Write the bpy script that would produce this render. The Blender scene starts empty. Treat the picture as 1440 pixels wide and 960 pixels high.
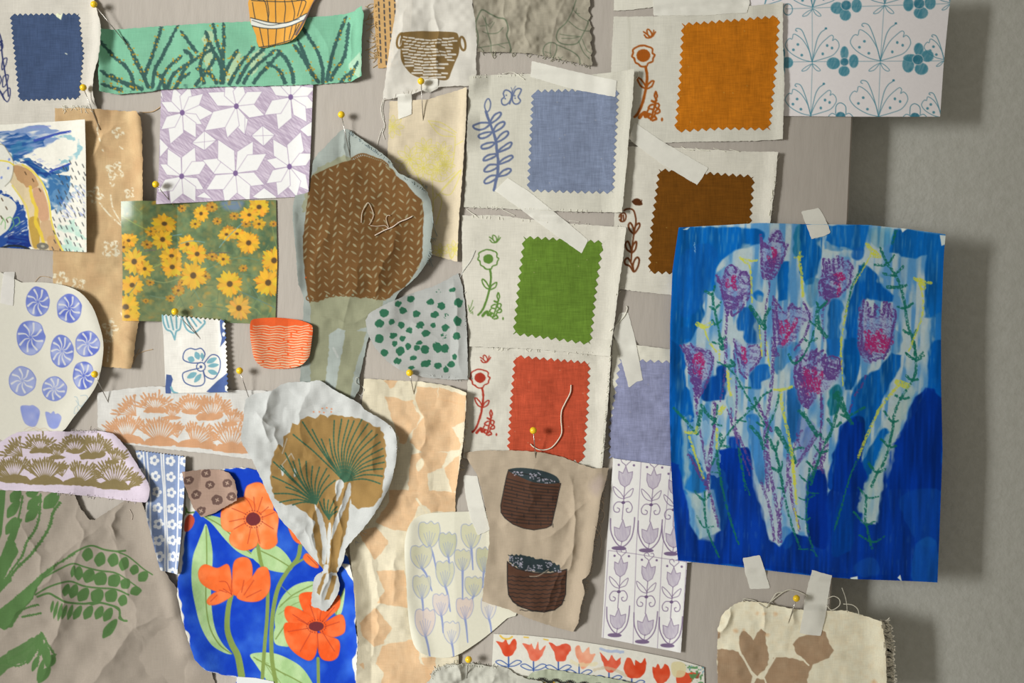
import bpy, math, random
import numpy as np
from mathutils import Vector, Matrix

# ------------------------------------------------------------------ scene, camera, light
SC = bpy.context.scene
S = 0.00045            # metres per picture pixel on the board's face
D = 2400.0             # camera distance in the same unit (1.08 m)

cam_d = bpy.data.cameras.new('camera')
cam_d.sensor_width = 36.0
cam_d.lens = 36.0 * D / 1440.0
cam_d.clip_start = 0.01
cam = bpy.data.objects.new('camera', cam_d)
cam.location = (0, -D * S, 0)
cam.rotation_euler = (math.pi / 2, 0, 0)
SC.collection.objects.link(cam)
SC.camera = cam

SC.view_settings.view_transform = 'Standard'
SC.view_settings.look = 'None'
SC.view_settings.gamma = 1.0
SC.view_settings.exposure = 0.0
try:
    SC.view_settings.use_curve_mapping = False
except Exception:
    pass

W = bpy.data.worlds.new('room_light')
W.use_nodes = True
W.node_tree.nodes['Background'].inputs[0].default_value = (1.0, 0.93, 0.78, 1)
W.node_tree.nodes['Background'].inputs[1].default_value = 0.235
SC.world = W

ld = bpy.data.lights.new('window_daylight', 'AREA')
ld.shape = 'RECTANGLE'
ld.size = 0.40
ld.size_y = 1.1
ld.energy = 1.98
ld.color = (0.98, 0.97, 0.93)
ld.spread = math.radians(23)
lo = bpy.data.objects.new('window_daylight', ld)
lo.location = (-1.18, -0.98, 0.12)
lo.rotation_euler = (Vector((-0.145, 0, 0.03)) - Vector(lo.location)).to_track_quat('-Z', 'Y').to_euler()
SC.collection.objects.link(lo)

# ------------------------------------------------------------------ small helpers
F = {'A1': (0, 0, 5.333), 'A2': (130, 0, 3.4286), 'A3': (500, 0, 4), 'A4': (840, 0, 4.364), 'A5': (1080, 0, 4),
     'A6': (0, 140, 3.4286), 'A7': (150, 260, 3.2), 'A8': (400, 160, 2.4), 'B1': (630, 80, 4.174),
     'B2': (630, 280, 4.364), 'B3': (630, 480, 4.5), 'B4': (840, 180, 3.84), 'B5': (920, 280, 3.4286),
     'B6': (920, 540, 3.2), 'B7': (0, 370, 3.84), 'B8': (0, 580, 2.526), 'C1': (120, 500, 4.8),
     'C2': (240, 630, 2.909), 'C3': (330, 500, 2.4), 'C4': (490, 500, 2.087), 'C5': (640, 620, 3.4286),
     'C6': (830, 460, 2.0426), 'C7': (600, 860, 3.4286), 'C8': (980, 760, 3.13), 'D2': (410, 170, 3.69),
     'D3': (540, 120, 3.692), 'D4': (130, 530, 5.5385), 'D5': (0, 600, 6.545), 'D6': (720, 900, 5.143),
     'D7': (840, 630, 3.2), 'D8': (0, 680, 3.43), 'E1': (930, 300, 4.8), 'E2': (1130, 300, 4.8),
     'E3': (930, 480, 4.8), 'E4': (1130, 480, 4.8), 'E5': (170, 280, 5.455), 'E6': (0, 165, 4.923), 'P': (0, 0, 1)}


def pt(s, fr='P'):
    """'x,y x,y ...' read off a close-up of the photograph -> points in picture pixels"""
    x0, y0, k = F[fr]
    return [(x0 + float(a.split(',')[0]) / k, y0 + float(a.split(',')[1]) / k) for a in s.split()]


def smooth(pts, closed=False, n=6):
    p = list(pts)
    if len(p) < 3:
        return p
    out = []
    m = len(p)
    rng = range(m) if closed else range(m - 1)
    for i in rng:
        if closed:
            a, b, c, d = p[(i - 1) % m], p[i], p[(i + 1) % m], p[(i + 2) % m]
        else:
            a, b, c, d = p[max(i - 1, 0)], p[i], p[i + 1], p[min(i + 2, m - 1)]
        for k in range(n):
            t = k / n
            t2, t3 = t * t, t * t * t
            out.append(tuple(0.5 * (2 * b[j] + (c[j] - a[j]) * t + (2 * a[j] - 5 * b[j] + 4 * c[j] - d[j]) * t2
                                    + (3 * b[j] - a[j] - 3 * c[j] + d[j]) * t3) for j in (0, 1)))
    if not closed:
        out.append(p[-1])
    return out


def resample(pts, step, closed=True):
    p = list(pts) + ([pts[0]] if closed else [])
    out = []
    for a, b in zip(p, p[1:]):
        L = math.hypot(b[0] - a[0], b[1] - a[1])
        n = max(1, int(round(L / step)))
        for k in range(n):
            out.append((a[0] + (b[0] - a[0]) * k / n, a[1] + (b[1] - a[1]) * k / n))
    if not closed:
        out.append(p[-1])
    return out


def ragged(pts, amp=0.8, step=2.5, seed=1, closed=True):
    r = random.Random(seed)
    q = resample(pts, step, closed)
    return [(x + r.uniform(-amp, amp), y + r.uniform(-amp, amp)) for x, y in q]


def pinked(pts, tooth=10.0, depth=4.5, edges=None):
    """zigzag pinking-shear edge along the straight sides of a polygon"""
    out = []
    m = len(pts)
    cx = sum(p[0] for p in pts) / m
    cy = sum(p[1] for p in pts) / m
    for i in range(m):
        a, b = pts[i], pts[(i + 1) % m]
        if edges is not None and i not in edges:
            out.append(a)
            continue
        L = math.hypot(b[0] - a[0], b[1] - a[1])
        n = max(1, int(round(L / tooth)))
        nx, ny = -(b[1] - a[1]) / L, (b[0] - a[0]) / L
        if (cx - a[0]) * nx + (cy - a[1]) * ny < 0:
            nx, ny = -nx, -ny
        for k in range(n):
            t = k / n
            out.append((a[0] + (b[0] - a[0]) * t, a[1] + (b[1] - a[1]) * t))
            t = (k + 0.5) / n
            out.append((a[0] + (b[0] - a[0]) * t + nx * depth, a[1] + (b[1] - a[1]) * t + ny * depth))
    return out


def _hash(ix, iy, seed):
    h = (ix.astype(np.int64) * 374761393 + iy.astype(np.int64) * 668265263 + seed * 2147483647 + 1013904223)
    h = (h ^ (h >> 13)) * 1274126177
    h = h ^ (h >> 16)
    return (h & 0xFFFF) / 65535.0


def vn(X, Y, sx, sy=None, seed=0, ang=0.0):
    """smooth value noise 0..1, cell size sx by sy, optionally turned"""
    sy = sy or sx
    if ang:
        c, s = math.cos(ang), math.sin(ang)
        X, Y = X * c + Y * s, -X * s + Y * c
    x, y = X / sx, Y / sy
    ix, iy = np.floor(x), np.floor(y)
    fx, fy = x - ix, y - iy
    fx = fx * fx * (3 - 2 * fx)
    fy = fy * fy * (3 - 2 * fy)
    a, b = _hash(ix, iy, seed), _hash(ix + 1, iy, seed)
    c_, d = _hash(ix, iy + 1, seed), _hash(ix + 1, iy + 1, seed)
    return (a * (1 - fx) + b * fx) * (1 - fy) + (c_ * (1 - fx) + d * fx) * fy


def fbm(X, Y, s, seed=0, o=3, sy=None, ang=0.0):
    v, t, a = 0, 0, 1.0
    sy = sy or s
    for k in range(o):
        v = v + a * vn(X, Y, s / 2 ** k, sy / 2 ** k, seed + 17 * k, ang)
        t += a
        a *= 0.5
    return v / t


def seg_dist(X, Y, pts, closed):
    """distance to a polyline and the parameter (0..1) of the nearest spot"""
    p = list(pts) + ([pts[0]] if closed else [])
    best = np.full(X.shape, 1e9)
    par = np.zeros(X.shape)
    n = max(1, len(p) - 1)
    for i, (a, b) in enumerate(zip(p, p[1:])):
        dx, dy = b[0] - a[0], b[1] - a[1]
        L2 = dx * dx + dy * dy + 1e-9
        t = np.clip(((X - a[0]) * dx + (Y - a[1]) * dy) / L2, 0, 1)
        d = (X - a[0] - t * dx) ** 2 + (Y - a[1] - t * dy) ** 2
        m = d < best
        best = np.where(m, d, best)
        par = np.where(m, (i + t) / n, par)
    if len(p) == 1:
        best = (X - p[0][0]) ** 2 + (Y - p[0][1]) ** 2
    return np.sqrt(best), par


def inside(X, Y, pts):
    m = np.zeros(X.shape, bool)
    for a, b in zip(pts, list(pts[1:]) + [pts[0]]):
        if a[1] == b[1]:
            continue
        c = ((a[1] > Y) != (b[1] > Y))
        if not c.any():
            continue
        xc = (b[0] - a[0]) * (Y - a[1]) / (b[1] - a[1]) + a[0]
        m ^= c & (X < xc)
    return m


def lin(c):
    c = np.clip(c, 0, 1)
    return np.where(c <= 0.04045, c / 12.92, ((c + 0.055) / 1.055) ** 2.4)


def rgb(c):
    return np.array(c, float) / 255.0


# ------------------------------------------------------------------ height of the pile on the board
HG = 3.0
HX0, HY0 = -60.0, -60.0
HW, HH = int((1560) / HG) + 1, int((1080) / HG) + 1
HM = np.zeros((HH, HW))
hgx, hgy = np.meshgrid(HX0 + np.arange(HW) * HG, HY0 + np.arange(HH) * HG)


def hsample(A, X, Y):
    x = np.clip((X - HX0) / HG, 0, HW - 1.001)
    y = np.clip((Y - HY0) / HG, 0, HH - 1.001)
    ix, iy = x.astype(int), y.astype(int)
    fx, fy = x - ix, y - iy
    return ((A[iy, ix] * (1 - fx) + A[iy, ix + 1] * fx) * (1 - fy)
            + (A[iy + 1, ix] * (1 - fx) + A[iy + 1, ix + 1] * fx) * fy)


def maxf(A, r):
    for ax in (0, 1):
        B = A.copy()
        for k in range(1, r + 1):
            s = np.roll(A, k, ax)
            t = np.roll(A, -k, ax)
            B = np.maximum(B, np.maximum(s, t))
        A = B
    return A


def boxf(A, r):
    for ax in (0, 1):
        B = A.copy()
        for k in range(1, r + 1):
            B += np.roll(A, k, ax) + np.roll(A, -k, ax)
        A = B / (2 * r + 1)
    return A


# ------------------------------------------------------------------ materials
MATS = {}


def sheet_mat(kind):
    if kind in MATS:
        return MATS[kind]
    m = bpy.data.materials.new(kind)
    m.use_nodes = True
    nt = m.node_tree
    N, L = nt.nodes, nt.links
    b = N['Principled BSDF']
    at = N.new('ShaderNodeAttribute')
    at.attribute_name = 'dye'
    tc = N.new('ShaderNodeTexCoord')

    def noise(sx, sz, scale, rough=0.6, detail=3):
        mp = N.new('ShaderNodeMapping')
        mp.inputs['Scale'].default_value = (sx, 1, sz)
        L.new(tc.outputs['Object'], mp.inputs['Vector'])
        n = N.new('ShaderNodeTexNoise')
        n.inputs['Scale'].default_value = scale
        n.inputs['Detail'].default_value = detail
        n.inputs['Roughness'].default_value = rough
        L.new(mp.outputs[0], n.inputs['Vector'])
        return n.outputs[0]

    def math_(op, a, b_):
        n = N.new('ShaderNodeMath')
        n.operation = op
        for i, v in enumerate((a, b_)):
            if isinstance(v, (int, float)):
                n.inputs[i].default_value = v
            else:
                L.new(v, n.inputs[i])
        return n.outputs[0]

    # warp and weft: two noises stretched along x and along z
    spec = {'linen': (1.35, 0.26, 0.16), 'patch': (1.3, 0.60, 0.25), 'cotton': (1.5, 0.22, 0.12),
            'paper': (0.6, 0.05, 0.10), 'card': (0.5, 0.02, 0.02), 'rough_paper': (0.5, 0.10, 0.35),
            'tape': (0.5, 0.05, 0.10), 'sheer': (1.4, 0.15, 0.10)}[kind]
    den, amt, bump = spec
    if kind in ('paper', 'card', 'rough_paper', 'tape'):
        w = noise(1, 1, 900 * den, 0.6, 4)
        v = w
    else:
        a = noise(1, 0.055, 1500 * den)
        c = noise(0.055, 1, 1500 * den)
        v = math_('MULTIPLY', math_('ADD', a, c), 0.5)
    k = math_('ADD', math_('MULTIPLY', math_('SUBTRACT', v, 0.5), amt * 2), 1.0)
    mul = N.new('ShaderNodeVectorMath')
    mul.operation = 'SCALE'
    L.new(at.outputs['Color'], mul.inputs[0])
    L.new(k, mul.inputs['Scale'])
    L.new(mul.outputs[0], b.inputs['Base Color'])
    bp = N.new('ShaderNodeBump')
    bp.inputs['Strength'].default_value = bump
    bp.inputs['Distance'].default_value = 0.0004
    L.new(v, bp.inputs['Height'])
    L.new(bp.outputs[0], b.inputs['Normal'])
    b.inputs['Roughness'].default_value = {'card': 0.34, 'paper': 0.7, 'tape': 0.6}.get(kind, 0.92)
    b.inputs['Specular IOR Level'].default_value = {'card': 0.5, 'paper': 0.25, 'tape': 0.3}.get(kind, 0.12)
    if kind in ('sheer', 'tape'):
        out = N['Material Output']
        tr = N.new('ShaderNodeBsdfTransparent')
        mx = N.new('ShaderNodeMixShader')
        mx.inputs[0].default_value = 0.86 if kind == 'sheer' else 0.9
        L.new(tr.outputs[0], mx.inputs[1])
        L.new(b.outputs[0], mx.inputs[2])
        L.new(mx.outputs[0], out.inputs['Surface'])
    MATS[kind] = m
    return m


def plain_mat(name, col, rough=0.5, metal=0.0, spec=0.5, bump=None):
    if name in MATS:
        return MATS[name]
    m = bpy.data.materials.new(name)
    m.use_nodes = True
    nt = m.node_tree
    N, L = nt.nodes, nt.links
    b = N['Principled BSDF']
    c = lin(rgb(col))
    b.inputs['Roughness'].default_value = rough
    b.inputs['Metallic'].default_value = metal
    b.inputs['Specular IOR Level'].default_value = spec
    tc = N.new('ShaderNodeTexCoord')
    n = N.new('ShaderNodeTexNoise')
    n.inputs['Scale'].default_value = 300
    L.new(tc.outputs['Object'], n.inputs['Vector'])
    mr = N.new('ShaderNodeMapRange')
    mr.inputs['To Min'].default_value = 0.93
    mr.inputs['To Max'].default_value = 1.07
    L.new(n.outputs[0], mr.inputs['Value'])
    vm = N.new('ShaderNodeVectorMath')
    vm.operation = 'SCALE'
    vm.inputs[0].default_value = tuple(c)
    L.new(mr.outputs[0], vm.inputs['Scale'])
    L.new(vm.outputs[0], b.inputs['Base Color'])
    MATS[name] = m
    return m


# how strong each dye or paper tone is, matched by a word of the label
TONES = (
    ('navy blue block, at', (.86, .84, .87)), ('navy blue block with', (1.07, 1.15, .96)),
    ('swatch with dusty blue', (.88, .88, .88)), ('swatch with leaf green', (.94, .93, .94)), ('brick red block, flower', (.93, .92, .93)),
    ('swatch with burnt orange', (.88, .88, .88)), ('swatch with dark brown', (.92, .91, .91)), ('blue painting of purple', (1.15, 1.3, 1.38)),
    ('purple ink tulip', (1.08, 1.12, 1.06)), ('peach spiky shrubs', (.92, .95, 1.0)), ('sheer white cloth', (1.06, 1.05, 1.07)), ('fine yellow line', (1.08, 1.08, 1.08)),
    ('orange block with', (1.04, 1.0, .40)), ('dark brown block with', (1.16, 1.05, .40)), ('leaf green block with', (1.09, 1.0, .77)), ('brick red block with', (1.02, .92, .75)),
    ('teal pencil', (1.12, 1.05, 1.04)), ('pinwheel circles', (.85, .84, .88)), ('large wrinkled taupe', (.76, .77, .77)), ('pencil star', (.95, .97, .96)),
    ('two dark woven', (.86, .88, .84)), ('small blue and grey', (1.07, 1.06, 1.01)), ('crinkled sage', (1.08, 1.02, 1.06)), ('long tan', (1.0, 1.15, 1.22)),
    ('brown round tree', (.84, .82, .78)), ('dark green painted dots', (.79, .78, .77)), ('ochre tree and dashed', (1.04, 1.05, 1.04)),
    ('large brown shapes', (1.36, 1.38, 1.40)), ('irregular peach', (1.08, 1.10, 1.11)), ('long green cloth', (1.02, .96, 1.0)),
)


# ------------------------------------------------------------------ a sheet of paper or cloth with its printed or painted pattern
class Sheet:
    def __init__(self, name, outline, base, kind='paper', step=1.0, label=None, cat=None, group=None,
                 parent=None, thick=0.7, gap=1.0, soft=2, wr=None, feats=(), on=None):
        self.name, self.out, self.kind, self.g = name, list(outline), kind, step
        self.label, self.cat, self.group, self.parent = label, cat, group, parent
        self.thick, self.gap, self.soft, self.wr, self.feats, self.on = thick, gap, soft, wr, feats, on
        xs = [p[0] for p in self.out]
        ys = [p[1] for p in self.out]
        self.x0, self.y0 = min(xs) - step, min(ys) - step
        nx = int((max(xs) - self.x0) / step) + 2
        ny = int((max(ys) - self.y0) / step) + 2
        self.X, self.Y = np.meshgrid(self.x0 + np.arange(nx) * step, self.y0 + np.arange(ny) * step)
        self.C = np.empty(self.X.shape + (3,))
        self.C[:] = rgb(base)
        self.aa = step * 1.05

    # -- painting -------------------------------------------------
    def win(self, pts, m):
        xs = [p[0] for p in pts]
        ys = [p[1] for p in pts]
        j0 = max(0, int((min(xs) - m - self.x0) / self.g))
        j1 = min(self.X.shape[1], int((max(xs) + m - self.x0) / self.g) + 2)
        i0 = max(0, int((min(ys) - m - self.y0) / self.g))
        i1 = min(self.X.shape[0], int((max(ys) + m - self.y0) / self.g) + 2)
        if j1 <= j0 or i1 <= i0:
            return None
        return slice(i0, i1), slice(j0, j1)

    def mix(self, w, cov, col, dabs=None):
        if dabs is not None:
            cov = cov * dabs(self.X[w], self.Y[w])
        c = self.C[w]
        col = col(self.X[w], self.Y[w]) if callable(col) else rgb(col)
        self.C[w] = c + (col - c) * np.clip(cov, 0, 1)[..., None]

    def poly(self, pts, col, a=1.0, sm=False, warp=0.0, ws=4.0, seed=0, tex=None, feather=0.0):
        if sm:
            pts = smooth(pts, True, 5)
        w = self.win(pts, 3 + warp + feather)
        if w is None:
            return
        X, Y = self.X[w], self.Y[w]
        if warp:
            X, Y = (X + warp * 2 * (vn(X, Y, ws, seed=seed + 5) - .5), Y + warp * 2 * (vn(X, Y, ws, seed=seed + 9) - .5))
        d, _ = seg_dist(X, Y, pts, True)
        d = np.where(inside(X, Y, pts), -d, d)
        cov = np.clip(0.5 - d / (self.aa + feather), 0, 1) * a
        self.mix(w, cov, col, tex)

    def line(self, pts, width, col, a=1.0, sm=False, taper=None, warp=0.0, ws=4.0, seed=0, tex=None, closed=False, feather=0.0):
        if sm:
            pts = smooth(pts, closed, 5)
        mw = max(width, *(taper or (0, 0)))
        w = self.win(pts, mw / 2 + 2 + warp + feather)
        if w is None:
            return
        X, Y = self.X[w], self.Y[w]
        if warp:
            X, Y = (X + warp * 2 * (vn(X, Y, ws, seed=seed + 5) - .5), Y + warp * 2 * (vn(X, Y, ws, seed=seed + 9) - .5))
        d, t = seg_dist(X, Y, pts, closed)
        hw = width / 2
        if taper:
            hw = (taper[0] * (1 - t) + taper[1] * t) / 2
        cov = np.clip(0.5 - (d - hw) / (self.aa + feather), 0, 1)
        if width < self.aa:
            cov = cov * max(width / self.aa, 0.35)
        self.mix(w, cov * a, col, tex)

    def ell(self, x, y, rx, ry, col, rot=0.0, a=1.0, ring=None, **k):
        r = math.radians(rot)
        n = max(8, int(4 + max(rx, ry) * 1.2))
        p = [(x + rx * math.cos(t) * math.cos(r) - ry * math.sin(t) * math.sin(r),
              y + rx * math.cos(t) * math.sin(r) + ry * math.sin(t) * math.cos(r))
             for t in [2 * math.pi * i / n for i in range(n)]]
        if ring:
            self.line(p, ring, col, a, closed=True, **k)
        else:
            self.poly(p, col, a, **k)

    def leaf(self, x0, y0, x1, y1, w, col, ring=None, a=1.0, asym=0.5, **k):
        dx, dy = x1 - x0, y1 - y0
        nx, ny = -dy, dx
        L = math.hypot(dx, dy) + 1e-6
        nx, ny = nx / L * w / 2, ny / L * w / 2
        q = []
        for t, s in ((0, 0), (.2, .7), (asym, 1), (.82, .62), (1, 0)):
            q.append((x0 + dx * t + nx * s, y0 + dy * t + ny * s))
        for t, s in ((.82, .62), (asym, 1), (.2, .7)):
            q.append((x0 + dx * t - nx * s, y0 + dy * t - ny * s))
        if ring:
            self.line(q, ring, col, a, closed=True, sm=True, **k)
        else:
            self.poly(q, col, a, sm=True, **k)

    def dashes(self, pts, w, col, dash=4.0, gap=2.5, a=1.0):
        q = resample(pts, 1.0, False)
        n = int(dash + gap)
        for i in range(0, len(q) - int(dash), max(1, n)):
            self.line([q[i], q[min(i + int(dash), len(q) - 1)]], w, col, a)

    def jag(self, pts, w, col, tick=4.0, every=4.0, seed=0, sm=True, a=1.0, taper=None):
        r = random.Random(seed)
        if sm:
            pts = smooth(pts, False, 5)
        self.line(pts, w, col, a, taper=taper)
        q = resample(pts, every, False)
        for i in range(len(q) - 1):
            dx, dy = q[i + 1][0] - q[i][0], q[i + 1][1] - q[i][1]
            L = math.hypot(dx, dy) + 1e-6
            dx, dy = dx / L, dy / L
            for s in (-1, 1):
                if r.random() < 0.75:
                    tk = tick * r.uniform(.6, 1.1)
                    self.line([q[i], (q[i][0] + dx * tk * .8 - dy * s * tk * .6, q[i][1] + dy * tk * .8 + dx * s * tk * .6)],
                              w * 0.55, col, a)

    def tint(self, amt, scale, seed=0, col=None, sy=None, ang=0):
        n = fbm(self.X, self.Y, scale, seed, 3, sy, ang)
        if col is None:
            self.C *= (1 + amt * 2 * (n - .5))[..., None]
        else:
            k = np.clip((n - .5) * 3 * amt + amt * .5, 0, 1)[..., None]
            self.C += (rgb(col) - self.C) * k

    def tone(self):
        for k, v in TONES:
            if self.label and k in self.label:
                return np.array(v)
        return np.ones(3)

    # -- the mesh ------------------------------------------------
    def build(self):
        global HM
        g, X, Y = self.g, self.X, self.Y
        ny, nx = X.shape
        ins = inside(X, Y, self.out)
        # height of the cloth: what lies below it, plus its own folds
        hin = inside(hgx, hgy, self.out)
        r = self.soft
        if self.parent is not None:
            base = self.parent.hfun(X, Y) + self.gap
            self.hfun = lambda x, y, f=self.parent.hfun, gp=self.gap: f(x, y) + gp
        else:
            msk = maxf(hin.astype(float), 1) > 0
            Hc = np.where(msk, HM, 0)
            Bs = boxf(maxf(Hc, r), r) + self.gap

            def own(x, y):
                z = 0
                if self.wr:
                    amp, sc, sd = self.wr
                    n = fbm(x, y, sc, sd, 3)
                    z = z + amp * np.clip((n - .3) * 2, 0, 1.5)
                if self.feats:
                    wx = x + 9 * (vn(x, y, 22, seed=201) - .5) + 4 * (vn(x, y, 9, seed=203) - .5)
                    wy = y + 9 * (vn(x, y, 22, seed=202) - .5) + 4 * (vn(x, y, 9, seed=204) - .5)
                for f in self.feats:
                    if f[0] == 'r':
                        d, t = seg_dist(x, y, f[1], False)
                        z = z + f[3] * np.exp(-(d / f[2]) ** 2)
                    elif f[0] == 'f':       # a folded crease: sharp on top
                        d, t = seg_dist(wx, wy, f[1], False)
                        fade = np.clip(4 * t * (1 - t) + .15, 0, 1)
                        z = z + .62 * f[3] * fade * np.clip(1 - d / (f[2] * 1.25), 0, 1) ** 1.8
                    elif f[0] == 'g':
                        z = z + f[4] * np.exp(-(((x - f[1]) ** 2 + (y - f[2]) ** 2) / f[3] ** 2))
                return z
            self.hfun = lambda x, y: hsample(Bs, x, y) + own(x, y)
            base = self.hfun(X, Y)
            HM = np.where(hin, np.maximum(HM, self.hfun(hgx, hgy)), HM)
        Z = base
        idx = -np.ones(X.shape, int)
        full = ins[:-1, :-1] & ins[1:, :-1] & ins[:-1, 1:] & ins[1:, 1:]
        anyi = ins[:-1, :-1] | ins[1:, :-1] | ins[:-1, 1:] | ins[1:, 1:]
        idx[ins] = np.arange(ins.sum())
        vx, vy, vz = X[ins], Y[ins], Z[ins]
        col = self.C[ins]
        fi, fj = np.nonzero(full)
        quads = np.stack([idx[fi, fj], idx[fi + 1, fj], idx[fi + 1, fj + 1], idx[fi, fj + 1]], 1)
        # cells cut by the outline
        mi, mj = np.nonzero(anyi & ~full)
        sd = np.zeros(X.shape)
        near = np.zeros(X.shape, bool)
        for a, b in ((0, 0), (1, 0), (1, 1), (0, 1)):
            near[mi + a, mj + b] = True
        nX, nY = X[near], Y[near]
        # distance for the vertices near the edge, in strips to stay light
        dd = np.empty(nX.shape)
        P = np.array(self.out)
        Q = np.roll(P, -1, 0)
        dv = Q - P
        L2 = (dv ** 2).sum(1) + 1e-9
        for s0 in range(0, len(nX), 2000):
            x, y = nX[s0:s0 + 2000, None], nY[s0:s0 + 2000, None]
            t = np.clip(((x - P[:, 0]) * dv[:, 0] + (y - P[:, 1]) * dv[:, 1]) / L2, 0, 1)
            dd[s0:s0 + 2000] = np.sqrt(((x - P[:, 0] - t * dv[:, 0]) ** 2 + (y - P[:, 1] - t * dv[:, 1]) ** 2).min(1))
        sd[near] = dd
        nv = len(vx)
        ex, faces, skirt = {}, [], []
        nxv, nyv, nzv, ncv = [], [], [], []
        for i, j in zip(mi.tolist(), mj.tolist()):
            cs = ((i, j), (i + 1, j), (i + 1, j + 1), (i, j + 1))
            f, cr = [], []
            for k in range(4):
                a, b = cs[k], cs[(k + 1) % 4]
                ia, ib = ins[a], ins[b]
                if ia:
                    f.append(int(idx[a]))
                if ia != ib:
                    key = (a, b) if a < b else (b, a)
                    if key not in ex:
                        p, q = (a, b) if ia else (b, a)
                        t = sd[p] / (sd[p] + sd[q] + 1e-9)
                        t = min(max(t, 0.03), 0.97)
                        nxv.append(X[p] + (X[q] - X[p]) * t)
                        nyv.append(Y[p] + (Y[q] - Y[p]) * t)
                        nzv.append(Z[p] + (Z[q] - Z[p]) * t)
                        ncv.append(self.C[p])
                        ex[key] = nv
                        nv += 1
                    f.append(ex[key])
                    cr.append((ex[key], ia))
            if len(f) >= 3:
                faces.append(f)
            if len(cr) == 2:
                # leaving the sheet first, then coming back
                (u, ou), (v, ov) = cr
                skirt.append((u, v) if ou else (v, u))
        vx = np.concatenate([vx, nxv])
        vy = np.concatenate([vy, nyv])
        vz = np.concatenate([vz, nzv])
        col = np.concatenate([col, np.array(ncv).reshape(-1, 3)])
        # rim giving the sheet its thickness
        ring = sorted({u for e in skirt for u in e})
        top = {u: nv + k for k, u in enumerate(ring)}
        bot = {u: nv + len(ring) + k for k, u in enumerate(ring)}
        ra = np.array(ring, int)
        vx = np.concatenate([vx, vx[ra], vx[ra]])
        vy = np.concatenate([vy, vy[ra], vy[ra]])
        vz = np.concatenate([vz, vz[ra], vz[ra] - self.thick])
        col = np.concatenate([col, col[ra], col[ra]])
        for u, v in skirt:
            faces.append([top[u], bot[u], bot[v], top[v]][::-1] if False else [top[v], top[u], bot[u], bot[v]])
        # to metres: traced points lie on rays through the mean height of the sheet
        zm = float(np.median(vz)) if self.parent is None else self.parent.zm
        self.zm = zm
        k = S * (D - zm) / D
        co = np.stack([(vx - 720) * k, -vz * S, (480 - vy) * k], 1)
        cx = float(co[:, 0].mean())
        cz = float(co[:, 2].mean())
        org = np.array([cx, 0.0, cz])
        co -= org
        me = bpy.data.meshes.new(self.name)
        nq = len(quads)
        tot = np.array([4] * nq + [len(f) for f in faces], np.int32)
        loops = np.concatenate([quads.ravel(), np.array([v for f in faces for v in f], int)]).astype(np.int32)
        start = np.concatenate([[0], np.cumsum(tot)[:-1]]).astype(np.int32)
        me.vertices.add(len(co))
        me.vertices.foreach_set('co', co.astype(np.float32).ravel())
        me.loops.add(len(loops))
        me.loops.foreach_set('vertex_index', loops)
        me.polygons.add(len(tot))
        me.polygons.foreach_set('loop_start', start)
        me.polygons.foreach_set('loop_total', tot)
        me.polygons.foreach_set('use_smooth', np.ones(len(tot), bool))
        me.update(calc_edges=True)
        me.validate()
        at = me.color_attributes.new('dye', 'FLOAT_COLOR', 'POINT')
        cc = np.ones((len(co), 4), np.float32)
        cc[:, :3] = np.clip(lin(np.clip(col, 0, 1)) * self.tone(), 0, 0.95)
        at.data.foreach_set('color', cc.ravel())
        me.materials.append(sheet_mat(self.kind))
        o = bpy.data.objects.new(self.name, me)
        SC.collection.objects.link(o)
        self.org, self.ob = org, o
        if self.parent is not None:
            o.parent = self.parent.ob
            o.location = tuple(org - self.parent.org)
        else:
            o.location = tuple(org)
            tag(o, self.label, self.cat, self.group)
        if self.parent is not None and self.label:
            o['label'] = self.label
        self.X = self.Y = self.C = None
        return self


def tag(o, label=None, cat=None, group=None, kind=None):
    if label:
        o['label'] = label
    if cat:
        o['category'] = cat
    if group:
        o['group'] = group
    if kind:
        o['kind'] = kind
    return o


def W3(x, y, h):
    k = S * (D - h) / D
    return Vector(((x - 720) * k, -h * S, (480 - y) * k))


def height(x, y):
    return float(hsample(HM, np.array([float(x)]), np.array([float(y)]))[0])


def mesh_ob(name, vs, fs, mat, parent=None, loc=None, smooth_=True):
    me = bpy.data.meshes.new(name)
    loc = Vector(loc) if loc is not None else Vector((0, 0, 0))
    me.from_pydata([tuple(Vector(v) - loc) for v in vs], [], fs)
    me.update()
    if smooth_:
        me.polygons.foreach_set('use_smooth', [True] * len(fs))
    me.materials.append(mat)
    o = bpy.data.objects.new(name, me)
    SC.collection.objects.link(o)
    if parent is not None:
        o.parent = parent
        o.location = loc - parent.location
    else:
        o.location = loc
    return o


def tube_geo(pts, r, n=6, taper=None):
    vs, fs = [], []
    m = len(pts)
    for i, p in enumerate(pts):
        t = (pts[min(i + 1, m - 1)] - pts[max(i - 1, 0)])
        if t.length < 1e-9:
            t = Vector((1, 0, 0))
        t.normalize()
        up = Vector((0, 1, 0)) if abs(t.y) < 0.9 else Vector((0, 0, 1))
        a = t.cross(up).normalized()
        b = t.cross(a).normalized()
        rr = r if taper is None else r * (taper[0] + (taper[1] - taper[0]) * i / (m - 1))
        for k in range(n):
            th = 2 * math.pi * k / n
            vs.append(p + a * math.cos(th) * rr + b * math.sin(th) * rr)
    for i in range(m - 1):
        for k in range(n):
            q = (k + 1) % n
            fs.append((i * n + k, i * n + q, (i + 1) * n + q, (i + 1) * n + k))
    fs.append(tuple(range(n))[::-1])
    fs.append(tuple((m - 1) * n + k for k in range(n)))
    return vs, fs


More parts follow.
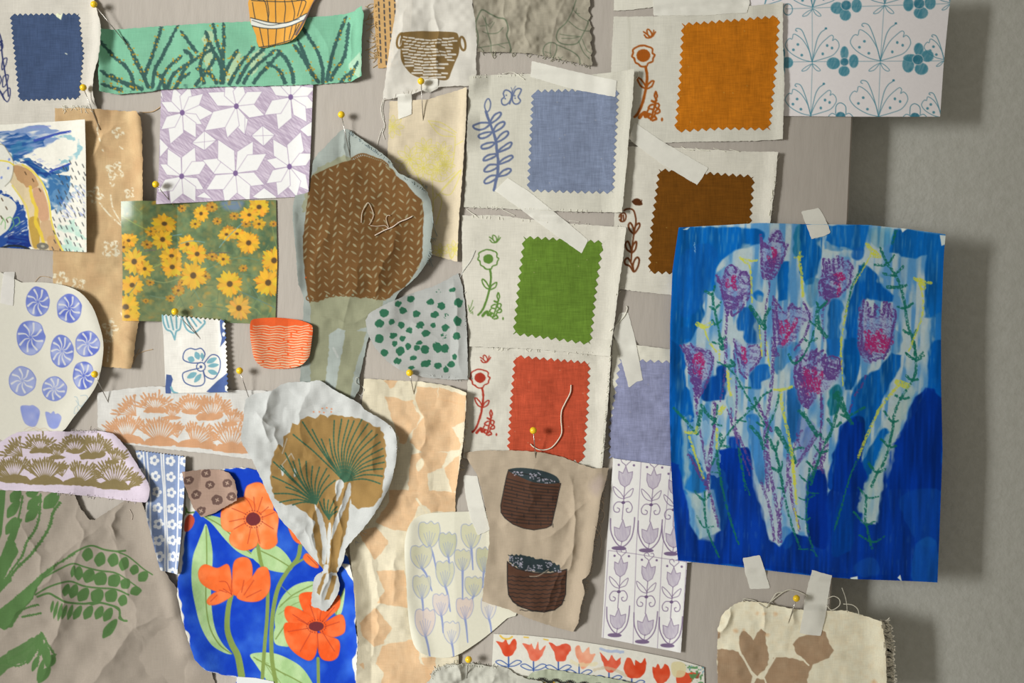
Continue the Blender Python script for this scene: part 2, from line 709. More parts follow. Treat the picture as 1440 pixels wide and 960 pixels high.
def thread_geo(specs, lift=1.0):
    V, Fc = [], []
    for pts, w, *_ in specs:
        q = resample(smooth(pts, False, 6), 2.0, False)
        P3 = [W3(x, y, height(x, y) + lift + w / 2) for x, y in q]
        vs, fs = tube_geo(P3, w / 2 * S)
        o = len(V)
        V += vs
        Fc += [tuple(i + o for i in f) for f in fs]
    return V, Fc


def threads(name, specs, col=(226, 222, 208), parent=None, label=None, cat=None, lift=1.0, group=None):
    """sewing threads: each spec is (points, width)"""
    V, Fc = thread_geo(specs, lift)
    c = sum((Vector(v) for v in V), Vector()) / len(V)
    o = mesh_ob(name, V, Fc, plain_mat('thread_%d_%d_%d' % col, col, 0.9, spec=0.1), parent, c if parent is None else
                (parent.location if False else c))
    if parent is None:
        tag(o, label, cat, group)
    return o


def fray(edge, n, length, out, seed=0, w=0.8, spread=0.5):
    """short loose fibres standing out of an edge (a list of points)"""
    r = random.Random(seed)
    q = resample(edge, 1.0, False)
    sp = []
    for _ in range(n):
        x, y = q[r.randrange(len(q))]
        a = out + r.gauss(0, spread)
        L = length * r.uniform(.4, 1.2)
        b = a + r.uniform(-.8, .8)
        sp.append(([(x - math.cos(a) * 2, y - math.sin(a) * 2), (x + math.cos(a) * L * .5, y + math.sin(a) * L * .5),
                    (x + math.cos(a) * L * .5 + math.cos(b) * L * .5, y + math.sin(a) * L * .5 + math.sin(b) * L * .5)], w, 'f'))
    return sp


def tape(outline, label, gap=0.6, col=(240, 239, 230), soft=1, thick=0.35):
    s = Sheet('paper_tape', ragged(outline, .35, 3, int(outline[0][0])), col, 'tape', 2.0, label, 'tape', 'strips of masking tape', gap=gap, soft=soft,
              thick=thick)
    s.tint(.02, 12, 3)
    return s.build()


def pin(hx, hy, tx, ty, label, lift=11.0):
    th = height(tx, ty)
    base = W3(tx, ty, th)
    hh = max(height(hx, hy), th) + lift
    k0 = W3(hx, hy, hh)
    root = bpy.data.objects.new('dressmaker_pin', None)
    root.location = base
    root.empty_display_size = 0.005
    SC.collection.objects.link(root)
    tag(root, label, 'pin', 'yellow headed pins')
    d = (base - k0).normalized()
    vs, fs = tube_geo([k0, k0.lerp(base, .5), base + d * 0.003], 0.00028, 8)
    mesh_ob('needle', vs, fs, plain_mat('pin_steel', (190, 186, 180), 0.32, 1.0), root, base)
    r = 0.0022
    V, Fc = [], []
    nu, nvv = 20, 12
    for i in range(nvv + 1):
        ph = math.pi * i / nvv
        for j in range(nu):
            t = 2 * math.pi * j / nu
            V.append(k0 + Vector((math.sin(ph) * math.cos(t), math.sin(ph) * math.sin(t), math.cos(ph))) * r)
    for i in range(nvv):
        for j in range(nu):
            Fc.append((i * nu + j, i * nu + (j + 1) % nu, (i + 1) * nu + (j + 1) % nu, (i + 1) * nu + j))
    m = plain_mat('pin_yellow', (244, 204, 36), 0.25)
    mesh_ob('pin_head', V, Fc, m, root, k0)
    return root


def box(name, lo_, hi_, mat, bevel=0.0, parent=None):
    import bmesh
    bm = bmesh.new()
    bmesh.ops.create_cube(bm, size=1)
    c = (Vector(lo_) + Vector(hi_)) / 2
    d = Vector(hi_) - Vector(lo_)
    for v in bm.verts:
        v.co = Vector((v.co.x * d.x, v.co.y * d.y, v.co.z * d.z))
    if bevel:
        bmesh.ops.bevel(bm, geom=list(bm.edges), offset=bevel, segments=3, affect='EDGES')
    me = bpy.data.meshes.new(name)
    bm.to_mesh(me)
    bm.free()
    me.materials.append(mat)
    o = bpy.data.objects.new(name, me)
    o.location = c
    SC.collection.objects.link(o)
    return o


def rough_mat(name, col, scale, bump, dist, stretch=(1, 1, 1), col2=None, rot=0.0, rough=.8):
    m = bpy.data.materials.new(name)
    m.use_nodes = True
    N, L = m.node_tree.nodes, m.node_tree.links
    b = N['Principled BSDF']
    tc = N.new('ShaderNodeTexCoord')
    mp = N.new('ShaderNodeMapping')
    mp.inputs['Scale'].default_value = stretch
    mp.inputs['Rotation'].default_value = (0, rot, 0)
    L.new(tc.outputs['Object'], mp.inputs['Vector'])
    n = N.new('ShaderNodeTexNoise')
    n.inputs['Scale'].default_value = scale
    n.inputs['Detail'].default_value = 5
    n.inputs['Roughness'].default_value = .6
    L.new(mp.outputs[0], n.inputs['Vector'])
    cr = N.new('ShaderNodeValToRGB')
    a, c = lin(rgb(col)), lin(rgb(col2 or col))
    cr.color_ramp.elements[0].position = .3
    cr.color_ramp.elements[0].color = (*a, 1)
    cr.color_ramp.elements[1].position = .7
    cr.color_ramp.elements[1].color = (*c, 1)
    L.new(n.outputs[0], cr.inputs[0])
    L.new(cr.outputs[0], b.inputs['Base Color'])
    bp = N.new('ShaderNodeBump')
    bp.inputs['Strength'].default_value = bump
    bp.inputs['Distance'].default_value = dist
    L.new(n.outputs[0], bp.inputs['Height'])
    L.new(bp.outputs[0], b.inputs['Normal'])
    b.inputs['Roughness'].default_value = rough
    b.inputs['Specular IOR Level'].default_value = .2
    return m


# ------------------------------------------------------------------ the wall and the board
WALL_D = 58.0   # board face to wall
wall = box('wall_back', (-1.6, WALL_D * S, -1.1), (1.6, WALL_D * S + 0.12, 1.1),
           rough_mat('wall_paint', (190, 190, 182), 210, .55, .0014, col2=(200, 200, 193)))
tag(wall, 'plain painted grey wall behind the board', None, None, 'structure')
board = box('pin_board', (-0.75, 0, -0.62), (0.217, 0.020, 0.62),
            rough_mat('board_paint', (180, 173, 165), 70, .28, .0010, (3.2, 1, .6), (186, 179, 171), 0.3), 0.0012)
board.rotation_euler = (0, 0, 0)
# turn the board slightly so its right edge leans as in the photograph
ang = math.atan2(31, 690)
board.rotation_euler = (0, ang, 0)
off = Matrix.Rotation(ang, 3, 'Y') @ Vector(((0.217 + 0.75) / 2, 0, 0))
edge = W3(1185.5, 480, 0)
board.location = (edge.x - off.x, 0.010, edge.z - off.z)
tag(board, 'warm grey painted board covered in pinned fabric scraps and drawings', 'board')

WHITE = (232, 231, 226)
CREAM = (224, 222, 209)
rnd = random.Random(7)


def grass_base(sh, edge, n, seed, col, ln=5, out=math.pi / 2, w=.8):
    pass


# ---- tan plant-dyed cloth -----------------------------------------------------------
def navy_cloth():
    s = Sheet('linen_swatch', ragged(smooth(pt('-12,-12 120,-12 132,-2 139,20 144,45 142,75 134,105 132,130 136,150 137,176 60,182 -12,182'), True, 3), .5, 3, 2),
              CREAM, 'linen', 1.0, 'cream linen swatch with a navy blue block, at the top left of the board', 'fabric swatch',
              'linen colour swatches', gap=2.0, wr=(3.0, 60, 3),
              feats=[('r', [(140, -10), (143, 60), (133, 140)], 10, 7)])
    s.tint(.03, 30, 1)
    ink = (52, 62, 110)
    s.line(pt('-4,40 2,55 3,75 6,95 10,118 12,135'), 2.2, ink, sm=True)
    for q in ('3,60 -3,72 4,68', '4,85 10,82 8,92 3,98', '5,108 12,106 9,118 4,122', '8,128 14,124 14,136 10,143 4,135', '-2,105 2,112 -2,120', '-2,125 3,132 6,140'):
        s.line(pt(q), 1.6, ink, sm=True, closed=True)
    s.line(pt('-2,60 3,58'), 3, ink)
    s.build()
    n = Sheet('colour_block', pinked(pt('13,19 112,18 119,75 113,140 26,143 19,75'), 7.4, 3.4), (66, 80, 122), 'patch', 0.9, gap=.55, parent=s, thick=.5,
              label='navy blue block with pinked edge')
    n.poly(pt('74,14 90,14 86,28 80,24'), CREAM)
    n.tint(.05, 9, 4)
    n.line(pt('92,75 94,76'), 1.4, (200, 200, 205))
    n.line(pt('95,137 98,143 104,141'), 1.2, (200, 200, 190))
    n.build()
    return s


navy = navy_cloth()


def tan_cloth():
    out = pt('78,152 95,153 112,152 140,154 170,156 194,157 200,166 202,190 203,260 205,330 203,400 196,452 193,470 189,505 186,518 165,517 120,513 100,470 74,398 74,356 77,250')
    s = Sheet('tan_cloth', ragged(out, .6, 3, 5), (200, 160, 118), 'linen', 1.0,
              'long tan plant-dyed cloth strip with faded white flowers, hanging left of the yellow flower photo', 'fabric scrap',
              gap=1.5, wr=(5, 45, 11), feats=[('r', pt('196,157 204,260 200,300'), 12, 12), ('f', pt('128,240 131,216 150,190 196,160'), 16, 6),
                                             ('r', pt('188,440 180,520'), 14, 9), ('f', pt('95,420 160,470 190,480'), 12, 4)])
    s.tint(.05, 40, 3)
    s.tint(.35, 26, 8, (182, 138, 100))
    s.tint(.3, 18, 12, (216, 180, 136))
    wc = (226, 205, 176)
    rough = lambda X, Y: np.clip((vn(X, Y, 2.2, seed=3) - .22) * 3, 0, 1)

    def flo(cx, cy, r, rot=0.0):
        for k in range(4):
            t = rot + k * math.pi / 2
            x, y = cx + math.cos(t) * r * .62, cy + math.sin(t) * r * .62
            s.ell(x, y, r * .5, r * .42, wc, math.degrees(t), tex=rough, warp=1)
        for k in range(4):
            t = rot + k * math.pi / 2 + .2
            s.ell(cx + math.cos(t) * r * .38, cy + math.sin(t) * r * .38, r * .26, r * .16, (196, 156, 114), math.degrees(t))
    for x, y, r, ro in ((161, 240, 13, .5), (133, 274, 12, .2), (156, 350, 13, .7), (85, 391, 11, .3), (110, 400, 10, .9), (166, 186, 8, .2),
                        (183, 272, 8, .6), (155, 460, 11, .2), (152, 475, 7, .8)):
        flo(x, y, r, ro)
    for q in ('140,285 150,298 160,308 171,317', '156,273 158,290 165,304 173,316', '139,175 137,186 141,198', '143,209 145,212', '155,257 158,262 161,259',
              '168,206 172,209', '153,486 152,498 151,508', '170,440 174,446'):
        s.line(pt(q), 2.2, wc, sm=True, tex=rough)
    return s.build()


tanc = tan_cloth()


# ---- watercolour landscape --------------------------------------------------------
def landscape():
    s = Sheet('watercolour_card', pt('-12,176 60,172 122,169 124,355 60,351 -12,347'), (234, 232, 222), 'rough_paper', .9,
              'white card with a blue watercolour landscape and a curving tan path, at the left edge', 'painting', gap=2.5, soft=7, thick=1.6,
              feats=[('r', pt('128,165 128,360'), 24, 7)])
    fr = 'E6'
    br = lambda sc, th, an, sy=5, sd=1: (lambda X, Y: np.clip((vn(X, Y, sc, sy, sd, an) * .6 + vn(X, Y, sc * .4, sy * .4, sd + 3, an) * .4 - th) * 4, 0, 1))
    s.poly(pt('-20,100 180,60 300,55 420,95 350,130 420,160 300,200 200,240 130,270 90,290 50,200 -20,190', fr), (92, 124, 186), .75, warp=3, ws=9, tex=br(22, .18, -.15))
    s.poly(pt('-20,110 150,100 250,150 330,140 300,190 230,230 150,290 80,280 60,210 -20,180', fr), (34, 82, 150), .9, warp=4, ws=9, tex=br(20, .25, -.2, 4, 6))
    s.poly(pt('60,200 180,150 280,130 200,260 120,290 80,280', fr), (60, 130, 172), .6, warp=4, ws=8, tex=br(10, .4, .2, 9, 2))
    s.line(pt('240,160 330,135 420,110 492,101', fr), 3.4, (62, 84, 172), tex=br(30, .1, -.2, 2))
    s.line(pt('200,70 290,66 350,62', fr), 2.4, (130, 140, 200), .6)
    s.line(pt('380,140 470,130 540,160 560,200 540,260 480,300 430,310', fr), 6, (120, 178, 196), .7, sm=True, warp=3, tex=br(8, .3, 0, 6))
    s.line(pt('230,260 300,310 380,330 430,320', fr), 5, (150, 160, 206), .55, sm=True, tex=br(12, .45, -.3, 2))
    s.poly(pt('90,290 200,285 260,330 330,380 420,350 490,325 470,360 400,400 500,420 480,500 440,600 360,640 330,520 260,400 180,330 100,320', fr), (44, 100, 158), .9, warp=3, ws=8, tex=br(14, .12, .5, 8, 4))
    s.poly(pt('130,290 240,300 330,360 420,350 330,420 260,390', fr), (28, 60, 130), .8, warp=3, tex=br(16, .3, .3, 4, 9))
    s.line(pt('350,375 420,350 485,325', fr), 3, (60, 84, 172))
    s.poly(pt('340,520 440,440 560,470 520,560 460,640 420,720 380,650', fr), (108, 150, 190), .7, warp=4, ws=7, tex=br(9, .35, .4, 9, 5))
    s.poly(pt('420,560 600,440 600,700 420,700', fr), (110, 130, 205), .55, tex=br(9, .55, .8, 2, 11))
    s.poly(pt('400,740 520,700 600,860 590,930 440,930', fr), (150, 205, 190), .55, warp=4, tex=br(16, .35, .4, 10, 13))
    # path
    s.poly(pt('-20,500 20,510 90,560 130,590 180,660 190,760 210,860 200,915 -20,905', fr), (34, 72, 150), .95, warp=3, tex=br(16, .15, -.5, 3, 14))
    s.poly(pt('-20,550 30,545 80,570 110,620 80,700 60,760 20,800 -20,800', fr), (222, 222, 212), 1, sm=True)
    for q in ('0,680 30,720 30,770', '40,700 70,690 90,740 60,780', '0,740 20,700', '90,700 120,690 130,730 100,750'):
        s.line(pt(q, fr), 1.4, (120, 178, 110), .8, sm=True)
    s.poly(pt('50,810 130,780 200,800 215,900 40,880', fr), (26, 44, 120), .8, warp=3, tex=br(20, .3, .1, 2, 15))
    s.line(pt('0,905 60,888 140,892 200,912', fr), 3, (40, 48, 60), sm=True)
    s.poly(pt('80,335 130,320 210,345 270,420 310,520 350,640 375,760 430,925 330,930 240,915 200,850 190,700 150,590 110,500 60,440 60,380', fr), (214, 196, 160), 1, sm=True)
    s.poly(pt('85,335 150,340 210,370 260,440 255,480 200,490 130,440 90,380', fr), (186, 148, 108), 1, sm=True, warp=1)
    s.poly(pt('230,490 290,500 330,600 340,700 300,725 260,680 230,560', fr), (200, 158, 126), 1, sm=True)
    s.poly(pt('195,700 270,700 270,880 230,900 205,800', fr), (182, 148, 66), .9, sm=True)
    s.poly(pt('280,730 360,720 380,830 300,850', fr), (196, 164, 128), .9, sm=True)
    s.poly(pt('330,830 400,830 430,925 350,925', fr), (196, 158, 112), .9, sm=True)
    s.line(pt('205,480 220,560 250,640 245,720 280,800 300,870', fr), 5, (224, 196, 66), .85, sm=True, warp=1)
    s.line(pt('80,470 130,540 180,620 195,700', fr), 2.5, (224, 206, 100), .8, sm=True)
    s.line(pt('150,325 230,380 290,450 340,580 360,720 400,850 440,925', fr), 2.4, (226, 208, 90), .95, sm=True)
    s.line(pt('0,298 50,305 90,330', fr), 2.2, (226, 204, 60), sm=True)
    s.poly(pt('-20,190 20,190 50,230 85,300 75,420 30,475 -20,480', fr), (224, 224, 216), 1, sm=True)
    s.line(pt('-20,185 20,190 50,230 90,310 75,420 30,475', fr), 1.2, (130, 128, 110), .7, sm=True)
    s.line(pt('-20,296 50,305 90,328', fr), 1.8, (226, 204, 60), sm=True)
    for x, y in ((52, 350), (5, 415), (60, 290)):
        s.ell(x / 4.923, 165 + y / 4.923, 1.6, 2.2, (130, 150, 210), 20)
    s.ell(60, 346, 9, 5, (120, 116, 106), 5)
    s.ell(60, 346, 3, 2, (170, 166, 150), 5)
    r = random.Random(4)
    for i in range(7):
        for j in range(13):
            x = 66 + i * 8.5 + r.uniform(-2, 2) + (j % 2) * 4
            y = 222 + j * 10.3 + i * 1.5 + r.uniform(-2, 2)
            lim = 96 - max(0, (y - 245)) * .12
            if x < lim - 14 or x > 121 or (y < 232 and x < 95):
                continue
            s.line([(x, y), (x + 2.2, y + 4.5)], 1.5, (70, 72, 78), .8)
    for x, y in ((35, 243), (46, 253), (56, 267), (2, 280), (8, 292), (1, 305), (9, 310)):
        s.line([(x - 1, y - 1.6), (x + 1, y + 2)], 1.8, (84, 66, 48), .8)
    return s.build()


landscape()


# ---- photo of yellow flowers --------------------------------------------------------
def flower_photo():
    s = Sheet('flower_photograph', pt('173,284 388,281 390,368 387,456 300,453 174,451'), (86, 112, 76), 'card', .8,
              'glossy photograph of yellow black-eyed daisies in green foliage', 'photograph', gap=2.0, soft=7, thick=.7)
    s.tint(.8, 22, 3, (62, 92, 66))
    s.tint(.7, 9, 5, (112, 136, 92))
    s.tint(.35, 7, 9, (150, 136, 70))
    s.poly(pt('312,283 342,283 335,296 316,294'), (104, 128, 172), .8, feather=5, sm=True)
    fr = 'E5'
    r = random.Random(12)
    for _ in range(60):
        x, y = r.uniform(175, 385), r.uniform(284, 450)
        a = r.uniform(-.9, .9) + r.choice((0, 1.5))
        L = r.uniform(15, 45)
        s.line([(x, y), (x + math.cos(a) * L * .5, y + math.sin(a) * L * .5 + r.uniform(-3, 3)), (x + math.cos(a) * L, y + math.sin(a) * L)],
               r.uniform(.7, 1.6), r.choice(((120, 146, 92), (96, 132, 112), (134, 150, 84), (58, 84, 62))), .6, sm=True)
    for _ in range(110):
        x, y = r.uniform(180, 385), r.uniform(284, 448)
        s.ell(x, y, r.uniform(1.2, 5), r.uniform(1, 2.6), r.choice(((196, 140, 40), (206, 156, 50), (176, 130, 52), (190, 150, 70))), r.uniform(0, 180), .5, feather=2)

    def daisy(x, y, R, n=13, cr=.24, col=(240, 186, 42), sq=1.0, seed=0, dim=1.0, back=False):
        rr = random.Random(seed)
        px, py = 170 + x / 5.455, 280 + y / 5.455
        R = R / 5.455
        o = rr.uniform(0, 6)
        for lay in (1, 0):
            for k in range(n):
                t = o + 2 * math.pi * (k + lay * .5) / n + rr.uniform(-.12, .12)
                L = R * rr.uniform(.82, 1.08) * (.93 if lay else 1)
                c = [v * dim * rr.uniform(.9, 1.04) * ((.84, .74, .7)[q_] if lay else 1) for q_, v in enumerate(col)]
                s.leaf(px + math.cos(t) * R * .12, py + math.sin(t) * R * .12 * sq, px + math.cos(t) * L, py + math.sin(t) * L * sq,
                       R * (.30 if n > 12 else .36), c, a=.95, asym=.6)
        s.ell(px, py, R * cr * 1.5, R * cr * 1.4 * sq, [v * dim for v in (222, 150, 40)], a=.45, feather=2)
        s.ell(px, py, R * cr, R * cr * sq, (84 * dim, 62 * dim, 34), feather=.8)
    blur = ((470, 70, 40), (700, 60, 55), (870, 130, 45), (740, 170, 40), (700, 440, 50), (940, 530, 40), (440, 700, 60), (470, 640, 40), (650, 590, 45), (380, 760, 40),
            (230, 640, 40), (1170, 190, 35), (960, 190, 45), (820, 240, 55), (210, 350, 50), (610, 810, 25), (540, 830, 20), (200, 780, 28))
    for i, (x, y, R) in enumerate(blur):
        daisy(x, y, R, 8, .2, (214, 160, 50), .8, i, .92)
    fl = ((1060, 60, 92, 12, .9), (985, 120, 80, 13, .8), (1060, 190, 60, 9, .8), (890, 265, 70, 11, .7), (810, 270, 70, 10, .8), (615, 110, 68, 12, 1.05), (570, 190, 50, 10, .8),
          (340, 190, 95, 12, .8), (325, 310, 88, 14, 1), (70, 320, 78, 11, .8), (30, 370, 60, 9, .8), (110, 480, 100, 13, 1.05), (190, 535, 70, 10, 1), (95, 660, 95, 12, .9),
          (50, 830, 118, 15, 1), (60, 900, 110, 9, .6), (390, 435, 90, 12, .75), (395, 520, 92, 12, .95), (510, 345, 78, 12, .95), (585, 420, 88, 13, .95), (785, 460, 60, 11, .9),
          (555, 585, 110, 16, 1.05), (980, 335, 96, 15, 1), (835, 650, 108, 15, 1), (1130, 640, 112, 15, 1), (1175, 470, 105, 14, 1), (905, 835, 100, 15, 1.05), (240, 250, 50, 8, .8))
    for i, (x, y, R, n, sq) in enumerate(fl):
        daisy(x, y, R, n, .22 if R > 85 else .2, (238, 184, 44) if i != 26 else (222, 174, 66), sq, i + 40, 1.0 if R > 60 else .93)
    for q, c in (('20,130 120,190 240,250', (140, 160, 80)), ('755,370 820,290 930,185', (110, 160, 170)), ('460,340 540,320 640,330', (110, 160, 160)),
                 ('190,400 270,390', (110, 90, 100)), ('200,610 330,640 440,610', (140, 156, 100)), ('650,410 830,410', (90, 84, 80)), ('240,530 320,490', (150, 170, 90)),
                 ('660,540 720,510 760,480', (100, 140, 120)), ('830,460 960,450 1060,470', (80, 130, 110)), ('60,740 110,680 130,640', (90, 120, 110)),
                 ('400,280 465,268', (110, 160, 170)), ('900,700 1180,830', (84, 120, 120))):
        s.line(pt(q, fr), 1.2, c, .8, sm=True)
    # printed haze over the lower part
    X, Y = s.X, s.Y
    k = (.06 + .2 * np.clip((Y - 330) / 120, 0, 1) * np.exp(-((X - 255) / 90) ** 2))[..., None]
    s.C += (rgb((206, 196, 160)) - s.C) * k
    return s.build()


flower_photo()


# ---- purple eight-point stars -------------------------------------------------------
def star_paper():
    s = Sheet('star_drawing', pt('227,112 441,108 438,190 434,276 330,281 222,288'), (240, 238, 240), 'paper', .8,
              'white paper with hand drawn purple pencil star pattern', 'drawing', gap=1.8, soft=7, thick=.7,
              feats=[('r', pt('441,110 436,280'), 18, 3)])
    X, Y = s.X, s.Y
    base = rgb((182, 164, 188))
    h = vn(X, Y, 14, 1.3, 3, .9) * .5 + vn(X, Y, 18, 1.2, 8, .5) * .5
    s.C[:] = base + (rgb((214, 200, 218)) - base) * np.clip((h - .3) * 2.2, 0, 1)[..., None]
    pc = (152, 128, 166)
    fr = 'A2'
    wh = (240, 238, 240)

    def rays(cx, cy, tips, wid=.40):
        c = pt('%f,%f' % (cx, cy), fr)[0]
        for tx, ty in tips:
            t = pt('%f,%f' % (tx, ty), fr)[0]
            dx, dy = t[0] - c[0], t[1] - c[1]
            L = math.hypot(dx, dy)
            nx, ny = -dy / L * L * wid, dx / L * L * wid
            mx, my = c[0] + dx * .54, c[1] + dy * .54
            s.poly([c, (mx + nx * .62, my + ny * .62), t, (mx - nx * .62, my - ny * .62)], wh)
            s.line([c, (mx + nx * .62, my + ny * .62), t, (mx - nx * .62, my - ny * .62)], .9, pc, .6, closed=True)
        s.ell(c[0], c[1], 3.6, 4.2, (126, 100, 150), tex=None)
    rays(433, 543, ((330, 490), (390, 420), (470, 415), (535, 450), (585, 545), (530, 600), (500, 665), (375, 695), (330, 625)))
    rays(694, 512, ((555, 445), (640, 395), (720, 390), (820, 440), (830, 555), (735, 650), (650, 665), (540, 630)))
    rays(956, 468, ((850, 405), (920, 360), (1000, 370), (1075, 425), (1085, 520), (1035, 590), (895, 625), (828, 555)))
    rays(431, 850, ((325, 790), (362, 715), (495, 708), (555, 775), (540, 915), (500, 975), (385, 985), (320, 930)))
    rays(690, 835, ((530, 770), (605, 672), (775, 680), (840, 740), (830, 890), (760, 975), (640, 985), (548, 915)))
    rays(950, 803, ((838, 770), (870, 670), (1005, 635), (1070, 740), (1045, 920), (985, 950), (893, 945), (838, 885)))
    for q in ('478,690 540,630 598,675 540,725', '765,655 820,605 880,650 825,705', '1000,625 1060,585 1080,650 1040,660', '324,665 368,710 324,760', '500,950 540,925 580,960', '770,950 828,905 890,950 860,975', '324,450 334,440 345,490'):
        s.poly(pt(q, fr), wh)
        s.line(pt(q, fr), .9, pc, .7, closed=True)
    for q in ('478,690 598,677', '540,630 540,725', '765,655 880,652', '820,605 825,705', '530,915 620,780', '735,565 735,650', '740,570 830,560'):
        s.line(pt(q, fr), .8, pc, .6)
    return s.build()


star_paper()


# ---- green meadow cloth and bucket ---------------------------------------------------
def green_cloth():
    s = Sheet('green_cloth', ragged(pt('146,43 185,40 240,36 300,32 352,30 430,25 480,20 497,17 509,9 512,22 509,60 509,108 495,115 440,119 380,121 310,122 230,126 200,130 165,133 142,129 140,100 144,70'), .5, 3, 9),
              (126, 192, 158), 'linen', .9, 'long green cloth strip printed with dark grass stems and ochre buds', 'fabric scrap', gap=2.0, thick=1.0,
              wr=(4, 60, 21), feats=[('r', pt('142,45 140,130'), 12, 8), ('r', pt('512,15 509,112'), 14, 9), ('f', pt('497,17 492,60 500,112'), 8, 3), ('f', pt('430,25 460,60 470,118'), 20, 3)])
    s.tint(.03, 30, 2)
    s.tint(.25, 40, 6, (138, 202, 170))
    fr = 'A2'
    dk = (62, 98, 92)
    for q in ('545,150 580,150 590,200 575,330 550,350 535,290 560,230 525,200', '640,350 690,260 720,250 700,330 660,390 630,390', '760,280 800,240 830,260 800,330 770,370'):
        s.poly(pt(q, fr), (176, 208, 166), .9, warp=3, ws=5)
    s.poly(pt('1235,310 1290,255 1300,300 1290,385 1235,330', fr), (176, 214, 184), .9)
    st = ('45,200 100,270 160,320 190,370 200,430', '45,345 110,385 160,400 240,430', '150,180 190,250 230,330 270,420', '335,120 310,200 280,290 250,370', '415,115 380,180 330,280 300,340 290,420',
          '425,150 470,210 500,250', '190,240 210,300 235,340', '430,270 360,330 330,400 320,430', '590,230 520,270 440,320 390,360 360,430', '545,150 575,230 620,320 620,400', '580,110 600,200 630,300 630,400',
          '630,110 635,200 630,280', '700,240 660,310 640,360', '780,225 720,300 690,350 660,405', '830,230 750,310 700,400', '880,240 820,290 760,350 730,400', '905,250 870,290 800,370 780,400',
          '890,240 930,280 960,340 970,400', '970,215 1010,270 1050,340 1090,395', '1010,130 1050,190 1090,260 1110,330 1110,395', '1225,80 1190,160 1160,250 1130,390', '1235,110 1230,170 1215,270 1170,340 1150,385',
          '1255,340 1220,370 1200,395', '990,190 1020,260 1060,360', '440,240 480,280 440,340 410,410', '560,200 520,310 540,400', '500,330 560,350 600,400', '470,350 420,390 400,430', '600,260 560,330 500,410',
          '50,410 90,420 140,435', '90,360 150,400 200,425', '300,350 340,380 350,425', '840,300 900,340 930,400', '1280,300 1250,360 1240,385')
    for i, q in enumerate(st):
        s.jag(pt(q, fr), 3.0, dk, 4.2, 2.2, i, taper=(2.6, 5.0))
    r = random.Random(3)
    for i in range(230):
        q = r.choice(st)
        p = resample(smooth(pt(q, fr), False, 5), 3, False)
        x, y = r.choice(p)
        s.ell(x + r.uniform(-6, 6), y + r.uniform(-5, 5), r.uniform(1, 1.7), r.uniform(.9, 1.5), (186, 156, 52), r.uniform(0, 90), .95)
    s.poly(pt('60,440 350,440 620,420 340,405 200,420', fr), dk, .55, warp=4, ws=4, tex=lambda X, Y: np.clip((vn(X, Y, 4, 9, 5, .3) - .4) * 4, 0, 1))
    return s.build()


green_cloth()


def bucket():
    s = Sheet('paper_bucket_cutout', smooth(pt('352,-14 398,-12 448,-14 440,6 433,24 425,42 416,54 405,60 385,64 364,67 360,50 354,36 351,24'), True, 2), (222, 158, 62), 'paper', .7,
              'cut out paper drawing of an orange wooden bucket with white hoop, on the green cloth', 'paper cutout', gap=2.2, soft=4, thick=.8,
              feats=[('r', pt('448,-10 418,55'), 16, 5)])
    fr = 'A2'
    s.tint(.3, 16, 5, (232, 178, 84))
    ink = (50, 56, 58)
    for q in ('795,0 830,5 850,105', '880,-10 885,110', '925,0 930,40 925,108', '960,0 975,60 970,100', '985,0 1030,10 1000,90', '845,130 850,222', '888,140 882,215', '930,135 925,205', '965,125 950,190', '1010,0 990,80',
              '805,130 825,225', '770,10 785,90 800,95', '840,0 850,60 845,100', '985,120 975,170'):
        s.line(pt(q, fr), 1.2, ink, sm=True)
    s.line(pt('765,0 860,5 960,5 1060,-10', fr), 1.2, ink, sm=True)
    s.poly(pt('762,85 800,95 870,110 950,108 1035,70 1030,85 1020,105 960,125 890,138 820,135 765,122', fr), (218, 220, 214))
    s.line(pt('762,85 800,95 870,110 950,108 1035,68', fr), 1.3, ink, sm=True)
    s.line(pt('762,122 820,135 890,138 960,125 1028,98', fr), 1.3, ink, sm=True)
    s.line(pt('770,98 850,122 920,112 1000,95', fr), .9, ink, sm=True)
    s.line(pt('770,128 785,190 800,228 850,222 925,205 960,195 1000,120', fr), 1.4, ink)
    s.line(pt('1075,0 1040,75 1020,110 985,170', fr), 3, (96, 84, 96), .9)
    return s.build()


bucket()


# ---- dashed tan scrap, basket on white cloth, sage stitched cloth ----------------------
def dashes_cloth():
    s = Sheet('dashed_scrap', ragged(pt('526,-12 582,-12 578,40 562,93 532,96 529,60 525,20'), .5, 3, 4), (204, 166, 112), 'linen', .9,
              'ochre scrap with rows of short dark dashes, behind the white basket cloth', 'fabric scrap', gap=1.8, wr=(2, 30, 2), thick=1)
    for i in range(5):
        x0 = 532 + i * 7.6
        for j in range(12):
            y = -6 + j * 8.9 + (i % 2) * 3
            if y < 90:
                s.line([(x0 + j * .35, y), (x0 + j * .35 + .3, y + 4.6)], 2, (52, 60, 72), .95)
    s.build()
    threads('loose_threads', fray(pt('526,5 529,60 532,94'), 26, 16, math.pi * .9, 3, .7, .6), (178, 148, 98), parent=None,
            label='frizzy ochre threads along the dashed scrap edge', cat='threads') if False else None
    return s


dashes = dashes_cloth()


def child_threads(sh, name, specs, col, label=None, lift=.6):
    col = tuple(min(250, int(v * 1.06)) for v in col)
    loose = [sp for sp in specs if len(sp) == 2]
    specs = [sp for sp in specs if len(sp) == 3]
    for sp in loose:
        one_thread(sh, 'loose_thread', [sp], col, None, lift)
    if specs:
        o = one_thread(sh, name, specs, col, label, lift)
        o['kind'] = 'stuff'


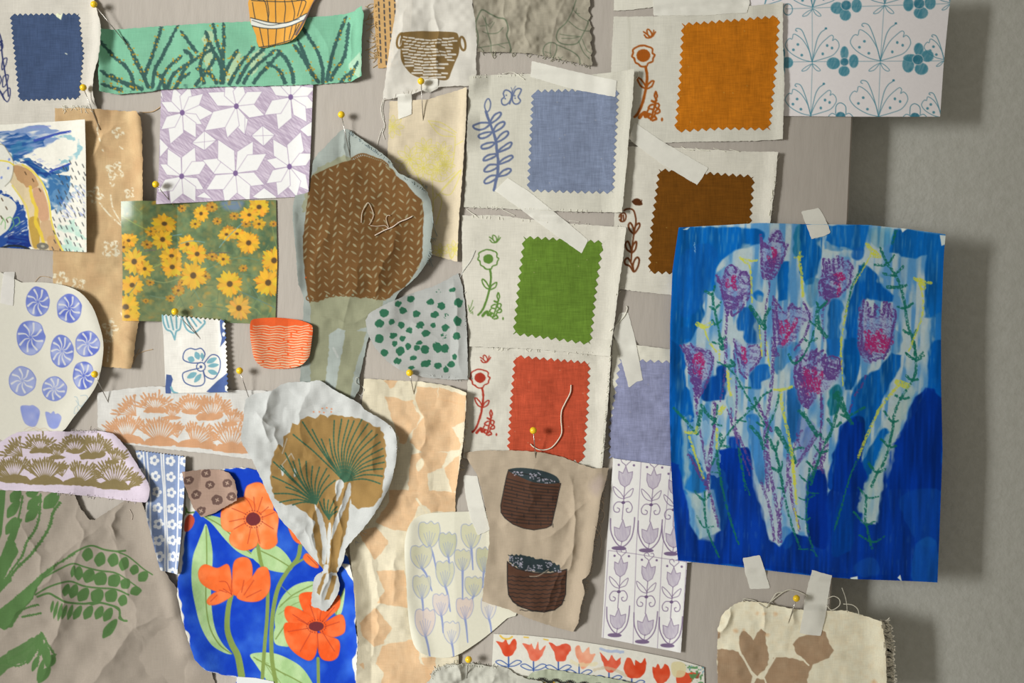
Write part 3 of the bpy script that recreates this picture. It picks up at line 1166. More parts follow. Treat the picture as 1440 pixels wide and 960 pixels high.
def one_thread(sh, name, specs, col, label=None, lift=.6):
    V, Fc = thread_geo(specs, lift)
    me = bpy.data.meshes.new(name)
    loc = Vector(tuple(sh.org))
    me.from_pydata([tuple(Vector(v) - loc) for v in V], [], Fc)
    me.update()
    me.polygons.foreach_set('use_smooth', [True] * len(Fc))
    me.materials.append(plain_mat('thread_%d_%d_%d' % col, col, .9, spec=.1))
    o = bpy.data.objects.new(name, me)
    o.parent = sh.ob
    SC.collection.objects.link(o)
    if label:
        o['label'] = label
    return o


child_threads(dashes, 'frayed_edge', fray(pt('527,5 529,60 532,94'), 26, 14, math.pi * .9, 3, .7, .6), (178, 148, 98))
child_threads(navy, 'frayed_edge', fray(pt('80,150 136,150'), 16, 9, math.pi * .4, 5, .6, .5), (222, 220, 206))
child_threads(tanc, 'frayed_edge', [(pt('196,158 214,157 226,150'), 1.2), (pt('187,512 192,500 202,494 215,491'), .7), (pt('184,510 192,498 196,490'), .6),
                                    (pt('48,398 56,389 66,389 72,391'), .6)], (198, 168, 130))


def yellow_print():
    s = Sheet('yellow_print_cloth', ragged(pt('548,142 600,140 640,128 656,123 656,160 651,240 646,300 643,368 608,358 560,350 544,240'), .5, 3, 6), (208, 195, 170), 'linen', .8,
              'beige cloth strip with fine yellow line-printed flowers, beneath the brown tree cloth', 'fabric scrap', gap=1.6, wr=(3.5, 40, 5), thick=1,
              feats=[('r', pt('657,125 648,365'), 9, 6)])
    s.tint(.03, 20, 4)
    yc = (206, 196, 106)
    fr = 'D3'
    r = random.Random(5)

    def fl(x, y, R, n):
        c = pt('%f,%f' % (x, y), fr)[0]
        R /= 3.692
        o = r.uniform(0, 6)
        for k in range(n):
            t = o + 2 * math.pi * k / n
            s.leaf(c[0], c[1], c[0] + math.cos(t) * R, c[1] + math.sin(t) * R, R * .42, yc, ring=.9, a=.9)
            s.line([c, (c[0] + math.cos(t) * R * .7, c[1] + math.sin(t) * R * .7)], .7, yc, .7)
    fl(135, 385, 75, 9); fl(215, 330, 60, 8); fl(205, 430, 65, 9); fl(300, 350, 62, 9); fl(275, 440, 60, 8); fl(45, 215, 60, 8); fl(320, 410, 50, 8); fl(365, 850, 45, 7); fl(290, 860, 40, 7)
    for q in ('230,185 290,255 370,265', '230,185 300,195 375,245', '250,200 370,255', '370,265 365,350 350,430', '300,540 400,440 350,560 300,560', '400,440 260,590', '250,470 255,600 250,700', '270,560 300,600 270,720',
              '160,440 200,520 240,600', '370,310 410,290', '240,480 300,500 370,450', '330,830 350,900 380,840'):
        s.line(pt(q, fr), 1.1, yc, .9, sm=True)
    return s.build()


ypr = yellow_print()


def basket_cloth():
    s = Sheet('basket_print_cloth', ragged(smooth(pt('562,-12 615,-12 661,-12 664,6 669,30 671,58 669,85 668,118 640,121 606,124 575,134 556,138 539,139 541,120 546,80 556,20'), True, 2), .5, 3, 8), (218, 216, 206), 'sheer', .8,
              'sheer white cloth printed with an olive brown two-handled basket', 'fabric scrap', gap=2.2, soft=4, wr=(4, 34, 31), thick=.8,
              feats=[('f', pt('613,0 615,60 616,120'), 9, 4), ('f', pt('575,10 560,60 548,110'), 14, 4), ('r', pt('540,139 668,118'), 8, 4)])
    s.tint(.025, 18, 3)
    fr = 'A3'
    oc = (126, 102, 60)
    body = '258,190 330,178 400,174 480,176 560,182 578,200 584,240 580,300 560,350 540,400 520,445 480,450 440,440 380,440 320,420 280,380 258,340 254,290 262,230'
    s.poly(pt(body, fr), oc, sm=True)
    s.ell(563.5, 58, 4.8, 10.5, oc, 12, ring=3.2)
    s.ell(650.5, 61, 3.8, 9.5, oc, -10, ring=3.2)
    s.ell(564, 58, 1.2, 7, oc, 12)
    r = random.Random(9)
    y = 222
    bp = smooth(pt(body, fr), True, 5)
    k = 0
    while y < 436:
        x = 262 + r.uniform(0, 20)
        w0 = 9 + (y - 222) * .04
        while x < 575:
            L = w0 * r.uniform(1.4, 3.4)
            yy = y + 4 * math.sin(x * .02) + 14 * ((x - 420) / 160) ** 2 * -.6
            cx, cy = pt('%f,%f' % (x + L / 2, yy), fr)[0]
            ok = all(bool(inside(np.array([[a]]), np.array([[b]]), bp)[0, 0]) for a, b in ((cx - L / 8 - 1, cy - 1), (cx + L / 8 + 1, cy + 1)))
            if ok and not (455 < x < 470 and y > 240):
                c0 = [(cx - L / 8, cy + r.uniform(-.5, .5)), (cx + L / 8, cy + r.uniform(-.6, .6))]
                s.line(c0, r.uniform(1.7, 2.4) + (y - 222) * .002, (214, 210, 198))
            x += L + r.uniform(8, 13)
        y += 17.5
        k += 1
    return s.build()


basketc = basket_cloth()
child_threads(basketc, 'frayed_edge', [(pt('540,138 536,150 537,162 541,176 538,186'), .8), (pt('541,138 538,152 540,168'), .7), (pt('538,180 534,190 530,205'), .6),
                                       (pt('537,184 541,196'), .6)] + fray(pt('545,136 600,124'), 6, 6, 1.6, 5, .5), (226, 224, 216))


def sage_cloth():
    pts = pt('664,-12 828,-12') + pinked(pt('829,-12 832,40 833,93'), 7, 3, edges=(0, 1))[:-1]
    s = Sheet('sage_cloth', ragged(pt('664,-12 828,-12 830,8 827,14 831,22 828,28 832,38 829,44 833,54 830,60 833,72 831,78 833,92 820,91 808,88 790,84 770,79 750,76 730,74 700,73 672,73'), .6, 3, 3), (158, 156, 138), 'linen', .9,
              'crinkled sage grey linen with dark green stitched leaf outlines, at the top', 'fabric scrap', gap=3.0, soft=3, wr=(5, 22, 41), thick=1.2,
              feats=[('f', pt('705,-5 716,60'), 8, 4), ('f', pt('742,-5 735,50 750,70'), 7, 3), ('f', pt('790,0 776,80'), 9, 3)])
    s.tint(.05, 16, 4, sy=30)
    gc = (92, 108, 86)
    fr = 'A3'
    for q, w in (('680,290 690,210 676,140 700,70 720,58 760,80 800,98 840,110 858,160 850,200 865,240 874,280 868,295', 2), ('730,100 740,170 760,240 762,290', 1.3),
                 ('715,180 750,190 800,185 830,155', 1.1), ('690,270 740,260 800,250 860,240', 1.1), ('760,160 780,125', 1), ('715,90 735,130 750,150', 1), ('745,140 760,130 770,120', 1), ('700,150 730,145', 1),
                 ('700,265 720,285', 1), ('800,250 840,270', 1),
                 ('1240,0 1220,60 1190,120 1160,150 1140,170 1130,210 1150,240 1200,250 1250,240 1280,190 1300,150 1312,110', 1.6), ('1230,60 1260,90 1310,120', 1), ('1200,120 1250,160 1300,175 1330,170', 1.1),
                 ('1150,190 1200,200 1260,205', 1), ('1160,215 1220,215 1265,205', 1), ('1245,45 1240,70 1260,75', 1),
                 ('1060,310 1055,280 1070,250 1100,238 1130,250 1128,290 1110,330', 1.4), ('1100,240 1095,290 1105,330', 1), ('1065,290 1100,300', .9), ('1130,250 1180,270 1220,290 1255,320 1265,365', 1.5),
                 ('1255,230 1280,290 1315,330', 1.2), ('1275,220 1300,280 1325,300', 1), ('1140,320 1150,330 1165,322', 1), ('1150,330 1148,345', 1)):
        s.line(pt(q, fr), w, gc, .85, sm=True)
    return s.build()


sagec = sage_cloth()
child_threads(sagec, 'frayed_edge', fray(pt('672,73 750,76 808,88 833,93'), 34, 5, math.pi / 2, 6, .7, .5) + [(pt('690,72 694,82 698,78'), .7)], (172, 170, 152))

# ---- cream linen swatches with a pinked block and a printed sprig -----------------------
def sim(a, b, A, B):
    """similarity taking a->A and b->B"""
    a, b, A, B = (complex(*v) for v in (a, b, A, B))
    k = (B - A) / (b - a)

    def f(p):
        z = A + (complex(*p) - a) * k
        return (z.real, z.imag)
    return f


def sprig(s, col, f, k=1.0):
    def L(q, w, closed=False):
        s.line([f(p) for p in smooth(pt(q, 'B2'), closed, 5)], w * k * 1.3, col, closed=closed, warp=.3, ws=3)
    L('192,330 225,312 250,310 275,316 300,330 300,355 312,365 302,385 298,402 275,410 262,428 235,428 215,412 200,402 195,380 183,368 190,350', 1.5, True)
    c = f(pt('247,366', 'B2')[0])
    s.ell(c[0], c[1], 7.4 * k, 6.8 * k, col, -10, warp=.5)
    L('258,430 264,480 258,530 245,590 225,650 205,690 185,710', 2.3)
    L('255,552 228,540 210,505 212,490 232,505 250,535', 1.5, True)
    L('258,552 268,530 290,512 300,515 290,540 268,552', 1.5, True)
    L('255,232 272,245 290,262 300,250 290,225 275,222 275,245', 1.3)
    L('258,250 270,265 290,266 305,258 320,236', 1.3)
    L('305,250 312,226', 1.0)
    L('308,575 302,595 308,615 316,600 312,578', 1.6, True)
    L('285,625 300,632 310,622', 2.0)
    L('308,620 300,650 285,700 275,730', 1.8)
    L('318,640 326,650 318,668 305,662 306,645', 1.5, True)
    L('290,645 275,650 265,665 285,672', 1.6)
    L('320,672 328,685 316,696 300,690', 1.6, True)
    L('262,675 255,690 275,700', 1.6)
    L('270,700 262,718 285,720 300,700', 1.6)
    L('212,715 225,700 242,690 246,710 262,705', 3)
    L('300,715 306,728 285,735', 1.8)
    c = f(pt('338,732', 'B2')[0])
    s.ell(c[0], c[1], 1.3 * k, 2.3 * k, col)


def swatch(name_label, outline, base, block, bcol, motif, blabel, gap=1.8, wr=(2.4, 55, 3), feats=(), tooth=11.0, depth=4.6, cut=None, seed=1):
    s = Sheet('linen_swatch', ragged(outline, .45, 3, seed), base, 'linen', .9, name_label, 'fabric swatch', 'linen colour swatches', gap=gap, wr=wr, feats=feats, thick=1.0, soft=3)
    s.tint(.02, 40, seed)
    motif(s)
    s.build()
    n = Sheet('colour_block', pinked(block, tooth, depth), bcol, 'patch', .9, gap=.5, parent=s, thick=.45, label=blabel)
    n.tint(.04, 26, seed + 2)
    n.tint(.05, 3, seed + 5, sy=14)
    n.tint(.05, 14, seed + 7, sy=3)
    r = random.Random(seed)
    for _ in range(10):
        x, y = r.uniform(n.X.min(), n.X.max()), r.uniform(n.Y.min(), n.Y.max())
        n.ell(x, y, .7, .6, (215, 205, 190), a=.5)
    if cut:
        n.poly(pt(cut), base)
    n.build()
    return s


OR = (192, 117, 44)
orange_f = sim(pt('247,366', 'B2')[0], pt('185,712', 'B2')[0], pt('282,340', 'A4')[0], pt('230,718', 'A4')[0])


def butterfly_paper():
    s = Sheet('butterfly_drawing', pt('1050,-14 1338,-14 1334,20 1327,90 1322,164 1210,164 1101,163 1075,100'), (242, 240, 244), 'paper', .8,
              'white paper with teal pencil butterflies and four-petalled flowers, top right past the board edge', 'drawing', gap=2.5, soft=6, thick=.8)
    tc = (66, 142, 166)
    fr = 'A5'
    for q in ('248,0 250,350 240,650', '655,0 632,345 620,655', '100,50 1020,20', '110,348 990,342'):
        s.line(pt(q, fr), .8, tc, .75)

    def wings(cx, cy, k=1.0, mir=(1, 1), lf=1, rt=1):
        def L(q, w=1.0, cl=False, a=.85):
            p = [((cx + x * k) / 4 + 1080, (cy + y * k) / 4) for x, y in [tuple(map(float, t.split(','))) for t in q.split()]]
            s.line(p, w, tc, a, sm=True, closed=cl)
        if lf:
            L('0,0 -60,-15 -120,-50 -150,-90 -140,-120 -125,-132 -115,-128 -110,-135 -105,-155 -85,-150 -50,-120 -15,-60 0,0', 1.05)
            L('0,0 -20,-80 -40,-140 -60,-180 -85,-188 -93,-178 -84,-172', 1.2)
            for x, y in ((-80, -98), (-105, -68), (-58, -38)):
                s.ell((cx + x * k) / 4 + 1080, (cy + y * k) / 4, 2.1, 2, tc, a=.85)
        if rt:
            L('0,0 70,-20 120,-40 150,-80 148,-110 130,-128 115,-120 120,-140 110,-150 90,-138 50,-100 20,-50 0,0', 1.05)
            L('0,0 15,-70 30,-130 50,-165 70,-180 78,-188', 1.2)
            s.ell((cx + 78 * k) / 4 + 1080, (cy - 188 * k) / 4, 1.9, 1.7, tc)
            for x, y in ((85, -92), (112, -78), (60, -45)):
                s.ell((cx + x * k) / 4 + 1080, (cy + y * k) / 4, 1.9, 2.2, tc, a=.85)
        L('0,10 -30,25 -55,45 -55,52 -30,45 0,10', 1)
        L('0,10 20,20 42,40 45,50 30,50 12,35 0,10', 1)
    wings(248, 348); wings(632, 342, 1.12); wings(990, 335, .74, rt=0)
    wings(240, 650, .95); wings(622, 655, 1.08); wings(975, 660, .74, rt=0)
    wings(252, 40); wings(657, 20, 1.1); wings(1025, 15, .8, rt=0); wings(-20, 30, .8, lf=0)
    hatch = lambda X, Y: .72 + .28 * vn(X, Y, 1.6, 6, 4, .4)

    def bloom(x, y, petals, cr=24):
        for px_, py_, rx, ry in petals:
            s.ell(1080 + (x + px_) / 4, (y + py_) / 4, rx / 3.6, ry / 3.6, tc, tex=hatch)
            s.ell(1080 + (x + px_) / 4, (y + py_) / 4, rx / 3.6, ry / 3.6, (130, 184, 200), ring=.9, a=.8)
        s.ell(1080 + x / 4, y / 4, cr / 4, cr / 4 * .95, (50, 126, 152), tex=hatch)
        s.ell(1080 + x / 4, y / 4, cr / 4, cr / 4 * .95, (200, 214, 222), ring=.9)
    bloom(430, 348, ((0, -50, 20, 34), (-62, 8, 34, 30), (52, -4, 24, 34), (-2, 52, 28, 26)), 25)
    bloom(843, 335, ((5, -58, 24, 32), (54, -20, 32, 30), (20, 52, 34, 30), (-54, 28, 30, 40), (-40, -8, 38, 20)), 31)
    bloom(440, 30, ((-50, 15, 34, 30), (-5, 55, 28, 28), (58, 2, 26, 34)), 30)
    bloom(850, 20, ((-60, 5, 26, 34), (10, 52, 36, 30), (62, -5, 28, 34)), 32)
    bloom(80, 348, ((28, 4, 30, 28), (0, -50, 14, 30), (0, 45, 14, 30)), 5)
    for x, y in ((408, 650), (826, 655)):
        s.ell(1080 + x / 4, y / 4 + 1, 7, 6.4, (50, 126, 152), tex=hatch)
        s.line([(1080 + (x - 28) / 4, y / 4 - 3), (1080 + (x - 24) / 4, y / 4 - 14), (1080 + x / 4, y / 4 - 18), (1080 + (x + 28) / 4, y / 4 - 13), (1080 + (x + 30) / 4, y / 4 - 3)], 1.1, tc, sm=True)
        s.line([(1080 + (x - 75) / 4, y / 4 + 3), (1080 + (x - 50) / 4, y / 4 - 3), (1080 + (x - 25) / 4, y / 4 - 1)], 1, tc, sm=True)
        s.line([(1080 + (x + 75) / 4, y / 4 + 3), (1080 + (x + 50) / 4, y / 4 - 3), (1080 + (x + 25) / 4, y / 4 - 1)], 1, tc, sm=True)
    s.ell(1080 + 112 / 4, 53 / 4, 6.5, 8, tc, ring=1.1)
    return s.build()


butterfly_paper()

# brown swatch lies under its neighbours
BRN = (108, 70, 34)


def brown_motif(s):
    c = (116, 66, 34)
    for q, w in (('118,480 125,465 145,458 155,475 148,500 130,505 120,495', 1.6), ('150,440 175,436 195,445 205,475 208,510 198,570 188,640 182,720', 1.8),
                 ('130,470 128,500', 2), ('140,470 142,500', 1.6), ('145,445 160,436', 1.8)):
        s.line(pt(q, 'B4'), w * 1.35, c, sm=True)
    for q in ('195,570 175,550 168,525 178,512 192,535 198,568', '198,570 210,560 228,530 226,514 212,522 200,545', '185,672 160,655 152,625 165,612 178,640 184,668',
              '186,672 205,655 212,620 205,615 190,640', '195,775 175,745 152,735 148,715 165,702 185,735', '200,775 218,750 226,712 215,698 200,715 192,745'):
        s.line(pt(q, 'B4'), 2.7, c, sm=True, closed=True)
    s.poly(pt('188,400 195,385 215,380 238,385 245,405 235,415 205,415', 'B4'), (92, 52, 26), sm=True, warp=1)
    s.line(pt('234,390 240,383', 'B4'), 1, CREAM)


brown_s = swatch('cream linen swatch with dark brown block, tucked under the blue crayon tulip painting',
                 pt('868,205 905,206 960,208 1030,212 1093,214 1090,250 1085,290 1080,330 1070,430 1000,425 945,415 900,410 862,405 863,330'), (231, 229, 217),
                 pt('925,236 1062,246 1058,300 1053,400 972,387 910,385 914,320'), BRN, brown_motif, 'dark brown block with pinked edge', seed=11, tooth=10.5, gap=2.0,
                 feats=[('r', pt('1095,214 1084,320'), 12, 7)])
child_threads(brown_s, 'frayed_edge', [(pt('958,206 966,210 976,211'), 1.0), (pt('978,208 986,211 998,212'), .9), (pt('1003,208 1012,211 1020,213'), .9), (pt('1026,210 1040,213'), .9),
                                       (pt('1096,220 1091,230 1090,242'), 1.0), (pt('1092,256 1086,268 1087,280'), 1.1), (pt('1090,272 1083,282'), .9), (pt('1086,288 1082,300 1083,312'), .9),
                                       (pt('864,407 868,412 873,409'), .9)] + fray(pt('1093,216 1084,315'), 30, 3, -.2, 5, .6, .5), (224, 222, 208))


def orange_motif(s):
    s.line(pt('190,100 200,200 195,420', 'A4'), 2.4, (214, 212, 198), .8, feather=3)
    sprig(s, (178, 98, 34), orange_f, 1.35)
    s.ell(904.8, 78, 8.8, 6.8, (178, 96, 30), -15, warp=.4)


orange_s = swatch('cream linen swatch with burnt orange block and a flower sprig, topmost on the right',
                  pt('863,23 920,23 1000,14 1060,8 1100,4 1100,60 1102,120 1100,196 1060,198 985,199 920,201 880,200 857,150 860,80'), (231, 229, 217),
                  pt('958,32 1097,21 1093,90 1084,184 1016,183 947,187 954,110'), OR, orange_motif, 'burnt orange block with pinked edge', seed=12, gap=2.2,
                  feats=[('r', pt('1104,5 1102,195'), 10, 5)])


def corner_cloth():
    s = Sheet('cream_cloth_scrap', ragged(pt('864,-14 1000,-14 1056,-14 1056,-2 1000,2 940,6 918,10 885,14 863,15'), .4, 3, 2), (226, 224, 212), 'linen', 1.0,
              'edge of a cream linen scrap at the top of the photo, above the orange swatch', 'fabric scrap', gap=2.0, thick=1)
    return s.build()


corner_cloth()
tape(pt('918,-6 985,-10 1053,-14 1054,5 1050,18 985,22 919,22'), 'wide masking tape strip across the top of the orange swatch')


def lav_motif(s):
    pass


lav_s = swatch('cream linen swatch with lavender block, between the red swatch and the crayon tulip painting',
               pt('862,474 868,482 905,486 950,492 960,600 955,672 900,690 862,660 858,560'), CREAM,
               pt('870,503 948,507 962,560 962,680 855,645 855,600'), (150, 155, 190), lav_motif, 'lavender blue block with pinked edge', seed=13, gap=1.6,
               wr=(4, 40, 23))


def tile_paper():
    s = Sheet('tile_drawing', pt('862,644 950,656 975,662 972,790 966,790 957,917 900,907 846,896 853,770'), (234, 230, 235), 'paper', .75,
              'white paper with purple ink tulip tiles in two rows', 'drawing', gap=2.4, soft=6, thick=.8, feats=[('r', pt('975,700 958,915'), 14, 4)])
    pc = (122, 100, 140)
    ft = (176, 162, 190)
    fr = 'D7'
    for q in ('196,58 175,470 160,895', '330,75 290,490 270,910', '52,460 170,475 290,495 400,510', '22,865 160,895', '50,460 25,865', '400,510 375,935'):
        s.line(pt(q, fr), .8, pc, .75)
    hatch = lambda X, Y: .6 + .4 * vn(X, Y, 1.5, 7, 4, -.2)

    def unit(cx, y0, k=1.0, lean=0.0, part=1.0):
        f = lambda q: [((cx + (x * k + lean * y)) / 3.2 + 840, (y0 + y * k) / 3.2 + 630) for x, y in [tuple(map(float, t.split(','))) for t in q.split()]]

        def L(q, w=1.1, cl=False):
            s.line(f(q), w, pc, .9, sm=True, closed=cl)
        up = '0,8 12,38 32,32 30,60 20,88 0,102 -20,88 -30,62 -30,30 -12,40'
        lo_ = '0,250 12,285 36,278 34,315 20,340 0,350 -20,340 -34,318 -38,282 -14,290'
        for q in (up, lo_):
            s.poly(f(q), ft, .8, tex=hatch)
            s.line(f(q), .9, pc, .8, closed=True)
        L('0,102 -2,170 -4,250')
        L('0,8 -5,0 -18,-10 -22,-24 -8,-30 0,-18', 1)
        L('2,4 12,-6 22,-16 18,-28 8,-26', 1)
        s.ell(*f('-32,2')[0], 1.7, 1.7, pc)
        s.ell(*f('36,4')[0], 1.7, 1.7, pc)
        L('-2,150 -20,125 -50,100 -45,125 -25,148 -2,155', 1, True)
        L('-2,150 15,125 38,108 30,140 10,150', 1, True)
        s.ell(*f('-3,172')[0], 2.8, 2.2, (96, 74, 116))
        L('-3,172 -30,170 -45,190 -40,212 -22,215 -18,202 -28,196', 1.2)
        L('-3,172 22,168 38,190 34,212 18,216 12,202 20,198', 1.2)
        L('-56,245 -52,300 -35,340 -12,366 12,368 40,335 50,290 52,240', 1.6)
        L('0,345 -4,372', 1)
        s.ell(*f('-12,378')[0], 10 * k, 2.5, (122, 102, 138), 2)
        s.ell(*f('-12,378')[0], 10 * k, 2.5, pc, 2, ring=.9)
    unit(128, 72, 1.0, -.05)
    unit(255, 82, 1.0, -.06)
    unit(350, 112, .96, -.02)
    unit(108, 482, .95, -.05)
    unit(232, 500, .98, -.05)
    unit(345, 528, .95, -.05)
    return s.build()


tile_paper()
RED = (190, 86, 66)
red_f = sim(pt('247,366', 'B2')[0], pt('185,712', 'B2')[0], pt('202,232', 'B3')[0], pt('155,575', 'B3')[0])


def red_motif(s):
    sprig(s, (176, 62, 46), red_f, 1.0)
    s.ell(675, 531, 8, 7.4, (176, 62, 46), warp=.4)


red_s = swatch('cream linen swatch with brick red block, flower sprig and a pin',
               pt('660,485 760,488 859,497 855,560 850,620 846,665 800,672 720,664 651,643 654,600 657,550'), CREAM,
               pt('722,498 775,503 831,508 828,580 822,652 765,646 712,636 716,570'), RED, red_motif, 'brick red block with pinked edge', seed=14, gap=2.2, tooth=10,
               wr=(3, 40, 5), feats=[('r', pt('862,500 846,660'), 10, 6)])
child_threads(red_s, 'frayed_edge', fray(pt('858,500 846,655'), 60, 4, -.5, 15, .6, .5) + [(pt('844,638 850,632 857,629'), 1.3), (pt('657,610 652,616 653,625'), .7)], (226, 224, 212))
GRN = (98, 134, 58)


def green_motif(s):
    sprig(s, (98, 138, 62), lambda p: p, 1.0)
    for q in ('128,680 140,660 152,620', '132,690 145,680 158,660', '140,700 150,690 152,705', '125,650 130,670 138,690'):
        s.line(pt(q, 'B2'), 1, (98, 138, 62), sm=True)


green_s = swatch('cream linen swatch with leaf green block and a flower sprig',
                 pt('649,303 700,302 740,308 790,313 880,320 876,360 870,400 864,450 857,501 800,495 745,490 660,487 657,440 650,380'), CREAM,
                 pt('735,331 852,338 848,352 841,400 832,486 775,478 720,471 727,400'), GRN, green_motif, 'leaf green block with pinked edge', seed=15, gap=2.4,
                 feats=[('r', pt('884,320 860,500'), 11, 6)])
child_threads(green_s, 'frayed_edge', [(pt('866,415 872,404 878,402'), 1.0), (pt('858,465 868,455 878,444 882,434 881,430'), 1.5), (pt('857,488 860,480'), 1.0), (pt('800,310 815,312'), .8)]
              + fray(pt('660,488 850,498'), 16, 3, 1.6, 5, .5, .4) + fray(pt('649,303 880,320'), 20, 2.5, -1.6, 8, .5, .4), (226, 224, 212))


def blue_motif(s):
    c = (108, 122, 160)
    fr = 'B1'
    s.line(pt('222,320 240,370 262,430 280,490 288,560 294,620 290,690 270,780', fr), 4.4, c, sm=True, taper=(3.6, 4.2), warp=.4)
    s.line(pt('225,320 215,290 222,260 238,245 250,270 245,305 232,322', fr), 1.9, c, sm=True, closed=True)
    for q in ('240,388 200,385 155,400 150,415 180,428 215,420 240,400', '252,440 215,445 182,458 185,475 215,475 248,455', '268,502 225,508 198,522 200,538 235,535 268,515',
              '282,570 240,575 212,595 210,608 240,602 280,582', '292,635 245,632 218,655 215,672 250,670 285,650', '290,695 245,700 215,725 220,742 255,732 285,710',
              '250,380 270,345 300,325 312,335 295,360 260,385', '265,435 290,395 325,380 332,395 310,420 275,438', '280,495 310,455 345,435 355,450 330,478 290,498',
              '290,558 320,530 360,502 374,510 355,535 305,556', '296,625 330,595 370,578 380,590 350,612 305,628', '295,700 320,670 355,655 370,665 345,690 300,702'):
        s.line(pt(q, fr), 2.8, c, sm=True, closed=True, warp=.3)
    for q in ('372,215 355,198 335,196 325,215 330,235 315,250 318,275 335,282 355,270 370,245', '382,225 395,195 415,185 430,192 422,215 412,235 425,255 415,272 395,276 380,262 378,240'):
        s.line(pt(q, fr), 2.1, c, sm=True, closed=True)
    s.line(pt('378,205 372,240 362,275', fr), 2.2, c, sm=True)
    for q in ('376,205 375,190 370,180', '380,205 388,185 398,172'):
        s.line(pt(q, fr), 1, c, sm=True)
    for x, y in ((342, 225), (336, 245), (392, 228), (394, 242)):
        s.ell(630 + x / 4.174, 80 + y / 4.174, 1.2, 1.2, c)


blue_s = swatch('cream linen swatch with dusty blue block, leafy sprig and butterfly',
                pt('660,108 700,105 745,104 830,105 891,99 889,140 884,190 880,240 874,299 830,298 790,297 720,294 652,291 655,240 657,180'), CREAM,
                pt('747,126 871,123 869,170 864,273 802,272 740,270 744,190'), (127, 139, 166), blue_motif, 'dusty blue block with pinked edge', seed=16, gap=2.4, tooth=9.6,
                feats=[('r', pt('894,99 878,300'), 12, 8)])
child_threads(blue_s, 'frayed_edge', fray(pt('652,291 870,298'), 26, 3, 1.6, 5, .5, .4) + fray(pt('660,108 745,104'), 14, 3, -1.6, 7, .5, .4)
              + [(pt('706,104 722,102 738,112'), .8), (pt('892,114 897,108 898,100'), 1.0), (pt('656,294 664,300 670,304'), 1.0), (pt('706,294 716,299 724,303'), .9)], (226, 224, 212))
tape(pt('748,85 800,98 867,114 865,137 800,124 746,108'), 'masking tape strip across the top of the dusty blue swatch')
tape(pt('714,250 745,270 795,310 827,337 818,356 780,330 740,300 696,268'), 'slanting masking tape strip joining the dusty blue swatch to the green swatch')
tape(pt('892,172 930,198 996,236 988,249 980,260 930,230 884,196'), 'slanting masking tape strip over the top of the dark brown swatch')
tape(pt('872,440 883,438 892,470 904,535 896,536 884,545 872,500 862,468'), 'tilted masking tape strip on the lavender swatch')


# ---- lower left and middle ---------------------------------------------------------
def peach_scrub():
    s = Sheet('peach_landscape_cloth', ragged(pt('137,552 180,546 215,543 240,544 300,548 370,549 380,551 378,600 372,646 356,646 300,638 240,632 180,625 137,600'), .4, 3, 9), (222, 218, 210), 'linen', .75,
              'cream cloth printed with peach spiky shrubs, below the small blue flower swatch', 'fabric scrap', gap=1.6, wr=(2.5, 40, 4), thick=.9)
    scrub(s, (212, 160, 120), 'D4', (
        (0, 180, 1), ), sim((0, 0), (1440, 0), (130, 530), (390, 530)))
    return s.build()


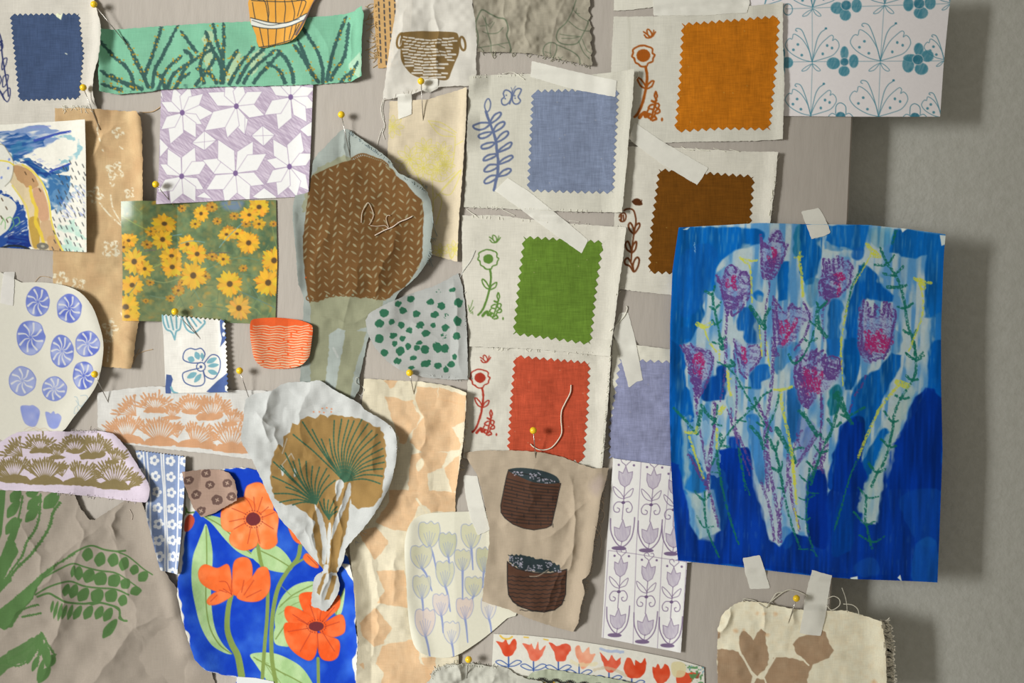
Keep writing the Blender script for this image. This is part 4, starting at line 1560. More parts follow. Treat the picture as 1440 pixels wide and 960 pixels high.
def scrub(s, col, fr, _, f):
    """the shared print: fans of spiky stems over mounds. Coordinates read off the peach cloth."""
    r = random.Random(33)
    bg = s.C[2, 2] * 255
    k = abs(complex(*f((100, 0))) - complex(*f((0, 0)))) / 100

    def fan(cx, cy, R, n, a0, a1, w=1.5, tip=1.0, sq=.9):
        for i in range(n):
            a = math.radians(a0 + (a1 - a0) * i / max(1, n - 1))
            L = R * r.uniform(.78, 1.05)
            x1, y1 = cx + math.cos(a) * L, cy - math.sin(a) * L * sq
            xm, ym = cx + math.cos(a) * L * .5 + r.uniform(-4, 4), cy - math.sin(a) * L * .5 * sq
            p = [f((cx, cy)), f((xm, ym)), f((x1, y1))]
            s.line(p, w, col, taper=(w * .8, w))
            u = f((cx + math.cos(a) * L * .72, cy - math.sin(a) * L * .72 * sq))
            v = f((x1 + math.cos(a) * 10, y1 - math.sin(a) * 10))
            s.leaf(u[0], u[1], v[0], v[1], 2.6 * tip, col)
            for q_ in range(3):
                tt = r.uniform(.5, .98)
                off = r.uniform(-9, 9)
                px_, py_ = cx + math.cos(a) * L * tt + off, cy - math.sin(a) * L * sq * tt
                u2 = f((px_, py_))
                v2 = f((px_ + math.cos(a + r.uniform(-.3, .3)) * 20, py_ - math.sin(a) * 20))
                s.leaf(u2[0], u2[1], v2[0], v2[1], 2.6 * tip, col)
            for sgn in (-1, 1):
                if r.random() < .75:
                    b = a + sgn * .45
                    u = (cx + math.cos(a) * L * .6, cy - math.sin(a) * L * .6 * sq)
                    v = f((u[0] + math.cos(b) * R * .22, u[1] - math.sin(b) * R * .22))
                    u = f(u)
                    s.leaf(u[0], u[1], v[0], v[1], 1.9 * tip, col)

    def mound(q):
        s.poly([f(p) for p in smooth([tuple(map(float, t.split(','))) for t in q.split()], True, 4)], col, warp=.8)
    # back row
    fan(340, 300, 190, 9, 95, 175, 1.3)
    fan(490, 260, 165, 14, 25, 165, 1.4)
    mound('400,275 420,240 480,225 550,235 585,265 570,280 480,278')
    fan(620, 320, 110, 7, 50, 130, 1.2)
    mound('540,318 590,300 650,302 690,318 640,332 580,330')
    fan(770, 270, 150, 17, 15, 165, 1.5)
    mound('690,262 740,245 800,245 840,270 800,292 730,285')
    fan(930, 310, 200, 19, 25, 150, 1.5)
    mound('800,310 860,275 960,265 1020,290 980,330 880,338 820,335')
    fan(1080, 365, 150, 10, 20, 110, 1.2)
    mound('1010,362 1060,345 1120,355 1125,375 1060,385 1015,378')
    # white gap under the back row
    s.poly([f(p) for p in pt('690,335 720,300 780,292 810,320 800,350 740,360 690,400 650,400')], bg, sm=True)
    # front row
    fan(270, 500, 230, 22, 55, 165, 1.6)
    mound('150,480 220,452 300,448 380,470 400,520 300,515 200,510')
    fan(520, 510, 230, 21, 38, 142, 1.9)
    mound('380,520 440,475 520,462 600,470 660,505 660,532 520,535 400,530')
    fan(660, 470, 120, 7, 60, 140, 1.2)
    fan(790, 530, 215, 17, 15, 110, 1.7)
    mound('650,530 720,490 800,480 900,500 980,545 960,565 800,550 680,540')
    fan(1080, 560, 240, 18, 25, 140, 1.8)
    mound('940,560 1000,520 1080,505 1150,515 1200,560 1210,595 1080,590 960,575')
    fan(1180, 590, 190, 7, 25, 60, 1.8)
    # the light gaps between stems
    for cx, cy, R, a0, a1, n in ((270, 500, 150, 60, 125, 9), (520, 520, 170, 45, 135, 10), (790, 540, 150, 25, 100, 7), (1080, 570, 170, 40, 130, 9), (770, 285, 100, 40, 140, 7), (490, 275, 100, 60, 120, 5), (930, 330, 130, 50, 130, 7)):
        for i in range(n):
            a = math.radians(a0 + (a1 - a0) * (i + .5) / n)
            u = f((cx + math.cos(a) * R * .38, cy - math.sin(a) * R * .38))
            v = f((cx + math.cos(a) * R, cy - math.sin(a) * R))
            s.leaf(u[0], u[1], v[0], v[1], 1.7, bg, a=.95)


peachc = peach_scrub()


def small_flower_cloth():
    out = pt('228,441 318,452') + []
    top = pinked([(228, 441), (318, 449), (323, 551), (233, 553)], 6.5, 2.8, edges=(0, 1))
    s = Sheet('flower_print_cloth', top, (232, 230, 224), 'linen', .75,
              'small white pinked cloth piece with a blue outlined flower, pinned below the yellow flower photo', 'fabric scrap', gap=2.2, soft=3, wr=(2, 40, 14), thick=1,
              feats=[('r', pt('322,450 324,550'), 10, 6)])
    tl, nv = (124, 174, 188), (78, 98, 150)
    fr = 'A7'
    s.poly(pt('245,580 340,585 335,640 320,660 310,690 300,665 285,668 262,640', fr), (226, 232, 230), 1, sm=True)
    for q in ('255,585 258,620 270,650 290,660 305,695', '305,695 312,660 330,645 338,590', '270,590 280,640', '290,590 300,650', '315,590 315,645'):
        s.line(pt(q, fr), 2.4, tl, sm=True)
    for q in ('340,590 355,640 375,660 400,662 440,625 440,610', '360,600 380,645', '378,595 405,635', '395,590 425,620'):
        s.line(pt(q, fr), 2.6, tl, sm=True)
    for q in ('420,800 380,800 345,785 350,750 375,735 400,740 425,735 442,760 430,790', '440,800 470,765 500,770 512,800 505,840 480,872 445,860 435,835',
              '415,825 370,835 342,850 350,885 375,900 400,905 430,900 442,880 435,840'):
        s.line(pt(q, fr), 1.6, nv, sm=True)
    for x0, y0, x1, y1, w in ((395, 790, 365, 778, 9), (415, 785, 400, 750, 8), (432, 785, 428, 755, 5), (450, 800, 495, 778, 7), (455, 815, 505, 808, 6), (455, 835, 500, 850, 7),
                              (405, 845, 362, 868, 8), (425, 850, 395, 888, 7)):
        a, b = pt('%d,%d %d,%d' % (x0, y0, x1, y1), fr)
        s.leaf(a[0], a[1], b[0], b[1], w, tl)
    c = pt('424,818', fr)[0]
    s.ell(c[0], c[1], 6.3, 6.3, nv, ring=1.5)
    s.ell(c[0], c[1], 2.2, 2.2, nv)
    s.poly(pt('268,852 290,855 298,875 292,895 290,940 262,945', fr), nv)
    s.line(pt('290,910 300,930 320,938', fr), 3, tl, sm=True)
    s.poly(pt('545,845 500,880 450,930 560,950 560,850', fr), nv)
    s.poly(pt('530,590 510,610 512,660 518,690 510,730 545,690 545,600', fr), nv)
    s.ell(316, 458, 3, 5, (226, 226, 220)); s.ell(315, 470, 2.4, 3, (226, 226, 220))
    s.poly(pt('535,905 550,895 552,930 538,925', fr), (226, 226, 220))
    return s.build()


small_flower_cloth()


def red_pot():
    s = Sheet('red_pot_cutout', smooth(pt('353.5,451 365,447.5 380,446.5 394,446.6 412,448.5 425,451 439,457 441,465 440,475 438,492 436,501 431,508 425,513 412,517 397,518.7 384,518.5 372,517 364,512 359,506 356,498 354.5,490 352,470'), True, 3), (222, 96, 50), 'rough_paper', .7,
              'small cut out painted pot with red rim and red wavy lines', 'paper cutout', gap=2.2, soft=3, thick=1.0,
              feats=[('r', pt('350,450 362,510'), 12, 4), ('r', pt('442,455 430,510'), 10, 5)])
    rc = (222, 92, 46)
    
    r = random.Random(2)
    y = 457.5
    while y < 520:
        x = 348 + (8 if y < 462 else r.uniform(0, 5))
        while x < 440:
            L = r.uniform(18, 60)
            p = [(x + t, y + .7 * math.sin((x + t) * .30 + y * .11) + 1.6 * (1 - ((x + t - 396) / 46) ** 2)) for t in np.arange(0, L, 2.0)]
            s.line(p, r.uniform(.8, 1.3) + (y - 457) * .014, (212, 186, 154), warp=.4)
            x += L + r.uniform(.5, 4)
        y += 3.55
    s.tint(.05, 20, 3)
    return s.build()




def circles_paper():
    s = Sheet('circles_cutout', smooth(pt('-12,398 30,397 60,397 90,401 115,411 132,430 142,455 148,480 147,505 142,530 134,548 118,570 104,588 88,607 60,608 -12,608'), True, 3)[:], (228, 227, 210), 'paper', .8,
              'rounded cream paper cutout with blue watercolour pinwheel circles and two blue tulips', 'paper cutout', gap=2.6, soft=8, thick=.9,
              feats=[('r', pt('120,405 152,490 130,560 95,605'), 22, 8)])
    r = random.Random(8)

    def wheel(x, y, rx, ry, n, rot, seed, tone=0, cx=0, cy=0):
        c0 = [(112, 130, 204), (132, 148, 210), (156, 168, 212), (96, 114, 200)][tone]
        p = [(x + rx * (1 + .06 * r.uniform(-1, 1)) * math.cos(t), y + ry * (1 + .05 * r.uniform(-1, 1)) * math.sin(t)) for t in np.arange(0, 6.28, .5)]
        lt = (168, 180, 222)
        s.poly(p, lambda X, Y: rgb(c0) + (rgb(lt) - rgb(c0)) * np.clip((vn(X, Y, 11, seed=seed) - .3) * 2, 0, 1)[..., None], sm=True)
        s.line(p, 1.0, (88, 106, 200), .6, sm=True, closed=True)
        for k in range(n):
            t = rot + 6.283 * k / n
            a = (x + cx + math.cos(t) * 2.2, y + cy + math.sin(t) * 2.2)
            m = (x + math.cos(t + .5) * rx * .42, y + math.sin(t + .5) * ry * .42)
            e = (x + math.cos(t + .25) * rx * .84, y + math.sin(t + .25) * ry * .84)
            s.line([a, m, e], 2.6, (224, 226, 224), .92, sm=True, taper=(.5, 3.0))
    fr = 'B7'
    for x, y, rx, ry, n, ro, t in ((205, 208, 67, 80, 8, .2, 0), (380, 245, 70, 76, 8, .1, 3), (165, 400, 78, 92, 8, 0, 0), (338, 475, 66, 88, 10, .4, 0), (480, 435, 68, 70, 8, .1, 3), (458, 606, 62, 76, 8, .3, 3),
                                   (120, 635, 70, 76, 8, .3, 2), (292, 678, 66, 65, 9, 0, 1)):
        wheel(x / 3.84, 370 + y / 3.84, rx / 3.84, ry / 3.84, n, ro, int(x), t)
    for q in ('112,775 135,768 160,770 180,768 212,795 208,840 190,878 165,880 135,862 118,820', '246,805 262,805 275,812 290,800 300,815 315,812 334,830 328,860 315,885 290,892 265,878 252,840'):
        s.poly(pt(q, fr), lambda X, Y: rgb((128, 146, 214)) + rgb((40, 32, 10)) * vn(X, Y, 9, seed=4)[..., None], sm=True)
        s.line(pt(q, fr), 1.1, (150, 160, 214), .7, sm=True, closed=True)
    for q in ('405,720 420,725 430,760 412,780 408,810 430,800 425,775', '440,715 470,712 480,730 450,770 440,800', '415,740 440,770 460,760', '410,825 425,822'):
        s.line(pt(q, fr), 1.2, (176, 196, 200), .8, sm=True)
    for q in ('130,900 160,885 200,900 240,890 270,905', '180,880 230,905', '150,905 190,890'):
        s.line(pt(q, fr), .9, (208, 186, 158), .6, sm=True)
    return s.build()


circles_paper()
child_threads(peachc, 'frayed_edge', fray(pt('88,607 137,600'), 1, 3, -1.4, 5, .5), (170, 160, 150))


def taupe_cloth():
    s = Sheet('taupe_leaf_cloth', ragged(pt('-12,690 40,688 105,695 112,712 125,730 133,731 150,720 178,702 200,706 208,725 218,760 227,790 238,812 257,838 280,880 305,975 -12,975'), .6, 3, 3), (180, 168, 156), 'cotton', .9,
              'large wrinkled taupe cloth printed with green drooping leaf sprays, bottom left', 'fabric scrap', gap=1.8, soft=2, wr=(9, 70, 61), thick=1.1,
              feats=[('f', pt('0,900 50,830 110,760 150,735'), 26, 9), ('f', pt('150,735 175,790 200,900'), 22, 7), ('f', pt('60,960 90,860 80,800'), 18, 8), ('f', pt('120,980 190,880 250,860'), 24, 8),
                     ('f', pt('20,720 60,780 50,840'), 14, 5), ('f', pt('175,705 160,740 165,760'), 9, 6), ('r', pt('205,705 262,915'), 14, 8), ('f', pt('105,700 118,760 100,820'), 12, 4)])
    s.tint(.02, 50, 3)
    g = (94, 130, 78)
    fr = 'D8'
    s.poly(pt('-20,620 40,575 110,520 160,480 210,440 260,400 270,410 230,440 200,480 180,520 170,550 130,590 90,640 60,690 20,705 -20,690', fr), g, warp=.8)
    s.jag(pt('0,650 60,570 150,490 230,420 320,360 360,335', fr), 3.2, g, 3, 4, 1, taper=(4, 2))
    s.line(pt('330,350 380,320 440,298 500,318 560,325 605,322', fr), 2.6, g, sm=True)
    s.line(pt('560,325 610,345 650,375 690,410 735,438', fr), 2, g, sm=True)
    s.line(pt('200,460 280,415 350,385 400,400 470,420 540,428 570,438', fr), 2.4, g, sm=True)
    s.line(pt('570,436 610,460 665,500', fr), 1.8, g, sm=True)
    s.line(pt('180,530 240,495 300,475 345,472 400,495 470,505 550,510 620,535', fr), 2.5, g, sm=True)
    s.line(pt('190,540 240,525 280,545 330,570 400,580 470,575 530,588 570,605 575,640 590,660 610,662', fr), 3, g, sm=True)
    s.poly(pt('410,575 460,568 480,580 440,590', fr), g)
    s.line(pt('540,590 575,620 570,650 585,660', fr), 2, g, sm=True)
    lv = ((430, 308, 415, 375, 50), (490, 330, 470, 402, 52), (555, 335, 535, 402, 54), (608, 352, 588, 420, 48), (655, 390, 640, 440, 42), (710, 425, 668, 470, 46),
          (358, 392, 345, 452, 22), (380, 398, 375, 468, 40), (440, 412, 410, 480, 56), (500, 430, 460, 490, 66), (575, 445, 520, 492, 60), (622, 460, 585, 505, 50), (648, 495, 660, 540, 54),
          (330, 482, 315, 540, 32), (365, 485, 345, 552, 40), (420, 505, 378, 568, 50), (490, 515, 440, 568, 62), (555, 515, 510, 570, 60), (600, 535, 580, 592, 46),
          (262, 560, 250, 620, 16), (285, 562, 262, 650, 18), (305, 572, 285, 658, 20), (325, 582, 305, 650, 20), (350, 582, 330, 655, 22), (390, 588, 355, 655, 34), (440, 590, 405, 655, 42),
          (490, 592, 460, 655, 40), (535, 600, 500, 665, 42), (560, 655, 495, 745, 44))
    for x0, y0, x1, y1, w in lv:
        a, b = pt('%d,%d %d,%d' % (x0, y0, x1, y1), fr)
        s.leaf(a[0], a[1], b[0], b[1], w / 3.25, g, asym=.6)
    # spray at the left, hanging from above
    s.poly(pt('-20,400 10,330 50,240 85,160 110,170 70,280 90,330 40,420 20,460 50,430 60,470 20,500 -20,560', fr), g, warp=1)
    s.jag(pt('20,470 70,400 110,340 130,280 170,220 190,150 195,50', fr), 2.8, g, 3.5, 4, 4)
    s.jag(pt('0,520 80,410 150,340 200,270 240,200 255,140 290,90', fr), 3.4, g, 3.5, 4, 5)
    s.jag(pt('0,440 40,330 60,270 90,170 105,60', fr), 2.4, g, 3, 5, 6)
    s.poly(pt('-20,20 25,25 20,120 10,240 -20,320', fr), g)
    for x0, y0, x1, y1, w in ((95, 30, 50, 90, 50), (90, 80, 35, 165, 46), (80, 160, 30, 245, 44), (185, 30, 125, 60, 44), (190, 60, 130, 125, 46), (185, 105, 125, 185, 46), (285, 40, 210, 120, 62), (170, 35, 120, 50, 30)):
        a, b = pt('%d,%d %d,%d' % (x0, y0, x1, y1), fr)
        s.leaf(a[0], a[1], b[0], b[1], w / 3.25, g, asym=.6)
    s.jag(pt('110,640 150,632 200,622', fr), 2.4, g, 2.5, 4, 7)
    s.jag(pt('100,610 150,590 190,580', fr), 2.4, g, 2.5, 4, 8)
    # spray at the bottom
    s.poly(pt('-20,850 40,810 110,770 160,740 200,720 220,740 180,800 150,850 80,870 30,900 -20,940', fr), g, .95, warp=1.2)
    for q in ('-20,880 60,840 140,790 200,720', '200,715 230,760 270,825', '10,860 80,880 150,840 200,760', '200,720 190,800 180,880'):
        s.jag(pt(q, fr), 2.2, g, 3.4, 3.4, 9)
    for x0, y0, x1, y1, w in ((190, 730, 175, 800, 26), (205, 740, 195, 830, 26), (225, 760, 215, 850, 34), (160, 800, 130, 870, 26), (185, 830, 155, 905, 28), (215, 840, 180, 950, 26), (245, 880, 185, 960, 40),
                              (265, 820, 230, 885, 44), (240, 790, 225, 880, 30)):
        a, b = pt('%d,%d %d,%d' % (x0, y0, x1, y1), fr)
        s.leaf(a[0], a[1], b[0], b[1], w / 3.2, g)
    return s.build()


taupe = taupe_cloth()
child_threads(taupe, 'frayed_edge', fray(pt('105,695 112,712 125,730 133,731'), 14, 5, -1.2, 15, .5) + [(pt('182,716 186,724 185,731'), .7)] + fray(pt('203,710 232,800'), 40, 3, -.3, 4, .6), (190, 178, 168))


def poppies():
    out = pt('262,700 258,680 268,672 300,660 340,657 358,660 440,690 475,760 489,780 497,812 502,850 500,880 504,900 500,972 330,972 333,952 312,948 290,940 276,925 268,900 262,880 258,865 252,835 252,790 258,740')
    s = Sheet('poppy_painting', ragged(out, .5, 3, 3), (230, 228, 220), 'rough_paper', .9,
              'painting of orange poppies with green leaves on bright blue, torn white edge', 'painting', gap=2.2, soft=6, thick=1.0,
              feats=[('r', pt('252,800 262,890 290,945'), 16, 4), ('r', pt('500,800 508,940'), 14, 7)])
    fr = 'C2'
    blue = lambda X, Y: rgb((22, 66, 196)) + (rgb((52, 104, 216)) - rgb((22, 66, 196))) * np.clip((fbm(X, Y, 26, 5, 3) - .35) * 2.4, 0, 1)[..., None]
    s.poly(pt('36,545 45,500 55,400 65,300 90,270 210,100 240,82 340,85 360,100 400,160 720,440 700,480 755,560 762,640 756,700 768,780 748,860 756,950 750,990 280,990 275,940 200,920 130,890 100,850 85,780 65,700 55,640 38,590', fr), blue, warp=2.4, ws=9, sm=True)
    og, og2 = (242, 112, 54), (250, 146, 88)
    gr, grd, st = (166, 202, 142), (128, 152, 84), (134, 156, 84)

    def wash(c1, c2, sc=12, sd=3):
        return lambda X, Y: rgb(c1) + (rgb(c2) - rgb(c1)) * np.clip((fbm(X, Y, sc, sd, 2) - .3) * 2.2, 0, 1)[..., None]
    # leaves
    for q, v in (('145,310 165,380 172,450 165,560 170,660 185,740 215,800 250,840 220,835 170,800 130,730 105,640 88,540 90,450 110,390 130,340', '145,320 148,450 145,600 160,720 200,800 250,840'),
                 ('130,275 190,280 250,310 300,400 360,450 330,450 270,420 220,370 170,310', '140,280 210,320 280,390 340,440'),
                 ('350,405 420,395 470,430 500,485 470,508 410,500 370,480 330,440', '370,420 430,450 495,490'),
                 ('440,640 470,590 520,555 585,545 600,580 560,640 500,700 440,750 425,700', '445,650 500,600 580,560'),
                 ('425,740 460,690 490,700 490,800 460,810 425,795', '430,780 470,720'),
                 ('325,845 370,835 430,840 490,865 540,900 580,960 580,990 430,990 380,930 345,880', '340,855 420,900 500,940 560,975'),
                 ('670,670 690,620 712,570 710,620 695,680', '675,680 705,590')):
        s.poly(pt(q, fr), wash(gr, (188, 218, 164), 14, 4), sm=True)
        s.line(pt(v, fr), 1.7, grd, sm=True)
    for q in ('450,640 500,610 560,600', '440,680 500,640 550,620', '380,870 420,935', '400,890 450,960', '430,900 470,930', '450,560 490,600', '350,865 400,880'):
        s.line(pt(q, fr), 1.0, grd, .8, sm=True)
    # stems
    s.line(pt('248,600 235,660 232,740 250,800 275,850 290,930', fr), 9, st, sm=True, taper=(6.5, 10))
    s.line(pt('355,390 370,470 395,560 395,680 385,800 375,940', fr), 5.2, st, sm=True)
    s.line(pt('530,400 520,450 480,500 440,570 420,660 412,760 415,870 430,955', fr), 6, st, sm=True)
    s.line(pt('500,480 540,455 560,450', fr), 3, st, sm=True)
    s.line(pt('603,860 605,990', fr), 4.6, st)
    # poppy heads: petals then veins
    def petals(ps, c1=og, c2=og2, sd=3):
        for i, q in enumerate(ps):
            s.poly(pt(q, fr), wash(c1, c2, 13, sd + i), sm=True)
            s.line(pt(q, fr), .9, (226, 84, 34), .45, sm=True, closed=True)
    petals(('305,170 330,145 370,142 400,180 420,230 410,270 350,290 300,260', '205,290 210,250 240,220 300,200 345,230 340,290 260,340 215,330',
            '335,290 400,250 440,275 435,350 435,390 400,413 365,400 345,340', '240,370 260,330 330,300 360,340 350,400 300,418 255,400'), (250, 128, 66), (252, 160, 104), 1)
    petals(('115,500 140,475 190,490 235,475 250,540 250,600 200,590 150,570 120,540', '255,480 280,448 320,452 335,500 320,580 280,600 255,590', '330,530 360,490 395,490 408,540 400,590 360,625 300,625 270,600',
            '150,620 180,590 240,580 255,600 200,635 160,640'), og, (250, 132, 76), 5)
    petals(('525,610 545,590 600,590 640,600 650,640 620,710 580,710 545,670', '465,670 480,645 530,660 590,700 590,740 540,750 480,710', '465,720 500,715 590,730 600,800 590,850 560,868 500,830 470,780',
            '610,640 660,620 690,600 690,650 650,690 620,720 600,700', '620,720 690,680 712,700 712,750 680,770 650,770 610,750', '600,760 650,770 690,790 685,850 650,870 610,850'), (240, 94, 40), (248, 120, 66), 9)
    petals(('478,310 510,320 550,380 530,392 500,370', '542,450 560,430 600,470 602,490 570,480'), og, og2, 20)
    vc = (176, 62, 44)
    for q in ('340,265 320,220 300,200', '345,260 340,200', '355,262 375,200', '365,270 400,240', '370,285 425,262', '310,285 240,300', '315,300 260,330', '330,315 315,390', '350,320 355,350 365,390', '310,270 250,245',
              '372,300 420,330', '250,600 230,550 200,545', '250,598 215,575', '250,600 248,560 250,540', '300,600 340,540', '310,610 370,580', '290,590 300,540', '200,580 230,590',
              '570,725 500,680', '570,735 480,750', '575,750 530,830', '600,755 605,830', '620,750 670,830', '630,730 690,710', '620,710 670,650', '590,700 570,640', '560,720 520,700', '610,700 620,640',
              '500,330 530,380', '560,440 600,480', '190,600 165,625'):
        s.line(pt(q, fr), 1.1, vc, .75, sm=True)
    for x, y, rx, ry in ((338, 290, 31, 27), (596, 728, 32, 20)):
        c = pt('%d,%d' % (x, y), fr)[0]
        s.ell(c[0], c[1], rx / 2.909, ry / 2.909, (116, 50, 56), warp=.6)
        for k in range(22):
            t = k * 6.283 / 22
            s.ell(c[0] + math.cos(t) * rx * 1.22 / 2.909, c[1] + math.sin(t) * ry * 1.3 / 2.909, .75, .75, (130, 48, 46))
    s.poly(pt('60,290 80,270 98,290 90,320 70,340 55,335', fr), (196, 84, 62), sm=True)
    s.line(pt('60,240 70,262 95,262', fr), 2.5, (96, 130, 70), sm=True)
    s.line(pt('60,270 66,250', fr), 2.2, (96, 130, 70), sm=True)
    return s.build()


poppies()


def stripe_cloth():
    top = pinked(pt('190,632 262,641 260,700 252,806 240,804 228,800 218,760 208,725 203,690'), 4.5, 1.8, edges=(0,))
    s = Sheet('floral_stripe_cloth', top, (132, 150, 188), 'linen', .7, 'blue and white striped cloth strip with small white flowers, partly behind the lilac cutout', 'fabric scrap',
              gap=2.0, wr=(2, 30, 5), thick=.9, feats=[('r', pt('264,640 256,800'), 9, 6)])
    wc = (226, 228, 230)
    X = lambda x0, y, : x0 - (y - 640) * .0
    for x0, x1 in ((201, 214), (206, 219), (229, 238), (252, 249)):
        s.line([(x0, 630), (x0 + (x1 - x0) * .35, 690), (x1, 812)], 2.1, wc)
    s.line([(232, 630), (236, 690), (242, 812)], 2.1, wc) if False else None
    s.line([(225.5, 630), (230, 690), (234.5, 812)], 2.1, wc)
    r = random.Random(6)

    def fl(x, y, k=1):
        for i in range(5):
            t = i * 1.257 + r.uniform(-.2, .2)
            s.ell(x + math.cos(t) * 4.2 * k, y + math.sin(t) * 4.6 * k, 3.0 * k, 3.0 * k, wc)
        s.ell(x, y, 2.4 * k, 2.8 * k, (132, 150, 188))
    for j in range(8):
        y = 647 + j * 22.3
        fl(217 + j * 1.6, y)
        fl(239.5 + j * .6, y + 1)
        fl(260 - j * .6, y + 1)
        fl(195 + j * 2.8, y - 6, .8)
    return s.build()


stripec = stripe_cloth()


def lilac_scrub():
    s = Sheet('lilac_landscape_cutout', ragged(smooth(pt('-12,628 0,622 24,608 60,606 100,606 152,607 170,618 190,646 200,662 210,678 212,690 208,704 196,705 150,700 100,694 60,690 -12,683'), True, 3), .4, 3, 4), (210, 198, 214), 'cotton', .7,
              'lilac cloth cutout printed with olive spiky shrubs, at the left edge', 'fabric scrap', gap=2.2, soft=4, thick=1, feats=[('r', pt('155,607 212,690'), 14, 6)])
    scrub(s, (134, 120, 84), 'D5', (), sim(pt('270,500', 'D4')[0] if False else (270, 500), (1080, 560), pt('130,500', 'D5')[0], pt('1050,545', 'D5')[0]))
    return s.build()


lil = lilac_scrub()
child_threads(lil, 'frayed_edge', fray(pt('90,606 150,607'), 16, 4, -1.4, 5, .5) + fray(pt('80,692 200,705'), 26, 4, 1.4, 9, .5), (198, 188, 192))


def dot_patch():
    s = Sheet('brown_flower_patch', ragged(pt('257,663 285,660 308,660 322,664 330,674 334,690 334,703 318,712 302,721 284,727 272,715 266,700 260,680'), .4, 2.5, 4), (168, 142, 128), 'linen', .7,
              'small dusty brown cloth patch with dark round flower stamps, above the poppies', 'fabric scrap', gap=2.4, soft=3, thick=1, feats=[('r', pt('322,664 336,703'), 10, 5), ('r', pt('284,727 334,703'), 8, 3)])
    fr = 'C2'
    for x, y in ((145, 103), (75, 130), (160, 150), (232, 142), (104, 190), (190, 212), (250, 198), (124, 256)):
        c = pt('%d,%d' % (x, y), fr)[0]
        s.ell(c[0], c[1], 7.2 if x != 190 else 8.2, 6.2 if y != 212 else 7.4, (104, 82, 76), -10, warp=1, ws=3)
        for k in range(4):
            t = k * math.pi / 2 + .5
            s.line([c, (c[0] + math.cos(t) * 2.5, c[1] + math.sin(t) * 2.5)], 1.3, (178, 154, 138))
    return s.build()


dot_patch()


def peach_cloth():
    out = pt('512,532 560,535 590,536 630,542 656,551 655,580 652,620 647,650 641,690 640,720 640,800 645,930 640,972 500,972 504,900 500,850 497,810 490,760 498,700 505,640 508,585')
    s = Sheet('peach_shape_cloth', ragged(out, .5, 3, 8), (216, 206, 182), 'linen', .9,
              'long cream cloth with irregular peach shapes, right of the ochre tree cloth', 'fabric scrap', gap=1.8, soft=3, wr=(5, 40, 71), thick=1.1,
              feats=[('f', pt('575,560 600,590 590,640 600,660'), 14, 5), ('f', pt('540,700 600,690 640,700'), 16, 5), ('r', pt('657,555 645,690'), 10, 8), ('f', pt('520,760 535,850 520,940'), 14, 5),
                     ('f', pt('560,770 550,850'), 10, 4), ('r', pt('600,540 656,552'), 8, 4)])
    s.tint(.03, 24, 4)
    fr = 'C4'
    pc = (213, 175, 135)
    t = lambda X, Y: .82 + .18 * fbm(X, Y, 7, 4, 2)
    for q in ('105,70 145,72 135,92 120,95', '108,120 145,122 170,135 195,128 190,140 200,165 215,175 200,205 180,230 165,262 150,255 125,180', '200,90 262,95 262,125 345,140 345,190 305,210 330,260 325,275 285,282 215,282 180,255 190,220 220,180 195,150',
              '265,92 345,118 345,140 330,145 262,128', '215,282 245,280 290,285 275,330 230,345 235,395 175,400 175,350 185,290', '280,330 325,290 320,395 305,400', '120,395 230,395 320,400 322,455 240,460 230,440 205,440 190,480 170,515 130,510 80,490 95,460 115,440',
              '30,520 80,500 118,545 95,580 75,598', '80,630 165,628 170,660 175,740 85,725 105,690', '35,780 80,738 130,800 100,845 75,855 40,820', '100,850 200,830 210,900 250,930 260,990 90,990 105,930 80,905', '215,885 255,885 258,930 235,960',
              '30,905 45,900 45,920'):
        s.poly(pt(q, fr), pc, .95, warp=1.2, ws=5, tex=t)
    s.poly(pt('198,320 215,300 222,318 205,340', fr), (220, 208, 180), sm=True)
    s.line(pt('190,120 205,160 218,180', fr), 3, (220, 208, 180), sm=True)
    s.line(pt('200,420 225,455 235,470', fr), 3, (220, 208, 180), sm=True)
    return s.build()


peach2 = peach_cloth()
child_threads(peach2, 'frayed_edge', fray(pt('655,575 645,680'), 12, 6, .2, 5, .7), (214, 200, 172))


